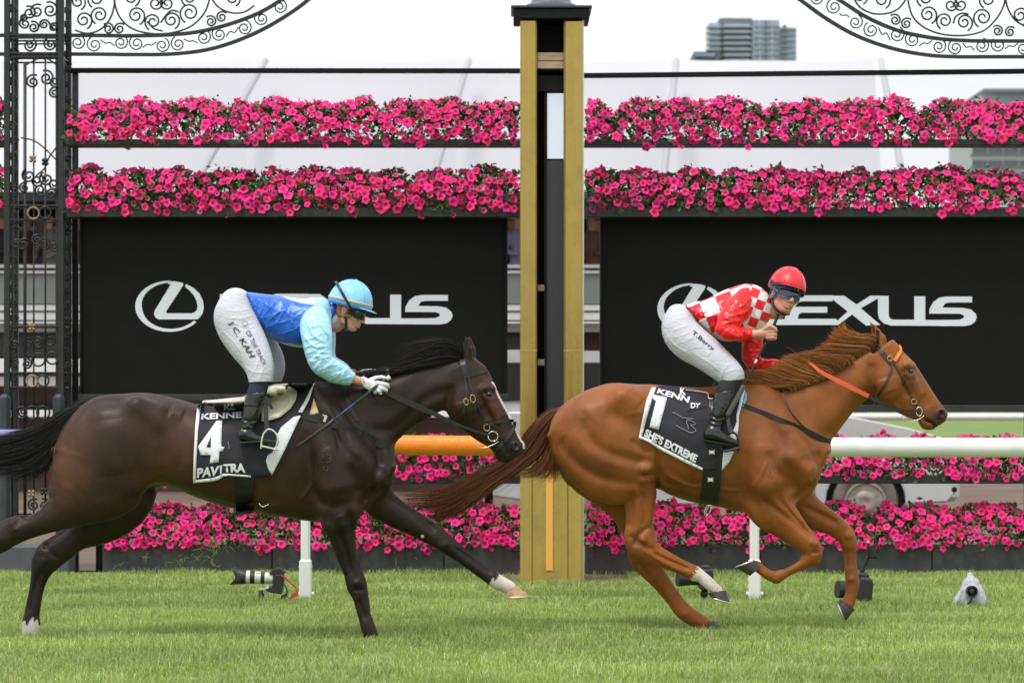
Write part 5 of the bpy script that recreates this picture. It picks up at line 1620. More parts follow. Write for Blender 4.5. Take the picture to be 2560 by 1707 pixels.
def build_chestnut_horse():
    y0 = 0.33
    yn, yf = y0 - .13, y0 + .13
    E, Fc, G = crop(1000, 940, 2.375), crop(1540, 1080, 3.0157), crop(1880, 780, 3.733)
    root = empty("horse", at(1800, 1576, y0) * [1, 1, 0], "chestnut racehorse leading in number 1 saddle cloth, one white hind foot", "horse")
    S = SDF((-.12, y0 - .42, -.02), (2.9, y0 + .42, 2.05), H_VOX)
    loft(S, (1370, 1120), (2070, 1120),
         [(1372, 1085), (1380, 1052), (1404, 1014), (1455, 981), (1505, 962), (1539, 957), (1589, 960), (1632, 961), (1700, 966), (1760, 968), (1820, 960), (1865, 952), (1910, 965), (1960, 1000), (2010, 1050), (2050, 1090), (2068, 1115), (2070, 1125)],
         [(1372, 1095), (1384, 1150), (1420, 1190), (1480, 1215), (1560, 1215), (1639, 1221), (1673, 1236), (1706, 1248), (1749, 1259), (1799, 1267), (1850, 1279), (1920, 1286), (1970, 1272), (2010, 1250), (2037, 1220), (2052, 1180), (2064, 1145), (2070, 1128)],
         [(1372, 1120, .07), (1390, 1120, .15), (1430, 1120, .23), (1510, 1120, .27), (1600, 1120, .26), (1680, 1120, .285), (1760, 1120, .295), (1840, 1120, .28), (1920, 1120, .245), (1990, 1120, .21), (2045, 1120, .15), (2070, 1120, .09)], y0, k=.02, p=2.15)
    loft(S, (1930, 1060), (2190, 900),
         [(1840, 968), (1880, 962), (1920, 965), (1960, 966), (2014, 949), (2054, 936), (2094, 913), (2148, 882), (2175, 862), (2200, 846)],
         [(1960, 1235), (2030, 1180), (2066, 1135), (2080, 1098), (2093, 1082), (2116, 1052), (2137, 1026), (2164, 1001), (2186, 975), (2215, 945)],
         [(1880, 1080, .17), (1960, 1060, .145), (2030, 1010, .118), (2100, 960, .092), (2160, 920, .08), (2200, 890, .07)], y0, k=.06, p=2.2)
    loft(S, (2190, 860), (2345, 1050),
         [(2166, 872), (2172, 850), (2186, 838), (2206, 834), (2236, 852), (2255, 876), (2274, 895), (2290, 914), (2314, 951), (2335, 984), (2354, 1012), (2367, 1028), (2369, 1038), (2364, 1050)],
         [(2168, 900), (2172, 935), (2178, 965), (2186, 990), (2200, 1005), (2220, 1019), (2247, 1033), (2274, 1045), (2293, 1051), (2300, 1063), (2309, 1072), (2321, 1075), (2336, 1073), (2350, 1068), (2356, 1056)],
         [(2175, 850, .06), (2200, 880, .08), (2232, 915, .098), (2262, 950, .090), (2292, 985, .066), (2318, 1015, .055), (2340, 1040, .060), (2352, 1055, .05), (2360, 1066, .03)], y0, k=.03, p=2.4)
    S.ell(at(2222, 960, y0 - .075), (.085, .035, .095), k=.03)
    S.rod([(2262, 918, 11, y0 - .085), (2290, 960, 8, y0 - .07), (2303, 990, 5, y0 - .058)], k=.02)
    S.ell(at(2278, 927, y0 - .112), (.026, .02, .017), k=.012, op='sub')
    S.ell(at(2353, 1034, y0 - .062), (.024, .030, .032), k=.012)
    S.ell(at(2355, 1034, y0 - .088), (.020, .036, .026), k=.012, op='sub')
    S.ell(at(2353, 1034, y0 + .062), (.024, .030, .032), k=.012)
    for dy in (-.05, -.02, .02, .05):
        S.rod([(2338, 1068, 5, y0 + dy), (2330, 1056, 4.5, y0 + dy), (2310, 1048, 3, y0 + dy)], k=.008, op='sub')
    for sy, dx, dz in ((-.052, 10, 6), (.052, -2, -8)):
        S.rod([(2196 + dx, 862 + dz, 13, y0 + sy * .8), (2193 + dx, 840 + dz, 12, y0 + sy), (2184 + dx, 824 + dz, 6.5, y0 + sy), (2178 + dx, 814 + dz, 2, y0 + sy)], k=.012, K=.8)
        S.rod([(2194 + dx, 856 + dz, 5, y0 + sy * 1.2 - .02), (2190 + dx, 838 + dz, 7, y0 + sy * 1.2 - .018), (2182 + dx, 824 + dz, 3, y0 + sy - .012)], k=.006, op='sub')
    # near hind leg, folded under
    S.limb([(1408, 1110, 1565, 1050, yn + .05, .5), (1393, 1142, 1610, 1056, yn + .01, .42), (1425, 1188, 1636, 1095, yn - .01, .42), (1492, 1212, 1641, 1150, yn - .01, .48), (1546, 1234, 1642, 1208, yn, .6), (1563, 1272, 1637, 1262, yn, .7), (1563, 1312, 1630, 1308, yn, .7), (1560, 1350, 1636, 1342, yn, .62), (1574, 1380, 1645, 1358, yn, .62), (1612, 1397, 1660, 1374, yn, .66), (1648, 1412, 1682, 1385, yn, .72), (1698, 1434, 1720, 1405, yn, .78), (1724, 1448, 1750, 1418, yn, .82)], k=.05)
    S.rod([(*Fc(640, 1085), 15, yn), (*Fc(680, 1120), 15.5, yn), (*Fc(735, 1170), 14, yn), (*Fc(770, 1200), 14, yn)], k=.015, K=.85)
    # far hind leg, about to leave the ground
    S.limb([(1400, 1180, 1590, 1110, yf, .5), (1448, 1214, 1610, 1160, yf, .5), (1505, 1262, 1622, 1220, yf, .6), (1545, 1312, 1630, 1290, yf, .66), (1566, 1362, 1640, 1348, yf, .62), (1572, 1396, 1646, 1385, yf, .6), (1597, 1427, 1656, 1412, yf, .62), (1634, 1466, 1676, 1448, yf, .7), (1666, 1505, 1701, 1484, yf, .75), (1692, 1540, 1724, 1512, yf, .82), (1718, 1557, 1750, 1532, yf, .85), (1742, 1570, 1772, 1546, yf, .85)], k=.04)
    # near fore leg, knee up
    S.limb([(1850, 1190, 1990, 1150, yn + .02, .6), (1858, 1262, 1982, 1206, yn, .62), (1880, 1298, 1980, 1248, yn - .01, .7), (1921, 1324, 1996, 1276, yn, .75), (1953, 1344, 2016, 1307, yn, .78), (1986, 1366, 2038, 1338, yn, .82), (2010, 1384, 2052, 1362, yn, .85), (2018, 1404, 2051, 1390, yn, .85)], k=.045)
    S.rod([(2034, 1386, 20, yn), (2012, 1403, 16, yn), (1990, 1416, 13, yn), (1966, 1429, 12.5, yn), (1941, 1443, 16, yn), (1922, 1437, 13, yn), (1904, 1425, 12, yn), (1892, 1414, 13, yn)], k=.012, K=.85)
    # far fore leg
    S.limb([(1950, 1250, 2020, 1200, yf - .02, .8), (1985, 1292, 2040, 1238, yf, .75), (2024, 1318, 2072, 1268, yf, .78), (2062, 1330, 2102, 1292, yf, .8), (2090, 1346, 2132, 1322, yf, .82), (2102, 1366, 2141, 1352, yf, .84), (2109, 1388, 2140, 1380, yf, .84), (2111, 1418, 2142, 1412, yf, .8), (2113, 1444, 2147, 1442, yf, .85), (2114, 1464, 2148, 1462, yf, .88), (2112, 1486, 2142, 1490, yf, .85), (2104, 1502, 2136, 1512, yf, .85)], k=.035)
    for s in (-1, 1):
        Y = lambda d: y0 + s * d
        S.ell(at(1505, 1060, Y(.19)), (.15, .05, .085), k=.06, rot=np.array([[.85, 0, .52], [0, 1, 0], [-.52, 0, .85]]))
        S.rod([(1560, 995, 18, Y(.205)), (1600, 1030, 18, Y(.205))], k=.12)
        S.rod([(1905, 990, 26, Y(.10)), (1945, 1060, 34, Y(.16)), (1985, 1130, 40, Y(.185)), (2015, 1175, 34, Y(.16))], k=.05)
        S.rod([(1900, 1050, 30, Y(.17)), (1905, 1130, 44, Y(.21)), (1915, 1200, 46, Y(.205))], k=.05)
    # thigh, stifle and leg relief on the near side
    S.ell(at(1612, 1165, yn - .085), (.05, .03, .035), k=.03)
    R4 = crop(1250, 750, 1.8448)
    q = lambda *a: [R4(*p) for p in a]
    both(S, [(q((390, 540), (400, 620), (470, 690), (600, 735), (700, 745)), 11, 12), (q((270, 600), (310, 700), (410, 790), (540, 835), (650, 845)), 10, 9), (q((340, 590), (400, 690), (500, 740), (620, 780)), 16, -7),
             (q((600, 640), (660, 690), (712, 690)), 8, 8), (q((640, 780), (700, 780)), 10, -9), (q((640, 835), (705, 830)), 8, -8), (q((650, 808), (712, 808)), 4, 6), (q((724, 640), (728, 760), (724, 880)), 6, 14),
             (q((520, 430), (600, 440), (650, 480)), 14, -9), (q((400, 540), (470, 480), (560, 470)), 18, -7), (q((480, 520), (560, 560), (640, 600)), 16, 6), (q((230, 520), (250, 600), (300, 640)), 14, -5), (q((620, 520), (650, 600), (690, 650)), 14, 7),
             (q((1230, 690), (1260, 770), (1330, 830), (1345, 890)), 9, 10), (q((1130, 640), (1115, 780), (1130, 870), (1180, 960)), 11, 10), (q((1290, 690), (1400, 780), (1430, 800)), 14, -8), (q((1380, 730), (1440, 740), (1470, 700)), 9, 7),
             (q((1180, 560), (1260, 600), (1340, 680), (1420, 700)), 14, 7), (q((1260, 420), (1300, 520), (1330, 620)), 18, -6), (q((1480, 690), (1470, 780), (1420, 870), (1340, 930)), 7, 12), (q((1440, 820), (1380, 870)), 7, -8), (q((1390, 890), (1440, 850)), 4, 6),
             (q((760, 800), (860, 850), (1000, 870), (1120, 880)), 3, -4), (q((1150, 880), (1200, 800), (1230, 740)), 3, -4), (q((1300, 880), (1330, 950), (1400, 1030)), 2.6, -4), (q((620, 850), (640, 930), (630, 1010)), 2.6, -4), (q((1820, 470), (1880, 520), (1930, 520)), 2.4, -4), (q((1850, 560), (1900, 500)), 2.4, -3.5), (q((1480, 640), (1580, 570), (1680, 450), (1720, 400)), 11, 9), (q((1380, 500), (1500, 470), (1640, 330)), 18, 5), (q((1560, 430), (1660, 330)), 20, -5),
             (q((735, 770), (760, 830), (830, 860)), 6, 6), (q((760, 760), (850, 830), (920, 860)), 8, 5), (q((1060, 700), (1070, 800), (1090, 880)), 12, 4), (q((1030, 860), (1120, 900)), 12, 4), (q((880, 800), (900, 860)), 10, 4)], y0)
    both(S, [([(2262, 914), (2278, 908), (2296, 918)], 7, -9), ([(2264, 930), (2280, 940), (2296, 934)], 6, -6), ([(2275, 950), (2295, 978), (2308, 1004)], 8, -7), ([(2262, 955), (2286, 992)], 8, 8),
             ([(2258, 872), (2276, 892)], 7, 7), ([(2312, 985), (2332, 1018)], 8, 7), ([(2186, 905), (2182, 950), (2198, 990)], 9, 9), ([(2212, 945), (2225, 985)], 22, -7), ([(2305, 1030), (2322, 1050), (2332, 1062)], 5, 5)], y0, .01)
    near = [(q((600, 880), (612, 970), (600, 1060)), 7, 9), (q((660, 880), (670, 980), (660, 1050)), 6, 8), (q((690, 1040), (640, 1090), (620, 1140)), 6, 9), (q((600, 1080), (640, 1120), (720, 1160)), 6, 7), (q((640, 1100), (680, 1110)), 8, -7), (q((700, 1165), (800, 1210), (880, 1245)), 4, 9), (q((660, 1150), (760, 1215), (850, 1260)), 4, -4),
            (q((1210, 920), (1320, 1000), (1420, 1080)), 6, 9), (q((1270, 910), (1370, 1010), (1440, 1100)), 6, 9), (q((1240, 900), (1340, 990)), 8, -6), (q((1430, 1110), (1475, 1130)), 7, -7), (q((1440, 1165), (1470, 1160)), 4, 7), (q((1400, 1195), (1300, 1245)), 4, 8)]
    far = [(q((620, 1170), (660, 1230), (720, 1320), (800, 1430)), 4.5, 10), (q((600, 1150), (640, 1200)), 7, -6), (q((840, 1450), (880, 1440)), 6, -5), (q((1400, 950), (1480, 990), (1560, 1030)), 6, 10), (q((1440, 940), (1540, 990), (1600, 1050)), 8, -6), (q((1590, 1090), (1630, 1080)), 7, -7), (q((1600, 1140), (1605, 1240)), 4, 10), (q((1622, 1140), (1628, 1240)), 4, 6), (q((1600, 1290), (1640, 1285)), 6, -6)]
    near = [(p_, g_ * .85, a_ * 1.7) for p_, g_, a_ in near]; far = [(p_, g_ * .85, a_ * 1.6) for p_, g_, a_ in far]
    relief(S, near, S.lo[1] - .1, y0 - .02)
    relief(S, far, y0 + .02, y0 + .128, .02)
    V, F = S.skin()
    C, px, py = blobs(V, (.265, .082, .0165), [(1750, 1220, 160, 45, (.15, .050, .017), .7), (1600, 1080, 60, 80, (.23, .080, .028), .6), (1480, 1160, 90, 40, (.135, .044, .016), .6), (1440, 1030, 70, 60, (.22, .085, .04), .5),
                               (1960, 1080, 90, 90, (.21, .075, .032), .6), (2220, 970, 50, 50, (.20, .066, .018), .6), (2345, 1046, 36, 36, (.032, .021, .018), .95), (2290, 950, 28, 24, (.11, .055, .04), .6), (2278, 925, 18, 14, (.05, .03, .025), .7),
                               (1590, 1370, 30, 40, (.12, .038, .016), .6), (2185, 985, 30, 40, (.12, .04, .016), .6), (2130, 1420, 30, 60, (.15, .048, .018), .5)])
    n1 = np.sin(px * .47 + np.sin(py * .35) * 2) * 7
    a = np.array(Fc(590, 1065))
    wf = ((px - a[0]) * .86 + (py - a[1]) * .5 + n1 * .5 > 0) & (px < 1840) & (px > 1715) & (V[:, 1] < y0) & (py > 1405) & (py < 1520)
    C[wf] = (.62, .55, .48)
    pat = wf & (np.sin(px * .5) * np.sin(py * .43 + 1) > .72) & (px > 1775)
    C[pat] = (.35, .2, .14)
    C[(np.abs(px - 2355) < 9) & (np.abs(py - 1034) < 11) & (V[:, 1] < y0) & (V[:, 1] > y0 - .08)] = (.035, .014, .012)
    C[(V[:, 1] > y0 - .075) & (np.abs(px - 2200) < 9) & (py < 860) & (py > 818) & (px < 2200) & (V[:, 1] < y0)] = (.03, .013, .008)
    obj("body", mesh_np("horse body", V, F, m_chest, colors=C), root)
    S.front_map()
    e = MB().lathe([(.001, -.016), (.010, -.013), (.0155, -.005), (.0165, 0), (.0155, .005), (.010, .013), (.001, .016)], (0, 0, 0), 'y', 16)
    e.build("eye", m_eye, root, smooth=True, loc=Vector(at(2278, 928, y0 - .094)) - root.location)
    hoof(root, (Fc(830, 1190), Fc(690, 1212)), (Fc(860, 1285), Fc(715, 1242)), yn, .05, m_hoofdark, m_alu)
    hoof(root, (Fc(735, 1415), Fc(655, 1475)), (Fc(822, 1485), Fc(665, 1494)), yf, .05, m_hoofdark, m_alu)
    hoof(root, (Fc(1010, 1082), Fc(1105, 1005)), (Fc(905, 1020), Fc(1060, 965)), yn, .05, m_hoofdark, m_alu)
    h = hoof(root, (Fc(1800, 1335), Fc(1690, 1255)), (Fc(1728, 1428), Fc(1674, 1285)), yf, .05, m_hoofdark, m_alu, True, m_hoofpale)
    # mane in blown tufts
    lines = [[(1140, 220), (1050, 215), (960, 200), (890, 160), (868, 78)], [(1130, 260), (1000, 240), (880, 220), (800, 190), (755, 140)], [(1110, 300), (980, 290), (850, 280), (760, 270), (700, 255)], [(1030, 350), (900, 340), (780, 330), (680, 330), (575, 350)],
             [(930, 410), (800, 400), (680, 390), (560, 390), (470, 400)], [(800, 490), (680, 450), (560, 430), (450, 400), (370, 395)], [(650, 580), (520, 530), (420, 470), (340, 430), (270, 445)], [(560, 610), (430, 590), (300, 540), (180, 540), (60, 560)],
             [(450, 650), (300, 640), (150, 600), (0, 560), (-150, 570)], [(330, 700), (200, 700), (60, 680), (-80, 640), (-200, 600)]]
    lines = [[G(*p) for p in l] for l in lines]
    lines = [[(l[0][0] + 8, l[0][1] + 14)] + l for l in lines]
    pm = ((.44, .155, .046), (.34, .11, .032), (.58, .27, .10), (.24, .075, .023))
    V1, F1, C1 = flow(lines, 4200, .0018, 3.6, seed=15, seg=10, y0=y0 - .03, ysp=.025, fray=.35, pal=pm, tuft=2.6)
    V2, F2, C2 = flow(lines[4:], 1000, .0019, 4.5, seed=16, seg=10, y0=y0 - .09, ysp=.02, fray=.45, pal=pm[:3], tuft=2.2)
    obj("mane", mesh_np("mane", np.concatenate([V1, V2]), np.concatenate([F1, F2 + len(V1)]), m_hair, colors=np.concatenate([C1, C2])), root)
    # tail: long, flowing back behind the other horse's nose
    lines = [[E(955, 185), E(880, 215), E(800, 280), E(730, 370), E(640, 480), E(480, 560), E(300, 660), E(100, 690), E(-60, 680)],
             [E(955, 190), E(890, 230), E(815, 310), E(745, 410), E(650, 510), E(480, 610), E(300, 710), E(140, 750), E(0, 740)],
             [E(950, 200), E(900, 250), E(830, 340), E(760, 440), E(660, 530), E(500, 650), E(340, 750), E(230, 800), E(120, 790)],
             [E(945, 210), E(905, 270), E(850, 370), E(790, 460), E(680, 550), E(540, 640), E(400, 740), E(290, 820), E(190, 850)],
             [E(940, 220), E(910, 300), E(870, 400), E(820, 480), E(700, 560), E(560, 650), E(430, 750), E(320, 830), E(210, 860)]]
    pt_ = ((.21, .060, .018), (.12, .034, .012), (.32, .105, .030), (.05, .018, .010))
    V1, F1, C1 = flow(lines, 2600, .0019, 7, seed=21, seg=18, y0=y0 + .04, ysp=.035, fray=.45, pal=pt_)
    lines2 = [[E(945, 205), E(915, 300), E(880, 420), E(820, 520), E(740, 560), E(640, 570)],
              [E(942, 215), E(915, 320), E(900, 440), E(880, 530), E(820, 590), E(740, 600)],
              [E(940, 225), E(905, 350), E(915, 470), E(940, 540), E(975, 590), E(950, 630)]]
    V2, F2, C2 = flow(lines2, 800, .0019, 9, seed=22, seg=14, y0=y0 + .02, ysp=.03, fray=.5, pal=pt_[:1] + pt_[2:3])
    obj("tail", mesh_np("tail", np.concatenate([V1, V2]), np.concatenate([F1, F2 + len(V1)]), m_hair, colors=np.concatenate([C1, C2])), root)
    bridle = empty("bridle", at(2260, 920, y0), 'brown bridle with orange browband and orange rein on the chestnut', "bridle")
    chestgear = empty("breastplate", at(1990, 1050, y0), "thin black breastplate straps across the chestnut's shoulder", "harness")
    saddle = empty("racing_saddle", at(1750, 985, y0), 'small black racing saddle with stirrup on the chestnut horse', "saddle")
    br = dict(parent=bridle, y0=y0 - .08)
    m_band = mat("orange and yellow beaded band", (.75, .18, .03), rough=.5, var=.35, vscale=90)
    strap(S, [G(1125, 290), G(1190, 350), G(1260, 430), G(1300, 480)], 10, m_brownlea, "headstall", **br)
    strap(S, [G(1330, 455), G(1365, 400), G(1385, 350), G(1365, 305)], 9, m_band, "browband", **br)
    strap(S, [G(1295, 480), G(1300, 540), G(1260, 640), G(1200, 740), G(1150, 820), G(1130, 880)], 5, m_brownlea, "throat_lash", **br)
    strap(S, [G(1320, 470), G(1380, 570), G(1440, 690), G(1490, 790), G(1540, 880)], 5, m_brownlea, "cheek_strap", **br)
    for c in (G(1288, 432), G(1512, 835)):
        ring(onto(S, [c], .012, y0 - .08)[0], .016, .016, .0028, "buckle", m_brass, bridle)
    ring(onto(S, [G(1560, 928)], .016, y0 - .07)[0], .019, .028, .0035, "bit_ring", m_steel, bridle)
    MB().tube(spline(np.array([at(*G(a, b), y0 - .075) for a, b in [(1605, 965), (1560, 1000), (1480, 1018), (1430, 1018), (1400, 985), (1410, 960)]]), 20), .003, 6).build("ring_bit", m_steel, bridle, smooth=True)
    strap(S, [G(-150, 850), G(0, 900), G(120, 945), G(230, 990), G(380, 1050), G(520, 1120), G(640, 1185), G(725, 1222)], 11, m_leather, "breastplate", chestgear, y0 - .2, off=.006)
    strap(S, [G(490, 1105), G(600, 1160), G(725, 1218)], 16, m_leather, "breastplate", chestgear, y0 - .2, off=.009)
    strap(S, [G(262, 705), G(300, 810), G(360, 930), G(440, 1030), G(525, 1110)], 5, m_leather, "neck_strap", chestgear, y0 - .15, off=.006)
    strap(S, [Fc(735, 60), Fc(730, 200), Fc(722, 350), Fc(708, 480), Fc(700, 545)], 46, m_leather, "girth", saddle, y0 - .28, off=.010, th=.006)
    for c in (Fc(722, 150), Fc(712, 358)):
        pt = onto(S, [c], .022, y0 - .28)[0]
        b = MB()
        b.box(pt, (.026, .004, .022), bev=.001); b.box(pt + [-.015, 0, 0], (.006, .006, .036), bev=.002); b.box(pt + [.015, 0, 0], (.006, .006, .036), bev=.002)
        b.build("girth_buckle", m_steel, saddle)
    pt = at(*Fc(690, 590), y0 - .2)
    ring(pt, .016, .036, .0025, "girth_loop", m_steel, saddle, rot=-.35)
    ring(pt + [.008, -.01, .004], .012, .034, .002, "girth_loop", m_steel, saddle, rot=-.5)
    return root, S, y0, bridle, saddle

dark_root, S_dark, Y_DARK, dark_bridle, dark_saddle = build_dark_horse()
chest_root, S_chest, Y_CHEST, chest_bridle, chest_saddle = build_chestnut_horse()
# ------------------------------------------------------------------ cloth patches and lettering
from mathutils.geometry import delaunay_2d_cdt

def flat_mesh(poly, step):
    """triangulated polygon (photograph pixels) with inner points every step pixels"""
    P = np.array(poly, float)
    B = []
    for i in range(len(P)):
        a, b = P[i], P[(i + 1) % len(P)]
        n = max(1, int(np.hypot(*(b - a)) / step))
        for j in range(n):
            B.append(a + (b - a) * j / n)
    B = np.array(B)
    gx = np.arange(P[:, 0].min() + step * .5, P[:, 0].max(), step)
    gy = np.arange(P[:, 1].min() + step * .5, P[:, 1].max(), step)
    g = np.array([(x, y) for x in gx for y in gy])
    ins = np.zeros(len(g), bool)
    for i in range(len(B)):
        a, b = B[i], B[(i + 1) % len(B)]
        c = (a[1] > g[:, 1]) != (b[1] > g[:, 1])
        xi = (b[0] - a[0]) * (g[:, 1] - a[1]) / (b[1] - a[1] + 1e-12) + a[0]
        ins ^= c & (g[:, 0] < xi)
    dmin = np.min(np.hypot(g[:, None, 0] - B[None, :, 0], g[:, None, 1] - B[None, :, 1]), 1)
    g = g[ins & (dmin > step * .45)]
    n = len(B)
    allp = [Vector(p) for p in np.concatenate([B, g])]
    v, e, f, *_ = delaunay_2d_cdt(allp, [(i, (i + 1) % n) for i in range(n)], [], 1, 1e-6)
    return np.array([(p[0], p[1]) for p in v]), [list(q) for q in f]

def patch(S, poly, off, m, name, parent, y0, step=7, th=.004, wob=0.0, rnd=True):
    """cloth or leather lying on a body: traced outline, real thickness"""
    if rnd: poly = [tuple(p) for p in poly]
    P, F = flat_mesh(poly, step)
    W = onto(S, P, off, y0)
    if wob:
        W[:, 1] += wob * (np.sin(P[:, 0] * .09 + P[:, 1] * .05) + np.sin(P[:, 0] * .05 - P[:, 1] * .11 + 1.3))
    n = len(W)
    B = W + np.array([0, th, 0])
    cnt = {}
    for f in F:
        for i in range(len(f)):
            a, b = f[i], f[(i + 1) % len(f)]
            cnt[(a, b)] = cnt.get((a, b), 0) + 1
    F2 = [list(f) for f in F] + [[i + n for i in f[::-1]] for f in F]
    for (a, b) in list(cnt):
        if (b, a) not in cnt:
            F2.append([b, a, a + n, b + n])
    return obj(name, mesh_np(name, np.concatenate([W, B]), F2, m), parent)

def lettering(txt, bold=0.0, res=4):
    cu = bpy.data.curves.new("print", 'FONT')
    cu.body = txt
    cu.size = 1.0
    cu.offset = bold
    cu.resolution_u = res
    cu.fill_mode = 'FRONT'
    o = bpy.data.objects.new("print", cu)
    COL.objects.link(o)
    dg = bpy.context.evaluated_depsgraph_get()
    me = o.evaluated_get(dg).to_mesh()
    V = np.array([v.co[:] for v in me.vertices])[:, :2]
    F = [list(p.vertices) for p in me.polygons]
    o.evaluated_get(dg).to_mesh_clear()
    bpy.data.objects.remove(o)
    bpy.data.curves.remove(cu)
    return V, F

def print_on(S, txt, quad, off, m, name, parent, y0, bold=0.02, maxlen=9, yfun=None):
    """lettering fitted into a quad of photograph pixels (bottom-left, bottom-right, top-right, top-left), lying on a body"""
    V, F = lettering(txt, bold)
    lo, hi = V.min(0), V.max(0)
    uv = (V - lo) / (hi - lo)
    q = np.array(quad, float)
    bm = bmesh.new()
    vs = [bm.verts.new((a, b, 0)) for a, b in ((q[0] * (1 - u) * (1 - v) + q[1] * u * (1 - v) + q[2] * u * v + q[3] * (1 - u) * v) for u, v in uv)]
    for f in F:
        try: bm.faces.new([vs[i] for i in f])
        except ValueError: pass
    bmesh.ops.triangulate(bm, faces=bm.faces[:])
    for _ in range(4):
        le = [e for e in bm.edges if e.calc_length() > maxlen]
        if not le: break
        bmesh.ops.subdivide_edges(bm, edges=le, cuts=1)
        bmesh.ops.triangulate(bm, faces=[f for f in bm.faces if len(f.verts) > 3])
    bm.verts.ensure_lookup_table()
    P = np.array([(v.co.x, v.co.y) for v in bm.verts])
    bm.verts.index_update()
    F = [[v.index for v in f.verts] for f in bm.faces]
    bm.free()
    W = onto(S, P, off, y0) if yfun is None else np.array([at(a, b, yfun) for a, b in P])
    return obj(name, mesh_np(name, W, F, m, smooth=True), parent)

# ------------------------------------------------------------------ riders
m_skin = mat("skin", attr=True, rough=.5, var=.06, vscale=30, sss=.08, bump=.15, bscale=160, bdist=.001)
m_white = mat("white breeches cloth", (.53, .53, .595), rough=.62, bump=.9, bscale=15, bdist=.006, bdetail=2, bdistort=1.0, stretch=(1.0, 1.0, 2.2), spec=.35)
m_satin_b = mat("blue satin", attr=True, rough=.30, bump=.6, bscale=16, bdist=.007, bdetail=2, bdistort=.6, spec=.5, sheen=.1, stretch=(1.0, 1.0, 1.8))
m_satin_r = mat("red satin", attr=True, rough=.30, bump=.6, bscale=16, bdist=.007, bdetail=2, bdistort=.6, spec=.45, stretch=(1.0, 1.0, 1.8))
m_boot = mat("polished black boot leather", (.010, .010, .011), rough=.20, bump=.5, bscale=22, bdist=.006, spec=.6)
m_navy = mat("navy knit", (.010, .014, .035), rough=.8, bump=.4, bscale=150)
m_sockb = mat("black knit", (.008, .012, .016), rough=.8, bump=.4, bscale=150)
m_black = mat("black plastic", (.012, .012, .013), rough=.3)
m_lens = mat("smoked lens", (.010, .011, .013), rough=.05, spec=.9)
m_cloth = mat("black saddle cloth", (.016, .013, .022), rough=.75, bump=.4, bscale=180, var=.25, vscale=14)
m_print = mat("white print", (.76, .76, .82), rough=.6)
m_inkk = mat("black print", (.02, .02, .025), rough=.7)
m_cream = mat("cream saddle leather", (.66, .62, .50), rough=.42, bump=.3, bscale=90, var=.10, vscale=20)
m_tan = mat("tan leather", (.30, .13, .045), rough=.5, var=.25, vscale=30)
m_glove = mat("white glove", (.72, .70, .76), rough=.6, bump=.4, bscale=60, bdist=.003)
J_VOX = .0042

def grid(px0, py0, px1, py1, ylo, yhi, h):
    """distance grid over a picture rectangle (left, bottom, right, top) and a depth range"""
    a, b = at(px0, py0, (ylo + yhi) / 2), at(px1, py1, (ylo + yhi) / 2)
    return SDF((a[0] - .05, ylo, a[2] - .05), (b[0] + .05, yhi, b[2] + .05), h)

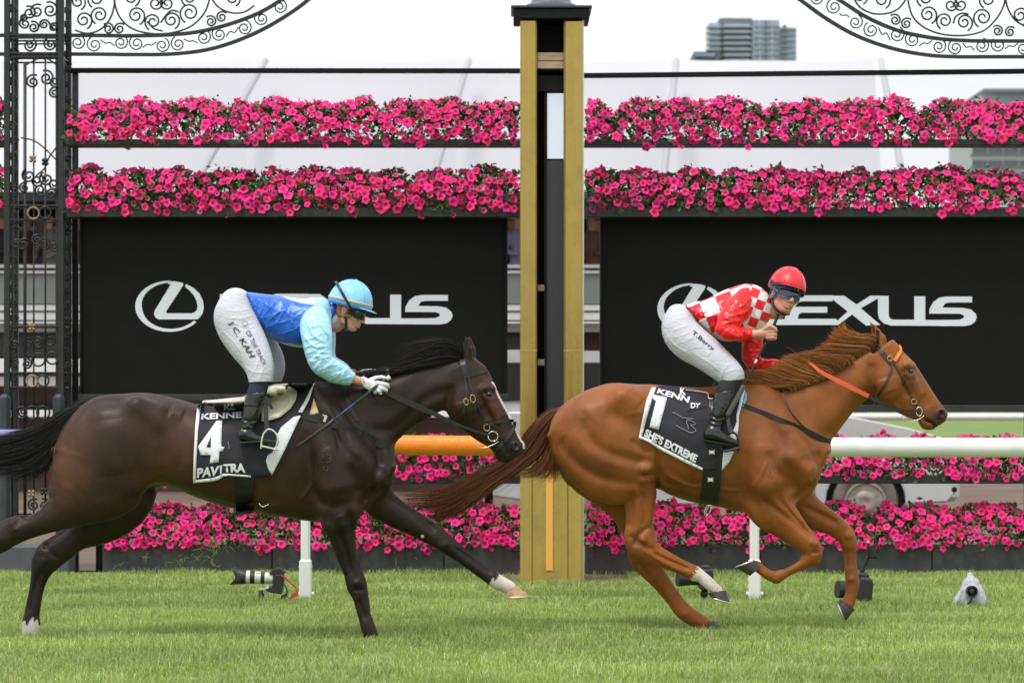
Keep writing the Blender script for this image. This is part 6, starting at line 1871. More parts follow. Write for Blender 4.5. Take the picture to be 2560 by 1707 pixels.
class Head:
    """head frame: origin at the helmet's centre, X forward, Y to the left, Z up"""
    def __init__(self, c, Fv, Uv):
        self.c = np.array(c)
        f = np.array(Fv, float); f /= np.linalg.norm(f)
        u = np.array(Uv, float); u -= (u @ f) * f; u /= np.linalg.norm(u)
        self.M = np.stack([f, np.cross(u, f), u], 1)
    def p(self, x, y, z): return self.c + self.M @ np.array([x, y, z], float)
    def build(self, S):
        e = lambda c, r, k=.015, op='add': S.ell(self.p(*c), r, k, op, self.M)
        t = lambda pts, R, k=.01, op='add': S.chain([self.p(*q) for q in pts], R, None, k, op)
        e((0, 0, -.02), (.098, .078, .105))
        e((.028, 0, -.088), (.068, .060, .078), .02)
        for s in (-1, 1):
            t([(-.02, s * .056, -.09), (.0, s * .05, -.128), (.045, s * .022, -.155)], [.022, .02, .018], .02)
            e((.058, s * .042, -.075), (.026, .022, .024), .02)
            t([(.086, s * .010, -.048), (.078, s * .045, -.046)], [.012, .012], .012)
            e((.080, s * .032, -.063), (.018, .018, .012), .010, 'sub')
            e((.098, s * .011, -.100), (.010, .008, .008), .008)
            e((-.014, s * .078, -.056), (.018, .009, .030), .008)
            e((-.010, s * .088, -.056), (.009, .006, .018), .004, 'sub')
        e((.056, 0, -.153), (.022, .022, .018), .015)
        t([(.090, 0, -.052), (.101, 0, -.078), (.107, 0, -.095)], [.011, .011, .0125], .012)
        t([(.074, -.024, -.131), (.090, 0, -.126), (.074, .024, -.131)], [.006, .0085, .006], .008)
        t([(.074, -.020, -.139), (.087, 0, -.141), (.074, .020, -.139)], [.006, .0085, .006], .008)
        t([(.078, -.026, -.135), (.097, 0, -.1335), (.078, .026, -.135)], [.002, .003, .002], .003, 'sub')
        e((.080, 0, -.149), (.010, .025, .004), .006, 'sub')
    def local(self, V): return (V - self.c) @ self.M
    def colours(self, V, base, lip=(.42, .13, .12)):
        q = self.local(V)
        C = np.tile(np.array(base, float), (len(V), 1))
        w_ = np.exp(-((q[:, 0] - .085) / .02) ** 2 - (q[:, 1] / .026) ** 2 - ((q[:, 2] + .134) / .010) ** 2)[:, None] * .85
        C = C * (1 - w_) + np.array(lip) * w_
        for s in (-1, 1):
            w_ = np.exp(-((q[:, 0] - .06) / .03) ** 2 - ((q[:, 1] - s * .05) / .03) ** 2 - ((q[:, 2] + .095) / .03) ** 2)[:, None] * .35
            C = C * (1 - w_) + np.array((.55, .22, .17)) * w_
        return C
    def mesh(self, V, F, name, m, parent, colors=None):
        W = self.c + np.asarray(V) @ self.M.T
        return obj(name, mesh_np(name, W, F, m, colors=colors), parent)
    def cap(self, name, m, parent, r=(.137, .116, .135), z0=-.01, tilt=.0, n=40, lev=16, colors=None, ripple=.0, off=0):
        """skull-cap shell: dome above a rim plane"""
        V, F = [], []
        for i in range(lev + 1):
            ph = (math.pi / 2) * i / lev
            zz = math.sin(ph); rr = math.cos(ph)
            for j in range(n):
                a = 2 * math.pi * j / n
                x, y = r[0] * rr * math.cos(a), r[1] * rr * math.sin(a)
                z = z0 + (r[2] - z0) * zz + tilt * x * (1 - zz)
                k = 1 + ripple * math.sin(a * 19) * (1 - zz) ** 2
                V.append((x * k + off, y * k, z))
        for i in range(lev):
            for j in range(n):
                F.append([i * n + j, i * n + (j + 1) % n, (i + 1) * n + (j + 1) % n, (i + 1) * n + j])
        F.append(list(range(n))[::-1])
        return self.mesh(V, F, name, m, parent)
    def band(self, name, m, parent, r, z, hgt, tilt, a0=-180, a1=180, th=.003, n=48, off=0.0, zoff=None):
        """strip wrapped round the head; a in degrees from straight ahead"""
        V, F = [], []
        for j in range(n + 1):
            a = math.radians(a0 + (a1 - a0) * j / n)
            zz = z + tilt * r[0] * math.cos(a) + (zoff(a) if zoff else 0)
            for dr, dz in ((0, -hgt / 2), (th, -hgt / 2), (th, hgt / 2), (0, hgt / 2)):
                V.append(((r[0] + dr) * math.cos(a) + off, (r[1] + dr) * math.sin(a), zz + dz))
        for j in range(n):
            for k in range(4):
                F.append([j * 4 + k, j * 4 + (k + 1) % 4, j * 4 + 4 + (k + 1) % 4, j * 4 + 4 + k])
        F += [[3, 2, 1, 0], [n * 4, n * 4 + 1, n * 4 + 2, n * 4 + 3]]
        return self.mesh(V, F, name, m, parent)
    def peak(self, name, m, parent, r=(.137, .116), z=-.02, length=.05, tilt=-.1, n=20, th=.005, amax=60, tilt0=.0):
        V, F = [], []
        for j in range(n + 1):
            a = math.radians(-amax + 2 * amax * j / n)
            ext = length * max(0, math.cos(a * 90 / amax)) ** .6
            for f in (0, .5, 1):
                x = r[0] * math.cos(a) + ext * f
                zz = z + tilt0 * r[0] * math.cos(a) + tilt * ext * f
                V += [(x - .004, r[1] * math.sin(a), zz), (x - .004, r[1] * math.sin(a), zz - th)]
        for j in range(n):
            o, p = j * 6, j * 6 + 6
            for k in (0, 2):
                F += [[o + k, o + k + 2, p + k + 2, p + k], [o + k + 1, p + k + 1, p + k + 3, o + k + 3]]
            F.append([o + 4, o + 5, p + 5, p + 4])
        return self.mesh(V, F, name, m, parent)
    def seams(self, r, z0, m, parent, n=6):
        """sewn panel seams of the helmet cover"""
        for k in range(n):
            a = math.pi * 2 * k / n + .26
            P = [self.p((r[0] + .0008) * math.cos(ph) * math.cos(a), (r[1] + .0008) * math.cos(ph) * math.sin(a), z0 + (r[2] - z0 + .0008) * math.sin(ph)) for ph in np.linspace(.1, 1.5, 14)]
            MB().tube(P, .0016, 5).build("helmet_seam", m, parent, smooth=True)
    def goggles(self, parent, m_frame, strap_m, hi=False):
        """wrap-round lens with a frame and a side strap end"""
        g = None
        V, F = [], []
        n, lev = 28, 8
        z0, hh = -.058, .0300
        prof = lambda a: (abs(math.sin(a)) ** .8) * .010
        for i in range(lev + 1):
            v = -1 + 2 * i / lev
            for j in range(n + 1):
                a = math.radians(-66 + 132 * j / n)
                shr = math.sqrt(max(0, 1 - (abs(a) / math.radians(67)) ** 5))
                z = z0 + v * hh * (.45 + .55 * shr) + (.012 * math.exp(-(a / .16) ** 2) if v < 0 else 0) * abs(v)
                R = .109 - .005 * v * v
                V.append((R * math.cos(a) * 1.0 + .004, R * .82 * math.sin(a), z))
        for i in range(lev):
            for j in range(n):
                o = i * (n + 1) + j
                F.append([o, o + 1, o + n + 2, o + n + 1])
        lens = self.mesh(V, F, "goggles_lens", m_lens, parent)
        edge = [V[j] for j in range(n + 1)] + [V[i * (n + 1) + n] for i in range(1, lev)] + [V[lev * (n + 1) + n - j] for j in range(n + 1)] + [V[(lev - i) * (n + 1)] for i in range(1, lev)]
        W = self.c + np.array(edge) @ self.M.T
        MB().tube(W, .0048, 6, closed=True).build("goggles_frame", m_frame, parent, smooth=True)
        return lens

def folds(S, strokes, lo, hi):
    relief(S, [(p, g * .75, -abs(a) * .9) for p, g, a in strokes], lo, hi, sharp=True)

def sleeve_folds(S, C, axis, half, n, seed, lo, hi, amp=9):
    """creases slanting across a satin sleeve; axis and half width in the enlargement's pixels"""
    r = np.random.default_rng(seed)
    A = spline(np.array(axis, float), 60)
    T = np.gradient(A, axis=0); T /= np.linalg.norm(T, axis=1)[:, None]
    for _ in range(n):
        i = r.integers(3, 56)
        p, t = A[i], T[i]
        nn = np.array([-t[1], t[0]])
        s0, s1 = r.uniform(-.95, .1), r.uniform(.2, .95)
        if r.random() < .5: s0, s1 = -s0, -s1
        sl = r.normal(0, .55)
        h = half * r.uniform(.8, 1.1)
        P = [p + nn * h * s0 + t * h * sl * s0, p + nn * h * (s0 + s1) / 2 + t * h * (sl * (s0 + s1) / 2 + r.uniform(-.25, .25)), p + nn * h * s1 + t * h * sl * s1]
        relief(S, [([C(*q) for q in P], r.uniform(1.5, 3.0), r.choice([-1, -1, -1, .5]) * amp * r.uniform(.4, .9))], lo, hi, sharp=True)

def hand_fingers(S, pts, k=.005):
    """each finger a bent chain of (px, py, radius px, depth)"""
    for f in pts:
        S.rod(f, k=k)

def build_blue():
    y0 = Y_DARK
    C = crop(480, 660, 3.137)
    K = crop(860, 900, 9.8)
    root = empty("person", at(640, 1110, y0), "jockey in blue silks and pale blue cap crouching over the dark horse", "person")
    rp = lambda pts, sc=3.137: [(*C(a, b), r / sc, y) for a, b, r, y in pts]
    lp = lambda pts: [(*C(a, b), *C(c, d), y, k) for a, b, c, d, y, k in pts]
    th = math.radians(14)
    Hd = Head(at(*C(1243, 298), y0), (math.cos(th), -.10, -math.sin(th)), (math.sin(th), 0, math.cos(th)))
    # body: head, neck, trunk, arms, hands and legs in one skin
    S = grid(525, 1120, 960, 690, y0 - .42, y0 + .42, J_VOX)
    Hd.build(S)
    S.chain([Hd.p(-.035, 0, -.11), Hd.p(-.06, 0, -.15), at(*C(1060, 400), y0)], [.055, .056, .07], None, .02)
    S.rod(rp([(1010, 400, 95, y0), (800, 420, 115, y0), (560, 360, 105, y0), (400, 370, 110, y0)]), K=1.2, k=.03)
    near_arm = [(960, 430, 60, y0 - .15), (990, 600, 50, y0 - .21), (1010, 770, 42, y0 - .235), (1130, 845, 38, y0 - .20), (1270, 905, 36, y0 - .15), (1340, 925, 32, y0 - .13), (1395, 935, 30, y0 - .125)]
    S.rod(rp(near_arm), k=.015)
    S.rod(rp([(960, 430, 75, y0 + .17), (1000, 600, 58, y0 + .22), (1030, 760, 46, y0 + .23), (1150, 830, 42, y0 + .17), (1290, 870, 34, y0 + .10), (1380, 880, 30, y0 + .07)]), k=.015)
    for s in (-1, 1):
        S.rod(rp([(330, 400, 100, y0 + s * .11), (440, 640, 85, y0 + s * .18), (530, 850, 52, y0 + s * .26), (500, 1010, 45, y0 + s * .3), (452, 1220, 30, y0 + s * .32), (445, 1335, 26, y0 + s * .332), (560, 1380, 12, y0 + s * .34)]), k=.02)
    V, F = S.skin()
    obj("body", mesh_np("rider body", V, F, m_skin, colors=Hd.colours(V, (.60, .315, .235))), root)
    # near glove: palm, four fingers closing on rein and whip, thumb along the top
    G = SDF(at(885, 1010, y0 - .05) - [0, .14, 0], at(985, 925, y0 - .05) + [0, .12, 0], .0028)
    yh = y0 - .135
    kp = lambda pts: [(*K(a, b), r / 9.8, y) for a, b, r, y in pts]
    G.rod(kp([(470, 510, 105, yh), (590, 590, 125, yh), (730, 640, 130, yh), (840, 660, 105, yh)]), K=.62, k=.012)
    fing = [[(820, 560, 58, yh - .012), (960, 590, 56, yh - .02), (1060, 610, 52, yh - .012), (1085, 650, 48, yh + .008), (1020, 680, 42, yh + .022)],
            [(810, 640, 56, yh - .014), (930, 690, 54, yh - .022), (1030, 730, 48, yh - .012), (1040, 760, 44, yh + .008), (980, 760, 40, yh + .022)],
            [(770, 680, 54, yh - .014), (860, 760, 52, yh - .022), (895, 810, 46, yh - .010), (870, 810, 42, yh + .010)],
            [(700, 690, 50, yh - .012), (760, 770, 46, yh - .018), (775, 800, 42, yh - .006), (750, 790, 38, yh + .010)],
            [(640, 500, 62, yh + .02), (790, 430, 52, yh + .03), (930, 415, 46, yh + .026), (1020, 450, 40, yh + .018)]]
    hand_fingers(G, [kp(f) for f in fing], .006)
    V, F = G.skin()
    obj("glove", mesh_np("glove", V, F, m_glove), root)
    MB().tube(spline([at(*K(a, b), yh - .042) for a, b in [(490, 380), (440, 520), (500, 620), (640, 740)]], 14), .0022, 6).build("glove_piping", m_glove, root, smooth=True)
    MB().lathe([(.001, 0), (.016, 0), (.016, -.003), (.001, -.004)], (0, 0, 0), 'y', 16).build("glove_badge", m_cream, root, loc=Vector(at(*K(590, 600), yh - .044)) - root.location)
    G = SDF(at(890, 1000, y0 + .1) - [0, .12, 0], at(990, 915, y0 + .1) + [0, .12, 0], .0035)
    yg = y0 + .07
    G.rod(kp([(480, 330, 110, yg), (640, 330, 120, yg), (760, 350, 110, yg)]), K=.6, k=.012)
    hand_fingers(G, [kp([(740, 320 + 40 * i, 50, yg + .015), (880, 340 + 40 * i, 48, yg + .02), (900, 370 + 40 * i, 44, yg - .01), (830, 380 + 40 * i, 40, yg - .02)]) for i in range(4)] + [kp([(600, 290, 55, yg - .02), (760, 270, 46, yg - .03), (860, 290, 40, yg - .025)])], .006)
    V, F = G.skin()
    obj("glove", mesh_np("glove", V, F, m_glove), root)
    # breeches
    B = grid(528, 965, 720, 725, y0 - .42, y0 + .42, J_VOX)
    B.rod(rp([(478, 338, 104, y0), (420, 345, 122, y0), (340, 375, 140, y0)]), K=1.25, k=.03)
    B.limb(lp([(215, 330, 470, 300, y0 - .10, .85), (172, 425, 490, 385, y0 - .12, .8), (190, 510, 520, 440, y0 - .135, .8), (228, 580, 548, 505, y0 - .15, .8), (300, 682, 592, 600, y0 - .19, .82), (378, 775, 625, 700, y0 - .23, .85), (422, 845, 641, 800, y0 - .26, .88), (442, 905, 632, 885, y0 - .28, .9), (448, 935, 622, 925, y0 - .285, .9)]), k=.04)
    B.limb(lp([(250, 330, 480, 320, y0 + .10, .85), (300, 450, 560, 420, y0 + .13, .8), (390, 600, 635, 570, y0 + .18, .82), (470, 740, 712, 710, y0 + .24, .85), (530, 830, 730, 800, y0 + .26, .88), (555, 905, 705, 895, y0 + .27, .9)]), k=.04)
    B.plane_cut(at(*C(540, 925), y0 - .28), (.05, 0, -1))
    q = lambda *a: [C(*p) for p in a]
    folds(B, [(q((470, 400), (380, 430), (300, 420)), 3, 5), (q((485, 450), (400, 480), (320, 460)), 3, 5), (q((500, 480), (420, 520), (330, 510)), 3, 4), (q((460, 350), (360, 370), (280, 360)), 3, 4), (q((510, 520), (470, 620), (450, 700)), 3, 4), (q((230, 520), (320, 600), (400, 700)), 3.5, 5), (q((560, 700), (520, 800), (480, 880)), 3, 5), (q((600, 780), (560, 850), (540, 920)), 2.5, 5), (q((420, 800), (500, 850), (600, 850)), 3, 5), (q((240, 330), (210, 400), (200, 480)), 3, 4)], B.lo[1], y0)
    V, F = B.skin()
    obj("breeches", mesh_np("breeches", V, F, m_white), root)
    B.front_map()
    # silks: body and two sleeves
    T = grid(615, 875, 840, 725, y0 - .26, y0 + .26, J_VOX)
    loft(T, C(470, 340), C(1090, 400), q((438, 236), (446, 222), (540, 232), (700, 250), (860, 273), (960, 262), (1030, 268), (1075, 290), (1098, 340), (1104, 360)),
         q((440, 245), (470, 350), (505, 470), (560, 545), (650, 602), (760, 640), (860, 653), (960, 645), (1050, 590), (1098, 520), (1110, 450), (1112, 420)),
         [(*C(440, 330), .155), (*C(520, 350), .16), (*C(700, 400), .165), (*C(880, 400), .19), (*C(980, 400), .18), (*C(1060, 400), .12), (*C(1110, 400), .075)], y0, k=.01, p=2.3)
    folds(T, [(q((470, 260), (520, 380), (600, 520)), 4, 7), (q((500, 240), (600, 330), (700, 380)), 4, 6), (q((560, 500), (680, 470), (800, 430)), 4, 6), (q((620, 560), (740, 540), (840, 500)), 4, 6), (q((700, 300), (760, 400), (820, 420)), 5, 5), (q((600, 260), (720, 300), (840, 300)), 5, 5), (q((540, 430), (640, 400), (740, 360)), 4, -5), (q((480, 300), (530, 430)), 4, -5), (q((700, 600), (800, 590)), 4, 5)], T.lo[1], y0)
    sleeve_folds(T, C, [(480, 330), (640, 400), (800, 450), (1000, 450)], 130, 26, 48, T.lo[1], y0, 7)
    V, F = T.skin()
    s_ = FPX / (CAM_D + V[:, 1])
    px, py = 1280 + V[:, 0] * s_, HY + (CAM_H - V[:, 2]) * s_
    cx, cy = (px - 480) * 3.137, (py - 660) * 3.137
    col = np.tile(np.array((.014, .125, .60)), (len(V), 1))
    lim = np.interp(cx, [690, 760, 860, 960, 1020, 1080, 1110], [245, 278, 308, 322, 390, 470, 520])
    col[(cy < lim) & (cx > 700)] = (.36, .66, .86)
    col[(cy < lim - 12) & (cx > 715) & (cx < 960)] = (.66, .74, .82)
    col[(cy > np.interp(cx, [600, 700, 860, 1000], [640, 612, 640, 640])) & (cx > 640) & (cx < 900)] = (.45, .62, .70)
    obj("silks", mesh_np("silks", V, F, m_satin_b, colors=col), root)
    for s in (-1, 1):
        A = SDF(at(725, 985, y0 + s * .2) - [.08, .18, .06], at(905, 740, y0 + s * .2) + [.06, .22, .06], J_VOX)
        ys = lambda d: y0 + s * d
        dx = 0 if s < 0 else 25
        A.limb(lp([(890 + dx, 430, 1068 + dx, 400, ys(.150), .75), (846 + dx, 490, 1092 + dx, 470, ys(.19), .62), (862 + dx, 590, 1102 + dx, 580, ys(.225), .72), (888 + dx, 710, 1097 + dx, 680, ys(.24), .78), (925 + dx, 800, 1110 + dx, 745, ys(.245), .85), (985 + dx, 855, 1145 + dx, 768, ys(.23), .9), (1060 + dx, 900, 1205 + dx, 800, ys(.20), .95), (1150, 930, 1250, 832, ys(.17), 1), (1215, 940, 1275, 852, ys(.155), 1), (1248, 944, 1288, 866, ys(.148), 1)]), k=.02)
        A.plane_cut(at(*C(1264, 905), ys(.15)), (.86, 0, -.42))
        if s < 0:
            folds(A, [(q((960, 380), (1030, 500), (1080, 560)), 3.5, 9), (q((900, 430), (960, 560), (1060, 620)), 3.5, 8), (q((880, 560), (960, 640), (1080, 650)), 3.5, 8), (q((900, 700), (980, 690), (1090, 700)), 3.5, 8), (q((940, 780), (1020, 740), (1100, 730)), 3.5, 8), (q((1000, 840), (1080, 800), (1160, 790)), 3, 6), (q((1080, 890), (1160, 850)), 3, 6), (q((1010, 450), (1060, 540), (1070, 600)), 3.5, -8), (q((930, 500), (1000, 600)), 4, -7),
                       (q((1230, 880), (1260, 890)), 2, 5), (q((1220, 900), (1255, 910)), 2, 5), (q((1215, 925), (1250, 930)), 2, 5)], A.lo[1], A.lo[1] + 9)
        if s < 0: sleeve_folds(A, C, [(970, 420), (975, 600), (1010, 770), (1130, 850), (1250, 905)], 100, 34, 8, A.lo[1], A.lo[1] + 9)
        V, F = A.skin()
        obj("sleeve", mesh_np("sleeve", V, F, m_satin_b, colors=np.tile((.40, .70, .90), (len(V), 1))), root)
    # collar, stock, helmet cover, goggles, harness
    for nm, m_, R_, a, b in (("stock", m_white, .068, (1085, 415), (1140, 452)), ("collar", mat("royal blue collar", (.012, .07, .46), rough=.45, bump=.5, bscale=20, bdist=.006), .082, (1060, 380), (1112, 415))):
        A, Bp = at(*C(*a), y0), at(*C(*b), y0)
        MB().tube([A, (A + Bp) / 2, Bp], [R_ * 1.05, R_ * 1.03, R_ * .96], 24, flat=.9).build(nm, m_, root, smooth=True)
    m_capb = mat("pale blue satin cover", (.25, .59, .86), rough=.36, bump=.8, bscale=13, bdist=.012, sheen=.2)
    cap = Hd.cap("helmet_cover", m_capb, root, r=(.139, .118, .139), z0=-.012, ripple=.012)
    Hd.seams((.139, .118, .139), -.012, mat("blue stitching", (.13, .42, .72), rough=.6), root)
    Hd.band("helmet_frill", mat("mid blue satin", (.06, .25, .66), rough=.5, bump=.9, bscale=30, bdist=.008), root, (.135, .114), -.020, .026, .0)
    Hd.band("helmet_band", mat("beige elastic band", (.62, .47, .30), rough=.7), root, (.139, .118), .004, .015, .0)
    Hd.peak("helmet_peak", m_capb, root, z=-.018, length=.042, tilt=-.25)
    MB().lathe([(.001, .006), (.010, .004), (.012, 0), (.001, 0)], (0, 0, 0), 'z', 12).build("helmet_button", m_capb, root, smooth=True, loc=Vector(Hd.p(0, 0, .139)) - root.location)
    Hd.goggles(root, m_black, m_black)
    st = [(.058, -.088, -.055), (.02, -.116, -.025), (-.03, -.122, .025), (-.08, -.098, .075), (-.115, -.03, .098), (-.118, .03, .098)]
    W = spline([Hd.p(*p) for p in st], 24)
    MB().tube(W, .008, 8, flat=.35, up=Hd.M @ np.array([0, -1, .2])).build("goggles_strap", m_black, root, smooth=True)
    Hd.band("goggles_hinge", m_black, root, (.100, .084), -.063, .026, 0, -84, -52, th=.006, n=8)
    e = SDF(Hd.p(-.02, -.08, -.06) - .09, Hd.p(-.02, -.08, -.06) + .09, .003)
    e.ell(Hd.p(-.01, -.066, -.062), (.055, .017, .052), .01, 'add', Hd.M)
    e.ell(Hd.p(-.014, -.085, -.058), (.020, .03, .033), .004, 'sub', Hd.M)
    V, F = e.skin()
    obj("ear_guard", mesh_np("ear guard", V, F, m_tan), root)
    S_ = spline([Hd.p(*p) for p in [(.0, -.078, -.09), (.015, -.072, -.125), (.02, -.05, -.16), (.02, 0, -.175)]], 14)
    MB().tube(S_, .008, 8, flat=.4).build("chin_strap", m_black, root, smooth=True)
    MB().lathe([(.001, -.004), (.0045, 0), (.001, .004)], (0, 0, 0), 'y', 10).build("earring", m_steel, root, smooth=True, loc=Vector(Hd.p(-.012, -.092, -.088)) - root.location)
    # socks and boots
    for s in (-1, 1):
        yb = lambda d: y0 + s * d
        dx = 0 if s < 0 else 30
        kx = SDF(at(*C(380, 1060), yb(.3)) - [.1, .12, .05], at(*C(640, 860), yb(.3)) + [.1, .12, .06], .005)
        kx.limb(lp([(478 + dx, 860, 612 + dx, 895, yb(.275), .9), (462 + dx, 900, 604 + dx, 935, yb(.28), .9), (430 + dx, 1015, 576 + dx, 1050, yb(.3), .9)]), k=.01)
        V, F = kx.skin(); obj("sock", mesh_np("sock", V, F, m_navy), root)
        bt = SDF(at(*C(330, 1440), yb(.33)) - [.06, .14, .04], at(*C(690, 990), yb(.33)) + [.06, .14, .06], J_VOX)
        bt.limb(lp([(424 + dx, 1000, 578 + dx, 1048, yb(.30), .9), (405 + dx, 1100, 548 + dx, 1115, yb(.31), .88), (395 + dx, 1195, 522 + dx, 1205, yb(.32), .86), (386 + dx, 1265, 498 + dx, 1262, yb(.325), .84), (376 + dx, 1325, 480 + dx, 1305, yb(.33), .82)]), k=.02)
        bt.rod(rp([(395 + dx, 1345, 40, yb(.33)), (450 + dx, 1348, 46, yb(.333)), (520 + dx, 1370, 33, yb(.338)), (590 + dx, 1388, 24, yb(.342)), (640 + dx, 1394, 17, yb(.345))]), k=.02, K=.95)
        bt.plane_cut(at(*C(500, 1406), y0), (.08, 0, -1))
        bt.plane_cut(at(*C(500, 1022), y0), (-.28, 0, 1))
        if s < 0:
            relief(bt, [(q((400, 1215), (450, 1235), (510, 1220)), 2.5, 6), (q((395, 1260), (450, 1255), (495, 1285)), 2.5, 6), (q((390, 1290), (440, 1300), (500, 1300)), 2.5, 6), (q((410, 1120), (470, 1120), (545, 1130)), 1.5, 3), (q((530, 1010), (515, 1120), (480, 1200)), 2.5, -4), (q((400, 1235), (460, 1275)), 2.5, -5), (q((440, 1330), (520, 1340)), 3, 4)], bt.lo[1], bt.lo[1] + 9)
        V, F = bt.skin(); obj("boot", mesh_np("boot", V, F, m_boot), root)
    MB().box(at(*C(478, 1400), y0 - .335) + [0, 0, .004], (.165, .075, .009), ry=-.06, bev=.003).build("boot_sole", m_black, root)
    # printing on the breeches
    print_on(B, "J C. KAH", q((275, 465), (435, 735), (500, 722), (318, 440)), .006, m_inkk, "name_print", root, y0 - .2, bold=.012)
    print_on(B, "OF THE TRACK", q((418, 535), (560, 795), (590, 790), (452, 515)), .006, mat("violet grey print", (.10, .09, .16), rough=.7), "sponsor_print", root, y0 - .2, bold=.01)
    MB().tube([at(*C(a, b), y0 - .262) for a, b in [(392, 470), (415, 440), (440, 465), (420, 490)]], .0025, 5, closed=True).build("badge_print", mat("red violet print", (.25, .08, .2), rough=.7), root)
    return root, S, B

def build_red():
    y0 = Y_CHEST
    C = crop(1580, 640, 2.904)
    C7 = crop(1640, 660, 5.2275)
    root = empty("person", at(1830, 1100, y0), "jockey in red and white checked silks and red cap, looking back at the camera", "person")
    rp = lambda pts, sc=2.904: [(*C(a, b), r / sc, y) for a, b, r, y in pts]
    lp = lambda pts: [(*C(a, b), *C(c, d), y, k) for a, b, c, d, y, k in pts]
    q = lambda *a: [C(*p) for p in a]
    Hd = Head(at(1967, 719, y0 - .04), (.44, -.89, .05), (.25, .20, .94))
    S = grid(1650, 1120, 2030, 660, y0 - .42, y0 + .42, J_VOX)
    Hd.build(S)
    S.chain([Hd.p(-.03, 0, -.11), Hd.p(-.05, 0, -.15), at(*C(960, 370), y0)], [.058, .058, .075], None, .02)
    S.rod(rp([(900, 370, 95, y0), (760, 400, 105, y0), (560, 440, 95, y0), (400, 500, 95, y0)]), K=1.2, k=.03)
    S.rod(rp([(830, 330, 50, y0 - .14), (735, 430, 45, y0 - .225), (685, 545, 36, y0 - .295), (760, 566, 32, y0 - .31), (850, 568, 29, y0 - .32), (880, 568, 31, y0 - .321), (930, 564, 31, y0 - .325), (965, 560, 32, y0 - .325)]), k=.012)
    S.rod(rp([(890, 420, 52, y0 + .14), (876, 600, 46, y0 + .15), (866, 735, 40, y0 + .14), (960, 800, 36, y0 + .07), (1080, 788, 32, y0 - .0), (1130, 788, 30, y0 - .04)]), k=.015)
    for s in (-1, 1):
        S.rod(rp([(360, 540, 85, y0 + s * .11), (540, 690, 75, y0 + s * .18), (725, 840, 46, y0 + s * .26), (680, 980, 40, y0 + s * .3), (618, 1180, 28, y0 + s * .322), (600, 1270, 24, y0 + s * .332), (690, 1334, 12, y0 + s * .339)]), k=.02)
    # fist round the whip
    yf = y0 - .325
    S.rod(rp([(950, 562, 36, yf), (985, 560, 44, yf), (1010, 560, 40, yf)]), k=.01, K=.75)
    for i, (dx, dz) in enumerate(((14, -34), (20, -10), (18, 14), (8, 36))):
        S.rod(rp([(985, 560 + dz * .9, 15, yf - .018), (1018 + dx * .7, 556 + dz, 14.5, yf - .026), (1036 + dx * .3, 560 + dz, 13.5, yf - .006), (1024, 566 + dz, 13, yf + .020), (995, 568 + dz, 12, yf + .026)]), k=.004)
    S.rod(rp([(960, 530, 18, yf - .012), (1000, 508, 15, yf - .028), (1032, 522, 13, yf - .034), (1046, 540, 11, yf - .03)]), k=.006)
    # far hand in the mane
    yr = y0 - .05
    S.rod(rp([(1115, 788, 32, yr), (1150, 784, 36, yr), (1175, 782, 30, yr)]), k=.01, K=.8)
    for i in range(4):
        S.rod(rp([(1165, 768 + 10 * i, 11, yr - .02), (1195, 772 + 10 * i, 11, yr - .03), (1205, 784 + 9 * i, 10, yr - .01), (1185, 792 + 8 * i, 10, yr + .01)]), k=.004)
    S.rod(rp([(1130, 765, 14, yr - .02), (1165, 755, 12, yr - .03), (1195, 760, 10, yr - .03)]), k=.006)
    V, F = S.skin()
    obj("body", mesh_np("rider body", V, F, m_skin, colors=Hd.colours(V, (.56, .27, .19))), root)
    # breeches
    B = grid(1655, 965, 1870, 770, y0 - .42, y0 + .42, J_VOX)
    B.rod(rp([(430, 445, 72, y0), (390, 470, 92, y0), (340, 530, 108, y0)]), K=1.35, k=.03)
    st = [(262, 470, 420, 400, y0 - .09, .9), (235, 560, 455, 450, y0 - .115, .85), (250, 640, 490, 505, y0 - .135, .82), (310, 700, 550, 565, y0 - .16, .82), (410, 758, 625, 625, y0 - .19, .84), (515, 828, 705, 705, y0 - .23, .86), (590, 875, 775, 780, y0 - .25, .88), (632, 902, 812, 840, y0 - .265, .9), (645, 925, 806, 905, y0 - .275, .9)]
    B.limb(lp(st), k=.04)
    B.limb(lp([(a - 10, b - 14, c - 14, d + 4, 2 * y0 - y, k) for a, b, c, d, y, k in st]), k=.04)
    B.plane_cut(at(*C(725, 905), y0 - .27), (.12, 0, -1))
    folds(B, [(q((420, 500), (330, 530), (290, 540)), 3, 4), (q((440, 540), (350, 580), (300, 590)), 3, 4), (q((470, 570), (380, 620), (330, 630)), 3, 4), (q((250, 560), (300, 640), (420, 720)), 3, 5), (q((270, 480), (240, 560), (260, 640)), 3, 3), (q((700, 780), (650, 840), (640, 900)), 3, 5), (q((780, 820), (720, 830), (660, 850)), 3, 5), (q((790, 860), (740, 880)), 3, 4), (q((430, 700), (560, 780), (650, 860)), 3, 4), (q((520, 620), (480, 680)), 3, 4), (q((580, 670), (540, 730)), 3, 4)], B.lo[1], y0)
    V, F = B.skin()
    obj("breeches", mesh_np("breeches", V, F, m_white), root)
    B.front_map()
    T = grid(1705, 860, 1935, 705, y0 - .26, y0 + .26, J_VOX)
    loft(T, C(400, 430), C(990, 350), q((384, 372), (392, 360), (450, 336), (540, 312), (660, 252), (740, 224), (805, 204), (880, 207), (940, 232), (985, 275), (1000, 330), (1004, 350)),
         q((386, 380), (430, 440), (470, 500), (530, 552), (600, 592), (680, 618), (780, 612), (870, 575), (950, 520), (1000, 460), (1012, 410), (1012, 385)),
         [(*C(390, 420), .12), (*C(460, 420), .15), (*C(600, 420), .165), (*C(760, 400), .185), (*C(880, 370), .17), (*C(960, 360), .12), (*C(1010, 360), .07)], y0, k=.01, p=2.3)
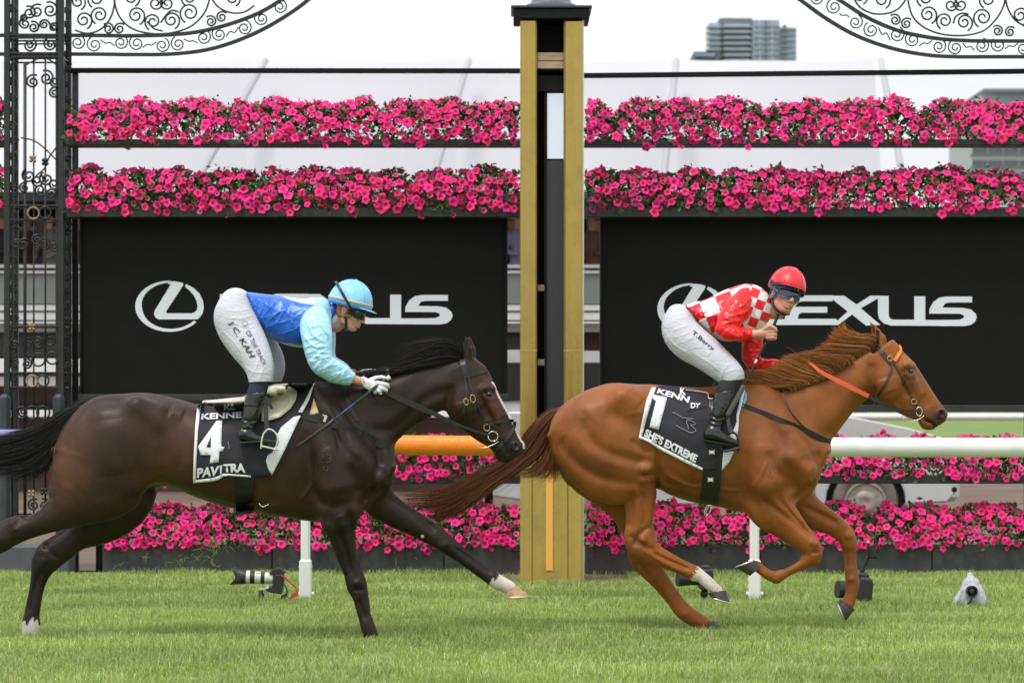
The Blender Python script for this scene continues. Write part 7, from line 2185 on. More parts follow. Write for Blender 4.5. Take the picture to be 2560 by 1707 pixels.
    folds(T, [(q((420, 380), (500, 430), (580, 440)), 3.5, 6), (q((480, 480), (560, 450), (640, 420)), 3.5, 6), (q((540, 530), (600, 500), (660, 450)), 3.5, 6), (q((560, 320), (620, 380), (680, 400)), 4, 5), (q((900, 300), (930, 400), (920, 500)), 4, 7), (q((950, 300), (970, 400), (960, 480)), 4, 6), (q((440, 460), (470, 420), (540, 400)), 3.5, -5)], T.lo[1], y0)
    sleeve_folds(T, C, [(420, 420), (560, 420), (740, 400), (930, 400)], 110, 26, 58, T.lo[1], y0, 7)
    V, F = T.skin()
    s_ = FPX / (CAM_D + V[:, 1])
    cx, cy = (1280 + V[:, 0] * s_ - 1580) * 2.904, (HY + (CAM_H - V[:, 2]) * s_ - 640) * 2.904
    ang = math.radians(22)
    u = (cx - 400) * math.cos(ang) - (cy - 430) * math.sin(ang)
    v = (cx - 400) * math.sin(ang) + (cy - 430) * math.cos(ang)
    front = cx > 830
    u = np.where(front, (cx - 905) * .93 + (cy - 400) * .37 + 540, u)
    v = np.where(front, -(cx - 905) * .37 + (cy - 400) * .93 + 75, v)
    cell = np.where(front, 68, 118)
    chk = (np.floor((u + 36 * 118) / cell) + np.floor((v + 40 * 118 + 50) / cell)).astype(int) % 2
    col = np.where((chk == 0)[:, None], np.array((.74, .010, .022)), np.array((.78, .75, .77)))
    edge = np.interp(cy, [360, 440, 500, 560, 600], [384, 436, 472, 535, 600])
    col[(cx < edge + 16)] = (.55, .01, .03)
    obj("silks", mesh_np("silks", V, F, m_satin_r, colors=col), root)
    red = (.76, .010, .014)
    A = SDF(at(*C(590, 640), y0 - .2) - [.05, .22, .04], at(*C(930, 210), y0 - .2) + [.05, .2, .04], J_VOX)
    A.rod(rp([(830, 315, 88, y0 - .15), (770, 385, 98, y0 - .20), (705, 465, 88, y0 - .25), (668, 530, 66, y0 - .285), (690, 560, 55, y0 - .30), (765, 566, 52, y0 - .31), (830, 569, 46, y0 - .318), (868, 568, 40, y0 - .32)]), k=.02, K=.95)
    A.plane_cut(at(*C(868, 568), y0 - .3), (1, 0, 0))
    folds(A, [(q((860, 300), (800, 360), (720, 400)), 4, 9), (q((840, 400), (760, 430), (660, 450)), 4, 9), (q((800, 470), (720, 480), (640, 500)), 3.5, 8), (q((760, 500), (700, 530), (650, 560)), 3.5, 8), (q((720, 350), (760, 400), (790, 470)), 4, -7), (q((720, 520), (760, 560), (770, 600)), 3, 7), (q((790, 525), (800, 570), (790, 610)), 3, 6), (q((840, 535), (845, 570), (840, 600)), 2, 5), (q((680, 540), (730, 580), (800, 590)), 3, -6)], A.lo[1], A.lo[1] + 9)
    sleeve_folds(A, C, [(830, 310), (740, 430), (670, 540), (770, 566), (860, 568)], 75, 26, 18, A.lo[1], A.lo[1] + 9)
    V, F = A.skin()
    obj("sleeve", mesh_np("sleeve", V, F, m_satin_r, colors=np.tile(red, (len(V), 1))), root)
    A = SDF(at(*C(770, 880), y0 + .1) - [.05, .3, .04], at(*C(1110, 330), y0 + .1) + [.06, .22, .04], J_VOX)
    A.rod(rp([(890, 400, 82, y0 + .13), (878, 560, 80, y0 + .15), (872, 660, 76, y0 + .15), (862, 730, 66, y0 + .14), (890, 785, 58, y0 + .11), (960, 800, 52, y0 + .07), (1030, 792, 46, y0 + .02), (1068, 788, 36, y0 - .005)]), k=.02)
    A.plane_cut(at(*C(1066, 788), y0), (1, 0, .1))
    folds(A, [(q((800, 650), (860, 690), (940, 680)), 3.5, 8), (q((810, 740), (880, 740), (940, 720)), 3.5, 8), (q((850, 810), (920, 770), (960, 750)), 3.5, 8), (q((940, 840), (980, 790), (1000, 760)), 3, 7), (q((1010, 820), (1040, 780)), 3, 6)], A.lo[1], y0 + .15)
    sleeve_folds(A, C, [(880, 560), (870, 720), (900, 790), (1060, 788)], 65, 20, 28, A.lo[1], A.lo[1] + 9)
    V, F = A.skin()
    obj("sleeve", mesh_np("sleeve", V, F, m_satin_r, colors=np.tile(red, (len(V), 1))), root)
    for nm, m_, R_, a, b in (("stock", m_white, .066, (955, 365), (1000, 335)), ("collar", mat("red collar", (.72, .012, .018), rough=.45, bump=.5, bscale=20, bdist=.006), .086, (925, 375), (985, 340))):
        A_, B_ = at(*C(*a), y0 - .01), at(*C(*b), y0 - .02)
        MB().tube([A_, (A_ + B_) / 2, B_], [R_ * 1.1, R_ * 1.03, R_ * .97], 24, flat=.95).build(nm, m_, root, smooth=True)
    m_capr = mat("red satin cover", (.72, .018, .032), rough=.38, bump=.4, bscale=12, bdist=.006, sheen=.2)
    Hd.cap("helmet_cover", m_capr, root, r=(.135, .116, .136), z0=-.010)
    Hd.seams((.135, .116, .136), -.010, mat("red stitching", (.50, .012, .022), rough=.6), root)
    Hd.band("helmet_rim", m_black, root, (.130, .111), -.018, .020, .0, -95, 95, th=.006)
    Hd.peak("helmet_peak", m_capr, root, r=(.133, .114), z=-.006, length=.030, tilt=-.35)
    MB().lathe([(.001, 0), (.012, 0), (.012, .003), (.001, .004)], (0, 0, 0), 'x', 14).build("helmet_badge", m_steel, root, loc=Vector(Hd.p(.138, .005, -.018)) - root.location)
    m_gogb = mat("blue goggle frame", (.03, .10, .38), rough=.3)
    Hd.goggles(root, m_gogb, m_gogb)
    st = [(.05, -.082, -.06), (.02, -.105, -.04), (-.01, -.119, -.01), (.01, -.124, .012), (.05, -.114, .03), (.09, -.08, .04)]
    MB().tube(spline([Hd.p(*p) for p in st[:4]], 20), .009, 8, flat=.35, up=Hd.M @ np.array([0, -1, .1])).build("goggles_strap", m_gogb, root, smooth=True)
    S_ = spline([Hd.p(*p) for p in [(-.02, -.083, -.03), (-.03, -.086, -.07), (-.005, -.078, -.11), (.02, -.055, -.155), (.03, 0, -.178), (.03, .05, -.16)]], 20)
    MB().tube(S_, .010, 8, flat=.5).build("chin_strap", m_black, root, smooth=True)
    MB().tube(spline([Hd.p(*p) for p in [(.015, -.084, -.03), (.02, -.082, -.075), (-.008, -.086, -.10), (-.036, -.082, -.075), (-.034, -.082, -.03)]], 20), .009, 8).build("ear_guard", mat("grey padding", (.13, .135, .16), rough=.7), root, smooth=True)
    for s in (-1, 1):
        yb = lambda d: y0 + s * d
        dx, dz = (0, 0) if s < 0 else (-40, -10)
        kx = SDF(at(*C(560, 1020), yb(.29)) - [.06, .12, .05], at(*C(820, 870), yb(.29)) + [.06, .12, .06], .005)
        kx.limb(lp([(655 + dx, 870, 800 + dx, 890, yb(.265), .9), (642 + dx, 905, 794 + dx, 930, yb(.275), .9), (606 + dx, 975, 755 + dx, 1000, yb(.295), .9)]), k=.01)
        V, F = kx.skin(); obj("sock", mesh_np("sock", V, F, m_sockb), root)
        bt = SDF(at(*C(480, 1420), yb(.33)) - [.06, .14, .04], at(*C(810, 940), yb(.33)) + [.06, .14, .06], J_VOX)
        bt.limb(lp([(606 + dx, 960, 757 + dx, 992, yb(.295), .9), (592 + dx, 1060, 728 + dx, 1078, yb(.31), .88), (578 + dx, 1130, 690 + dx, 1150, yb(.32), .86), (562 + dx, 1205, 655 + dx, 1225, yb(.325), .84), (540 + dx, 1275, 645 + dx, 1265, yb(.33), .82)]), k=.02)
        bt.rod(rp([(560 + dx, 1296, 42, yb(.33)), (615 + dx, 1302, 46, yb(.333)), (680 + dx, 1328, 34, yb(.338)), (735 + dx, 1352, 26, yb(.342)), (765 + dx, 1366, 19, yb(.345))]), k=.02, K=.95)
        bt.plane_cut(at(*C(640, 1372), y0), (-.20, 0, -1))
        bt.plane_cut(at(*C(680, 975), y0), (-.2, 0, 1))
        if s < 0:
            relief(bt, [(q((575, 1150), (620, 1180), (680, 1160)), 2.2, 6), (q((565, 1190), (620, 1210), (665, 1200)), 2.2, 6), (q((560, 1225), (610, 1240), (655, 1225)), 2.2, 6), (q((720, 1000), (700, 1080), (650, 1160)), 2, -4), (q((610, 1010), (600, 1080)), 3, -3), (q((600, 1275), (660, 1300), (720, 1330)), 2.5, 4)], bt.lo[1], bt.lo[1] + 9)
        V, F = bt.skin(); obj("boot", mesh_np("boot", V, F, m_boot), root)
    MB().box(at(*C(625, 1362), y0 - .335) + [0, 0, .006], (.17, .075, .009), ry=.19, bev=.003).build("boot_sole", m_black, root)
    print_on(B, "T.Berry", q((428, 570), (582, 690), (606, 668), (448, 535)), .006, m_inkk, "name_print", root, y0 - .2, bold=.012)
    return root, S, B

blue_root, S_blue, B_blue = build_blue()
red_root, S_red, B_red = build_red()
# ------------------------------------------------------------------ saddle cloths, saddles, reins, whips
m_cyan = mat("pale blue foam pad", (.16, .55, .70), rough=.7)
m_rubber = mat("orange rubber rein", (.72, .11, .045), rough=.55, bump=.6, bscale=120)
m_beigepad = mat("beige foam", (.55, .42, .20), rough=.8)
m_blued = mat("blue whip shaft", (.03, .06, .22), rough=.4)
m_pigment = mat("silver grey print", (.33, .33, .36), rough=.6)

def wire_on(S, pts, off, r, m, name, parent, y0, n=None):
    P = onto(S, spline(np.array(pts, float), n or 6 * len(pts)), off, y0)
    return MB().tube(P, r, 5).build(name, m, parent, smooth=True)

def dark_cloth():
    y0 = Y_DARK - .28
    K, C6 = crop(480, 980, 4.9), crop(480, 660, 3.137)
    S = S_dark
    root = empty("saddle_cloth", at(600, 1090, Y_DARK), "black saddle cloth with white number 4 on the dark bay horse", "saddle cloth")
    poly = [K(78, 150), K(250, 156), K(420, 150), K(640, 120), C6(640, 985), C6(700, 955), C6(790, 935), C6(880, 935), C6(955, 935), C6(905, 1060), K(1335, 285), K(1130, 720), K(978, 1016), K(905, 1030), K(720, 1038), K(450, 1016), K(380, 1030), K(330, 1062), K(250, 1090), K(15, 1112), K(30, 800), K(45, 400)]
    patch(S, poly, .016, m_cloth, "cloth", root, y0, step=7, wob=.0016)
    patch(S, [K(68, 150), K(112, 150), K(72, 480), K(50, 900), K(48, 1072), K(12, 1112), K(20, 800), K(40, 400)], .021, m_print, "border", root, y0, step=8, th=.003)
    patch(S, [K(48, 1075), K(250, 1052), K(330, 1026), K(372, 1000), K(450, 1000), K(720, 1020), K(720, 1042), K(450, 1022), K(388, 1030), K(340, 1066), K(255, 1092), K(14, 1113)], .021, m_print, "border", root, y0, step=8, th=.003)
    patch(S, [K(1335, 285), K(1130, 720), K(978, 1018), K(930, 930), K(905, 840), K(925, 775), K(985, 735), K(1030, 640), K(1042, 520), K(1090, 430), K(1250, 300)], .023, m_print, "turned_lining", root, y0, step=7, th=.004, wob=.001)
    patch(S, [C6(948, 940), C6(960, 935), C6(920, 1060), C6(865, 1165), C6(832, 1160), C6(885, 1070)], .022, m_print, "border", root, y0, step=6, th=.003)
    patch(S, [C6(955, 1050), C6(995, 1170), C6(920, 1185)], .020, m_beigepad, "foam_pad", root, y0, step=7, th=.012)
    patch(S, [K(300, 350), K(368, 345), K(358, 668), K(398, 668), K(378, 720), K(335, 730), K(327, 855), K(218, 872), K(230, 770), K(105, 770), K(75, 665)], .022, m_print, "number_print", root, y0, step=9, th=.002)
    patch(S, [K(230, 545), K(228, 675), K(175, 672)], .025, m_cloth, "number_print", root, y0, step=6, th=.002)
    pr = dict(off=.023, m=m_print, parent=root, y0=y0)
    print_on(S, "KENNE", [K(112, 335), K(607, 312), K(605, 240), K(118, 262)], name="name_print", bold=.035, **pr)
    print_on(S, "K8", [K(395, 225), K(530, 218), K(535, 152), K(392, 150)], name="logo_print", bold=.04, **pr)
    print_on(S, "PAV", [K(60, 1050), K(318, 1022), K(340, 900), K(62, 932)], name="name_print", bold=.045, **pr)
    print_on(S, "I", [K(345, 1002), K(362, 998), K(368, 890), K(342, 900)], name="name_print", bold=.045, **pr)
    print_on(S, "TRA", [K(385, 978), K(655, 985), K(650, 866), K(382, 880)], name="name_print", bold=.045, **pr)
    wire_on(S, [K(440, 610), K(455, 660), K(450, 690)], .024, .002, m_pigment, "crease_print", root, y0)
    # saddle on top
    sd = dark_saddle
    ye = Y_DARK
    Q = SDF(at(500, 1040, ye) - [.05, .32, .05], at(760, 930, ye) + [.05, .32, .06], .006)
    Q.chain([at(*K(150, 126), ye - .02), at(*K(300, 125), ye), at(*K(480, 118), ye), at(*K(640, 112), ye), at(*C6(650, 985), ye), at(*C6(740, 960), ye)], [.012, .018, .024, .030, .036, .020], [6, 6, 5, 4, 3.5, 3], .01)
    V, F = Q.skin()
    obj("seat", mesh_np("seat", V, F, m_cream), sd)
    patch(S, [C6(575, 1045), C6(600, 965), C6(650, 952), C6(760, 960), C6(805, 975), C6(822, 1005), C6(815, 1062), C6(772, 1132), C6(690, 1200), C6(620, 1222), C6(545, 1235), C6(540, 1130)], .036, m_cream, "flap", sd, y0, step=8, th=.010)
    wire_on(S, [C6(660, 985), C6(700, 1060), C6(740, 1040), C6(760, 1080), C6(720, 1120)], .039, .0015, m_beigepad, "flap_tooling", sd, y0)
    wire_on(S, [C6(800, 985), C6(808, 1050), C6(760, 1125), C6(690, 1185)], .039, .0014, m_beigepad, "flap_tooling", sd, y0)
    free_strap([(*K(905, 80), Y_DARK - .335), (*K(905, 250), Y_DARK - .35), (*K(920, 480), Y_DARK - .372)], [9, 11, 12], m_leather, "stirrup_leather", sd)
    free_strap([(*K(915, 100), Y_DARK - .345), (*K(950, 150), Y_DARK - .35), (*K(985, 205), Y_DARK - .35)], [9, 8, 6], m_leather, "stirrup_leather_end", sd)
    free_strap([(*K(470, 380), Y_DARK - .318), (*K(540, 378), Y_DARK - .320), (*K(620, 362), Y_DARK - .320)], [5, 7, 7], m_leather, "girth_strap_end", sd)
    yi = Y_DARK - .375
    ring_p = [K(930, 455), K(985, 465), K(1035, 520), K(1052, 600), K(1035, 655)], [K(930, 455), K(885, 500), K(862, 560), K(850, 640), K(845, 695)]
    for i, rp_ in enumerate(ring_p):
        MB().tube(spline([at(a, b, yi + (.0 if i else -.02) ) for a, b in rp_], 16), .0065, 8).build("stirrup_iron", m_steel, sd, smooth=True)
    c = (at(*K(848, 703), yi) + at(*K(1045, 658), yi)) / 2
    MB().box(c, (.105, .055, .012), ry=.22, bev=.004).build("stirrup_tread", m_steel, sd)
    # reins and whip
    free_strap([(*C6(1500, 995), Y_DARK - .14), (*C6(1700, 1085), Y_DARK - .135), (*C6(1880, 1165), Y_DARK - .13), (1130, 1055, Y_DARK - .115), (1190, 1078, Y_DARK - .10), (1224, 1087, Y_DARK - .085)], [11, 15, 13, 8, 6, 5], m_leather, "rein", dark_bridle)
    free_strap([(*C6(1330, 895), Y_DARK - .05), (*C6(1390, 845), Y_DARK - .03), (*C6(1440, 850), Y_DARK + .0), (*C6(1480, 880), Y_DARK + .02)], 6, m_leather, "rein", dark_bridle)
    free_strap([(*C6(1500, 885), Y_DARK - .10), (*C6(1530, 870), Y_DARK - .09), (*C6(1525, 830), Y_DARK - .06), (*C6(1495, 815), Y_DARK - .03)], 11, m_leather, "rein", dark_bridle)
    wp = empty("riding_whip", at(*C6(1400, 1000), Y_DARK - .17), "dark riding whip with blue shaft held against the dark bay's shoulder", "whip")
    ywh = lambda d: Y_DARK - d
    MB().tube(spline([at(*C6(1525, 905), ywh(.135)), at(*C6(1440, 965), ywh(.16)), at(*C6(1385, 1010), ywh(.20)), at(*C6(1285, 1085), ywh(.27))], 14), [.011] * 10 + [.010, .009, .008, .007], 10).build("handle", m_black, wp, smooth=True)
    MB().tube([at(*C6(1285, 1085), ywh(.27)), at(*C6(1200, 1150), ywh(.29)), at(*C6(1115, 1220), ywh(.315))], .0055, 8).build("shaft", m_blued, wp, smooth=True)
    MB().tube(spline([at(*C6(1118, 1217), ywh(.315)), at(*C6(1060, 1265), ywh(.33)), at(*C6(940, 1350), ywh(.34)), at(*C6(810, 1440), ywh(.345))], 16), [.008] + [.0105] * 14 + [.004], 8, flat=.5).build("flap", m_black, wp, smooth=True)
    a = at(*C6(1525, 905), ywh(.135)); b = at(*C6(1552, 885), ywh(.13))
    MB().tube([a, (a + b) / 2, b], [.011, .015, .014], 12).build("cap", m_cream, wp, smooth=True)
    # freeze brand on the shoulder: white hair marks
    B = crop(640, 1060, 2.704)
    print_on(S_dark, "23", [B(420, 262), B(512, 258), B(512, 202), B(420, 200)], .004, mat("frosted hair", (.045, .036, .032), rough=.6), "freeze_brand", dark_root, Y_DARK - .2, bold=-.012)
    print_on(S_dark, "9", [B(455, 340), B(490, 335), B(492, 280), B(452, 282)], .004, MATS["frosted hair"], "freeze_brand", dark_root, Y_DARK - .2, bold=-.012)
    pt = onto(S_dark, [B(1125, 757)], .0, Y_DARK + .05)[0]
    MB().lathe([(.001, -.006), (.010, -.004), (.013, 0), (.001, .004)], (0, 0, 0), 'y', 10).build("chestnut_callus", mat("pale callus", (.40, .35, .22), rough=.8, var=.3, vscale=90), dark_root, loc=Vector(pt) - dark_root.location)

def chestnut_cloth():
    y0 = Y_CHEST - .28
    K = crop(1580, 940, 4.356)
    G = crop(1880, 780, 3.733)
    Hc = crop(1580, 640, 2.904)
    S = S_chest
    root = empty("saddle_cloth", at(1740, 1050, Y_CHEST), "black saddle cloth with white number 1 on the chestnut horse", "saddle cloth")
    poly = [K(235, 122), K(290, 100), K(420, 105), K(530, 118), K(620, 150), K(830, 200), K(1000, 180), K(1195, 130), K(1180, 300), K(1150, 430), K(1157, 560), K(1140, 700), K(1112, 820), K(1060, 930), K(978, 1026), K(900, 1030), K(765, 1024), K(640, 968), K(520, 905), K(300, 795), K(180, 712), K(76, 672), K(118, 450), K(165, 250)]
    patch(S, poly, .016, m_cloth, "cloth", root, y0, step=7, wob=.0016)
    patch(S, [K(215, 124), K(268, 118), K(215, 260), K(162, 450), K(112, 645), K(72, 675), K(116, 450), K(160, 250)], .021, m_print, "border", root, y0, step=8, th=.003)
    patch(S, [K(76, 645), K(190, 685), K(310, 765), K(530, 878), K(770, 1000), K(768, 1027), K(640, 972), K(515, 908), K(298, 798), K(176, 716), K(74, 675)], .021, m_print, "border", root, y0, step=8, th=.003)
    patch(S, [K(1192, 128), K(1235, 130), K(1200, 300), K(1165, 430), K(1160, 560), K(1150, 640), K(1098, 600), K(1140, 500), K(1135, 420), K(1165, 300)], .022, m_print, "turned_lining", root, y0, step=7, th=.003)
    patch(S, [K(1000, 805), K(1110, 818), K(1062, 930), K(978, 1028), K(985, 900)], .022, m_print, "turned_lining", root, y0, step=7, th=.003)
    patch(S, [K(1050, 650), K(1090, 625), K(1130, 640), K(1140, 680), K(1128, 705), K(1060, 680)], .024, m_print, "turned_lining", root, y0, step=7, th=.003)
    patch(S, [K(1228, 150), K(1252, 200), K(1248, 260), K(1215, 330), K(1195, 335), K(1210, 250)], .012, m_cyan, "foam_pad", root, y0, step=7, th=.010)
    patch(S, [K(235, 200), K(385, 230), K(290, 585), K(190, 555), K(262, 268), K(228, 250)], .022, m_print, "number_print", root, y0, step=9, th=.002)
    pr = dict(off=.023, m=m_print, parent=root, y0=y0)
    print_on(S, "KENN", [K(268, 182), K(615, 290), K(632, 225), K(292, 132)], name="name_print", bold=.035, **pr)
    print_on(S, "DY", [K(640, 350), K(735, 345), K(752, 292), K(640, 288)], name="name_print", bold=.035, **pr)
    print_on(S, "K", [K(520, 200), K(590, 205), K(585, 128), K(525, 122)], name="logo_print", bold=.04, **pr)
    print_on(S, "SHE'S EXTREME", [K(128, 655), K(690, 945), K(720, 858), K(158, 568)], name="name_print", bold=.045, **pr)
    for l in ([(440, 395), (500, 420), (560, 455), (670, 465)], [(480, 535), (560, 580), (640, 615), (690, 600), (690, 580), (640, 530), (685, 530), (680, 505), (610, 480), (595, 500), (620, 580)]):
        wire_on(S, [K(*p) for p in l], .022, .0022, m_pigment, "horse_head_print", root, y0)
    sd = chest_saddle
    Q = SDF(at(1690, 1000, Y_CHEST) - [.05, .3, .06], at(1880, 930, Y_CHEST) + [.05, .3, .06], .006)
    Q.chain([at(*K(600, 145), Y_CHEST), at(*K(700, 165), Y_CHEST), at(*K(830, 185), Y_CHEST), at(*K(960, 170), Y_CHEST), at(*K(1080, 130), Y_CHEST)], [.010, .014, .022, .030, .022], [3, 3, 3, 3, 3], .01)
    V, F = Q.skin()
    obj("seat", mesh_np("seat", V, F, m_black), sd)
    wire_on(S, [K(585, 150), K(700, 162), K(820, 185), K(835, 240), K(880, 245)], .034, .004, m_paleside, "seat_edge", sd, y0)
    patch(S, [K(830, 200), K(1000, 170), K(1100, 190), K(1110, 330), K(1050, 470), K(930, 520), K(850, 420)], .034, m_black, "flap", sd, y0, step=8, th=.008)
    free_strap([(*K(1040, 430), Y_CHEST - .33), (*K(1055, 520), Y_CHEST - .35), (*K(1080, 610), Y_CHEST - .37)], [9, 10, 10], m_leather, "stirrup_leather", sd)
    free_strap([(*K(605, 390), Y_CHEST - .322), (*K(700, 362), Y_CHEST - .325), (*K(830, 330), Y_CHEST - .325)], [6, 7, 5], m_leather, "girth_strap_end", sd)
    yi = Y_CHEST - .375
    MB().tube(spline([at(*K(a, b), yi - .01) for a, b in [(1060, 630), (1090, 605), (1135, 640), (1162, 710), (1165, 780), (1150, 830)]], 18), .0065, 8).build("stirrup_iron", m_black, sd, smooth=True)
    MB().tube(spline([at(*K(a, b), yi + .07) for a, b in [(1060, 630), (1030, 680), (1010, 760)]], 12), .0065, 8).build("stirrup_iron", m_black, sd, smooth=True)
    MB().box(at(*K(1090, 800), yi), (.10, .06, .014), ry=-.25, bev=.004).build("stirrup_tread", m_black, sd)
    # orange rubber rein, then leather to the bit
    free_strap([(*G(430, 485), Y_CHEST - .06), (*G(500, 465), Y_CHEST - .10), (*G(560, 490), Y_CHEST - .13), (*G(640, 555), Y_CHEST - .15), (*G(800, 640), Y_CHEST - .155), (*G(950, 715), Y_CHEST - .15), (*G(1090, 785), Y_CHEST - .13)], [4, 7, 6, 9, 11, 12, 10], m_rubber, "rein", chest_bridle)
    free_strap([(*G(1085, 785), Y_CHEST - .13), (*G(1200, 850), Y_CHEST - .12), (*G(1350, 905), Y_CHEST - .10), (*G(1450, 922), Y_CHEST - .09), (*G(1545, 922), Y_CHEST - .085)], [8, 8, 7, 8, 8], m_leather, "rein", chest_bridle)
    wp = empty("riding_whip", at(*Hc(980, 600), Y_CHEST - .32), "long black whip gripped in the red jockey's raised fist", "whip")
    yw = Y_CHEST - .33
    MB().tube(spline([at(*Hc(1062, 412), yw - .0), at(*Hc(1040, 480), yw), at(*Hc(1012, 550), yw), at(*Hc(972, 625), yw)], 14), [.013, .013] + [.010] * 12, 10).build("handle", m_black, wp, smooth=True)
    MB().tube(spline([at(*Hc(972, 625), yw), at(*Hc(930, 710), yw - .01), at(*Hc(870, 830), yw - .02), at(*Hc(812, 940), yw - .03)], 14), np.linspace(.008, .0045, 14), 8).build("shaft", m_black, wp, smooth=True)
    MB().tube(spline([at(*Hc(815, 935), yw - .03), at(*Hc(770, 1020), yw - .045), at(*Hc(690, 1165), yw - .06)], 12), [.006] + [.016] * 10 + [.010], 8, flat=.3, up=(0, 1, 0)).build("flap", mat("grey whip flap", (.06, .06, .062), rough=.6), wp, smooth=True)
    MB().tube([at(*Hc(906, 752), yw - .014), at(*Hc(892, 780), yw - .016)], .0075, 8).build("band", m_print, wp, smooth=True)
    Fc = crop(1540, 1080, 3.0157)
    m_fr = mat("pale hair brand", (.26, .105, .045), rough=.6)
    print_on(S, "38", [Fc(1130, 268), Fc(1218, 268), Fc(1218, 212), Fc(1130, 212)], .004, m_fr, "freeze_brand", chest_root, Y_CHEST - .2, bold=-.012)
    print_on(S, "9", [Fc(1142, 350), Fc(1180, 350), Fc(1182, 290), Fc(1140, 290)], .004, m_fr, "freeze_brand", chest_root, Y_CHEST - .2, bold=-.012)
    # print on the sock and the boot top
    return root
dark_cloth()
chestnut_cloth()
# ------------------------------------------------------------------ remote cameras on the turf
m_camb = mat("black camera body", (.018, .018, .020), rough=.5, bump=.3, bscale=150)
m_lensw = mat("off-white lens barrel", (.62, .60, .55), rough=.45)
m_front = mat("lens glass", (.012, .012, .02), rough=.04, spec=.9)
m_red = mat("red strap cloth", (.55, .03, .02), rough=.8)
m_bag = mat("clear plastic rain cover", (.62, .64, .70), rough=.14, transl=.35, bump=.9, bscale=16, bdist=.02)

def lens(parent, prof, c, ax, n=24):
    """prof: list of (radius, along, material); one part per run of a material; ax unit direction"""
    ax = np.array(ax, float); ax /= np.linalg.norm(ax)
    out = []
    i = 0
    while i < len(prof) - 1:
        j = i + 1
        while j < len(prof) - 1 and prof[j][2] is prof[i][2]: j += 1
        P = [np.array(c) + ax * prof[k][1] for k in range(i, j + 1)]
        MB().tube(P, [prof[k][0] for k in range(i, j + 1)], n).build("lens_barrel", prof[i][2], parent, angle=40)
        i = j

def camera_left():
    y = 3.25
    K = crop(560, 1400, 9.8)
    root = empty("remote_camera", at(660, 1500, y) * [1, 1, 0], "remote camera with white telephoto lens and hood by the left rail upright", "camera", "remote cameras on the turf")
    s = FPX / (CAM_D + y)
    c0 = at(*K(1215, 440), y); ax = at(*K(150, 395), y) - c0
    u = lambda px: px / 9.8 / s
    L = lambda x: (1215 - x) / 9.8 / s
    lens(root, [(u(120), 0, m_camb), (u(135), L(1205), m_lensw), (u(140), L(1000), m_camb), (u(152), L(905), m_lensw), (u(155), L(760), m_camb), (u(160), L(640), m_lensw), (u(165), L(545), m_camb), (u(170), L(500), m_camb), (u(170), L(545), m_camb)][:8], c0, ax)
    # tulip hood: four petals
    axn = ax / np.linalg.norm(ax)
    side = np.cross(axn, (0, 1, 0)); side /= np.linalg.norm(side)
    b = MB(); V, F = [], []
    n = 36
    for ri, (rad0, rad1) in enumerate(((u(168), u(200)), (u(160), u(190)))):
        for j in range(n):
            a = 2 * math.pi * j / n
            le = L(290) + (L(150) - L(290)) * (.5 + .5 * math.cos(2 * a)) ** .8
            d = np.cos(a) * side + np.sin(a) * np.array([0, 1, 0])
            V.append(c0 + axn * L(540) + d * rad0)
            V.append(c0 + axn * le + d * rad1)
    for ri in range(2):
        for j in range(n):
            o, p = ri * 2 * n + 2 * j, ri * 2 * n + 2 * ((j + 1) % n)
            F.append([o, o + 1, p + 1, p])
    for j in range(n):
        F.append([2 * j + 1, 2 * n + 2 * j + 1, 2 * n + 2 * ((j + 1) % n) + 1, 2 * ((j + 1) % n) + 1])
    obj("lens_hood", mesh_np("lens hood", V, F, m_camb), root)
    MB().lathe([(.001, 0), (u(150), 0), (u(150), .004), (.001, .005)], c0 + axn * L(440), 'x', 24).build("front_glass", m_front, root)
    q = lambda *pts: [at(*K(a, b_), y)[[0, 2]] for a, b_ in pts]
    body = MB().prism(q((1230, 330), (1460, 330), (1475, 480), (1420, 820), (1190, 790), (1060, 750), (1020, 700), (1180, 620), (1215, 560)), y - .055, y + .075)
    o = body.build("camera_body", m_camb, root)
    md = o.modifiers.new("edge", 'BEVEL'); md.width = .008; md.segments = 2
    o = MB().prism(q((1110, 300), (1200, 220), (1320, 190), (1400, 195), (1470, 260), (1510, 320), (1460, 345), (1240, 345), (1130, 330)), y - .045, y + .045).build("viewfinder_housing", m_camb, root)
    md = o.modifiers.new("edge", 'BEVEL'); md.width = .006; md.segments = 2
    MB().box(at(*K(1000, 700), y), (.085, .04, .014), bev=.003).build("lens_foot", m_lensw, root)
    MB().lathe([(.001, -.06), (.013, -.06), (.013, -.05), (.001, -.05)], at(*K(1078, 640), y), 'y', 14).build("collar_knob", m_lensw, root)
    MB().tube([at(*K(910, 740), y), at(*K(900, 900), y), at(*K(915, 1030), y)], [.016, .012, .008], 10).build("ground_spike", m_camb, root, smooth=True)
    MB().lathe([(.018, 0), (.022, .008), (.022, .03), (.014, .036)], at(*K(915, 920), y), 'z', 12).build("ball_head", m_camb, root, smooth=True)
    free_strap([(*K(1380, 345), y - .06), (*K(1490, 420), y - .06), (*K(1620, 550), y - .06), (*K(1720, 630), y - .06), (*K(1800, 760), y - .06), (*K(1740, 850), y - .06), (*K(1600, 950), y - .05)], [3, 4.5, 4, 3.5, 3.5, 12, 4], m_red, "strap", root)
    free_strap([(*K(1470, 580), y - .05), (*K(1540, 720), y - .05), (*K(1530, 830), y - .05), (*K(1450, 900), y - .05), (*K(1420, 960), y - .045)], [3, 3.5, 5, 11, 6], m_camb, "strap", root)

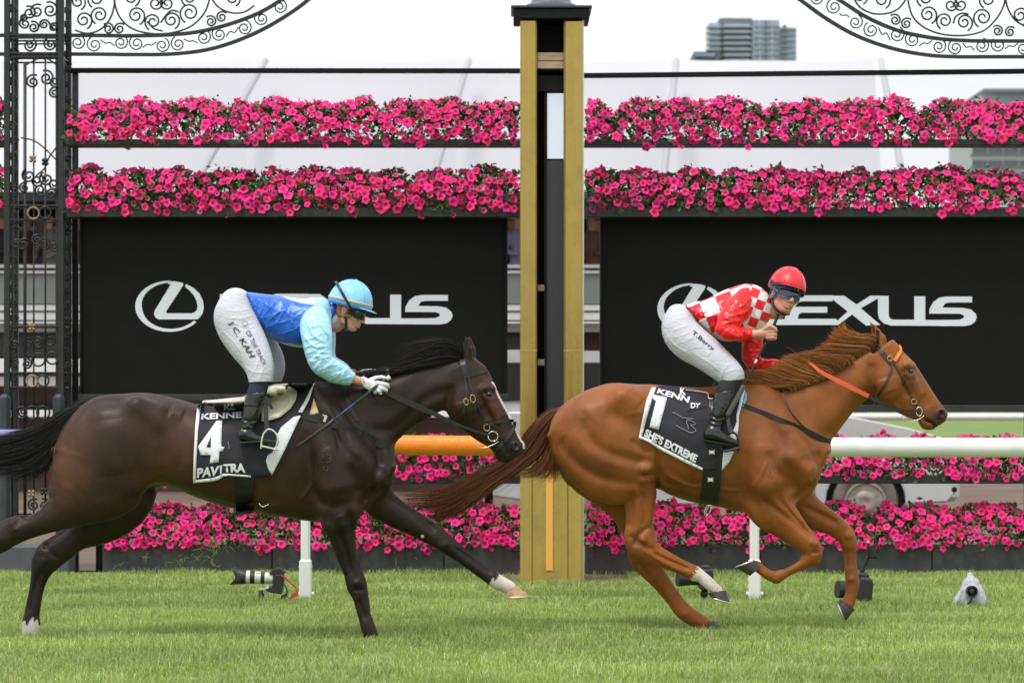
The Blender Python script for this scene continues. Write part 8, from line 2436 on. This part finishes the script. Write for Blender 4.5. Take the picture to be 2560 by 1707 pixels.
def camera_small(px, base, y, label, flip, lens_len, tilt=0.0, antenna=False):
    root = empty("remote_camera", at(px, base, y) * [1, 1, 0], label, "camera", "remote cameras on the turf")
    b = root.location
    c = np.array([b.x, y, 0])
    MB().tube([c + [0, 0, 0], c + [0, 0, .05], c + [.004, 0, .10]], [.010, .012, .012], 10).build("ground_spike", m_camb, root, smooth=True)
    MB().lathe([(.016, 0), (.024, .012), (.024, .034), (.014, .045)], c + [.002, 0, .075], 'z', 14).build("ball_head", m_camb, root, smooth=True)
    o = MB().box(c + [.01 * flip, 0, .185], (.085, .14, .125), ry=tilt, bev=.014).build("camera_body", m_camb, root)
    o2 = MB().box(c + [.008 * flip, 0, .262], (.06, .06, .045), ry=tilt, bev=.012).build("viewfinder_housing", m_camb, root)
    MB().box(c + [.012 * flip, -.052, .19], (.07, .04, .14), ry=tilt, bev=.012).build("grip", m_camb, root)
    ax = np.array([-flip * math.cos(tilt), -.25, math.sin(tilt) * .4 + .05])
    lens(root, [(.036, 0, m_camb), (.036, .06, m_camb), (.041, .07, m_camb), (.041, lens_len, m_camb), (.046, lens_len + .01, m_camb), (.048, lens_len + .05, m_camb)], c + [-.025 * flip, 0, .185], ax)
    if antenna:
        MB().tube(spline([c + [.0, 0, .285], c + [.02, 0, .34], c + [.05, 0, .40]], 10), .012, 8).build("bracket", m_camb, root, smooth=True)
        MB().box(c + [.055, -.01, .40], (.045, .03, .075), ry=-.25, bev=.006).build("radio_trigger", m_camb, root)
        MB().tube([c + [.065, -.01, .43], c + [.075, -.01, .51]], .004, 6).build("antenna", m_camb, root, smooth=True)
        MB().tube(spline([c + [.035, -.03, .36], c + [.03, -.04, .44], c + [.06, -.03, .47], c + [.085, -.02, .42], c + [.07, -.02, .36]], 20), .004, 6).build("cable", m_black, root, smooth=True)
        MB().lathe([(.001, 0), (.008, 0), (.008, .012), (.001, .013)], c + [.03, -.045, .455], 'y', 10).build("indicator", m_paleside, root)
    return root

def sink(o, dz, sc):
    o.scale = sc
    o.location.z = dz

def camera_bag():
    y = 2.6
    K = crop(2000, 1000, 2.8)
    root = empty("remote_camera", at(2430, 1520, y) * [1, 1, 0], "remote camera wrapped in clear plastic cover, lens towards us, far right", "camera", "remote cameras on the turf")
    S = SDF(at(2370, 1530, y) - [.05, .2, .04], at(2475, 1425, y) + [.05, .2, .04], .006)
    pts = lambda l: [(*K(a, b), r / 2.8, yy) for a, b, r, yy in l]
    S.rod(pts([(1190, 1225, 22, y + .02), (1200, 1290, 60, y), (1205, 1360, 82, y), (1200, 1420, 88, y)]), K=.9, k=.03)
    S.rod(pts([(1170, 1300, 30, y), (1110, 1400, 34, y - .03), (1075, 1445, 20, y - .04)]), k=.03)
    S.rod(pts([(1240, 1330, 30, y), (1278, 1400, 30, y - .02), (1280, 1440, 24, y - .02)]), k=.03)
    S.rod(pts([(1200, 1345, 50, y - .05), (1203, 1340, 48, y - .12)]), k=.02)
    q = lambda *a: [K(*p) for p in a]
    relief(S, [(q((1190, 1230), (1150, 1320), (1100, 1420)), 3, 9), (q((1210, 1230), (1250, 1320), (1285, 1420)), 3, 9), (q((1130, 1330), (1120, 1430)), 3, 9), (q((1180, 1260), (1180, 1300)), 3, 7), (q((1160, 1400), (1240, 1440)), 4, 9), (q((1265, 1350), (1250, 1430)), 3, -8)], S.lo[1], S.lo[1] + 9)
    V, F = S.skin()
    obj("rain_cover", mesh_np("rain cover", V, F, m_bag), root)
    c = at(*K(1204, 1337), y - .19)
    MB().lathe([(.036, .07), (.041, .0), (.041, -.01), (.032, -.012), (.030, .03), (.001, .03)], c, 'y', 24).build("lens_barrel", m_camb, root, angle=40)
    MB().lathe([(.001, .004), (.016, .002), (.026, .008), (.028, .012), (.001, .013)], c, 'y', 20).build("front_glass", m_front, root, smooth=True)
    MB().tube(spline([c + [0, .0, -.035], c + [-.01, .0, -.07], c + [-.03, .02, -.09]], 8), .006, 6).build("cable", m_black, root, smooth=True)

camera_left()
sink(camera_small(1760, 1512, 3.1, "black remote camera behind the chestnut's white hind foot", 1, .09, .05), -.03, (1.2, 1.2, 1.1))
sink(camera_small(2154, 1516, 2.9, "black remote camera with radio trigger behind the chestnut's foreleg", 1, .06, .1, True), -.13, (1.35, 1.35, 1.3))
camera_bag()

# ------------------------------------------------------------------ grass and soil thrown up by the hooves
def build_clippings():
    r = np.random.default_rng(77)
    V, F = [], []
    def blade(px, py, y, L, a, w_=.0022):
        c = at(px, py, y)
        d = np.array([math.cos(a), r.normal(0, .3), math.sin(a)])
        n = np.array([-d[2], 0, d[0]])
        bend = r.normal(0, .25) * L
        o = len(V)
        for t, ww in ((-.5, .6), (0, 1), (.5, .15)):
            m0 = c + d * L * t + n * bend * (t * t)
            V.append(m0 - n * w_ * ww); V.append(m0 + n * w_ * ww)
        F.extend([[o, o + 1, o + 3, o + 2], [o + 2, o + 3, o + 5, o + 4]])
    for cx, cy, sp, n in ((520, 1375, 16, 16), (548, 1362, 12, 10), (500, 1392, 12, 9), (450, 1398, 10, 7), (360, 1390, 5, 5), (300, 1412, 6, 3), (535, 1404, 8, 6), (620, 1390, 40, 6), (980, 1415, 40, 4), (840, 1330, 60, 5), (430, 1425, 20, 4)):
        for _ in range(n):
            blade(cx + r.normal(0, sp), cy + r.normal(0, sp * .8), Y_DARK + r.uniform(.0, .5), r.uniform(.02, .07), r.uniform(0, 3.14))
    o = obj("flying_grass", mesh_np("flying grass", V, F, mat("torn grass", (.24, .33, .06), rough=.7, transl=.3, var=.3, vscale=30), smooth=False))
    tag(o, "torn grass blades flying behind the dark bay horse's hooves", "grass", kind="stuff")
    b = MB()
    for _ in range(14):
        c = at(r.uniform(150, 330), r.uniform(1440, 1530), Y_DARK + r.uniform(-.1, .4))
        b.lathe([(.001, -.004), (.004, -.001), (.003, .003), (.001, .004)], c, 'z', 5)
    o = b.build("flying_soil", m_mud)
    tag(o, "tiny crumbs of soil in the air behind the dark bay", "soil", kind="stuff")
build_clippings()
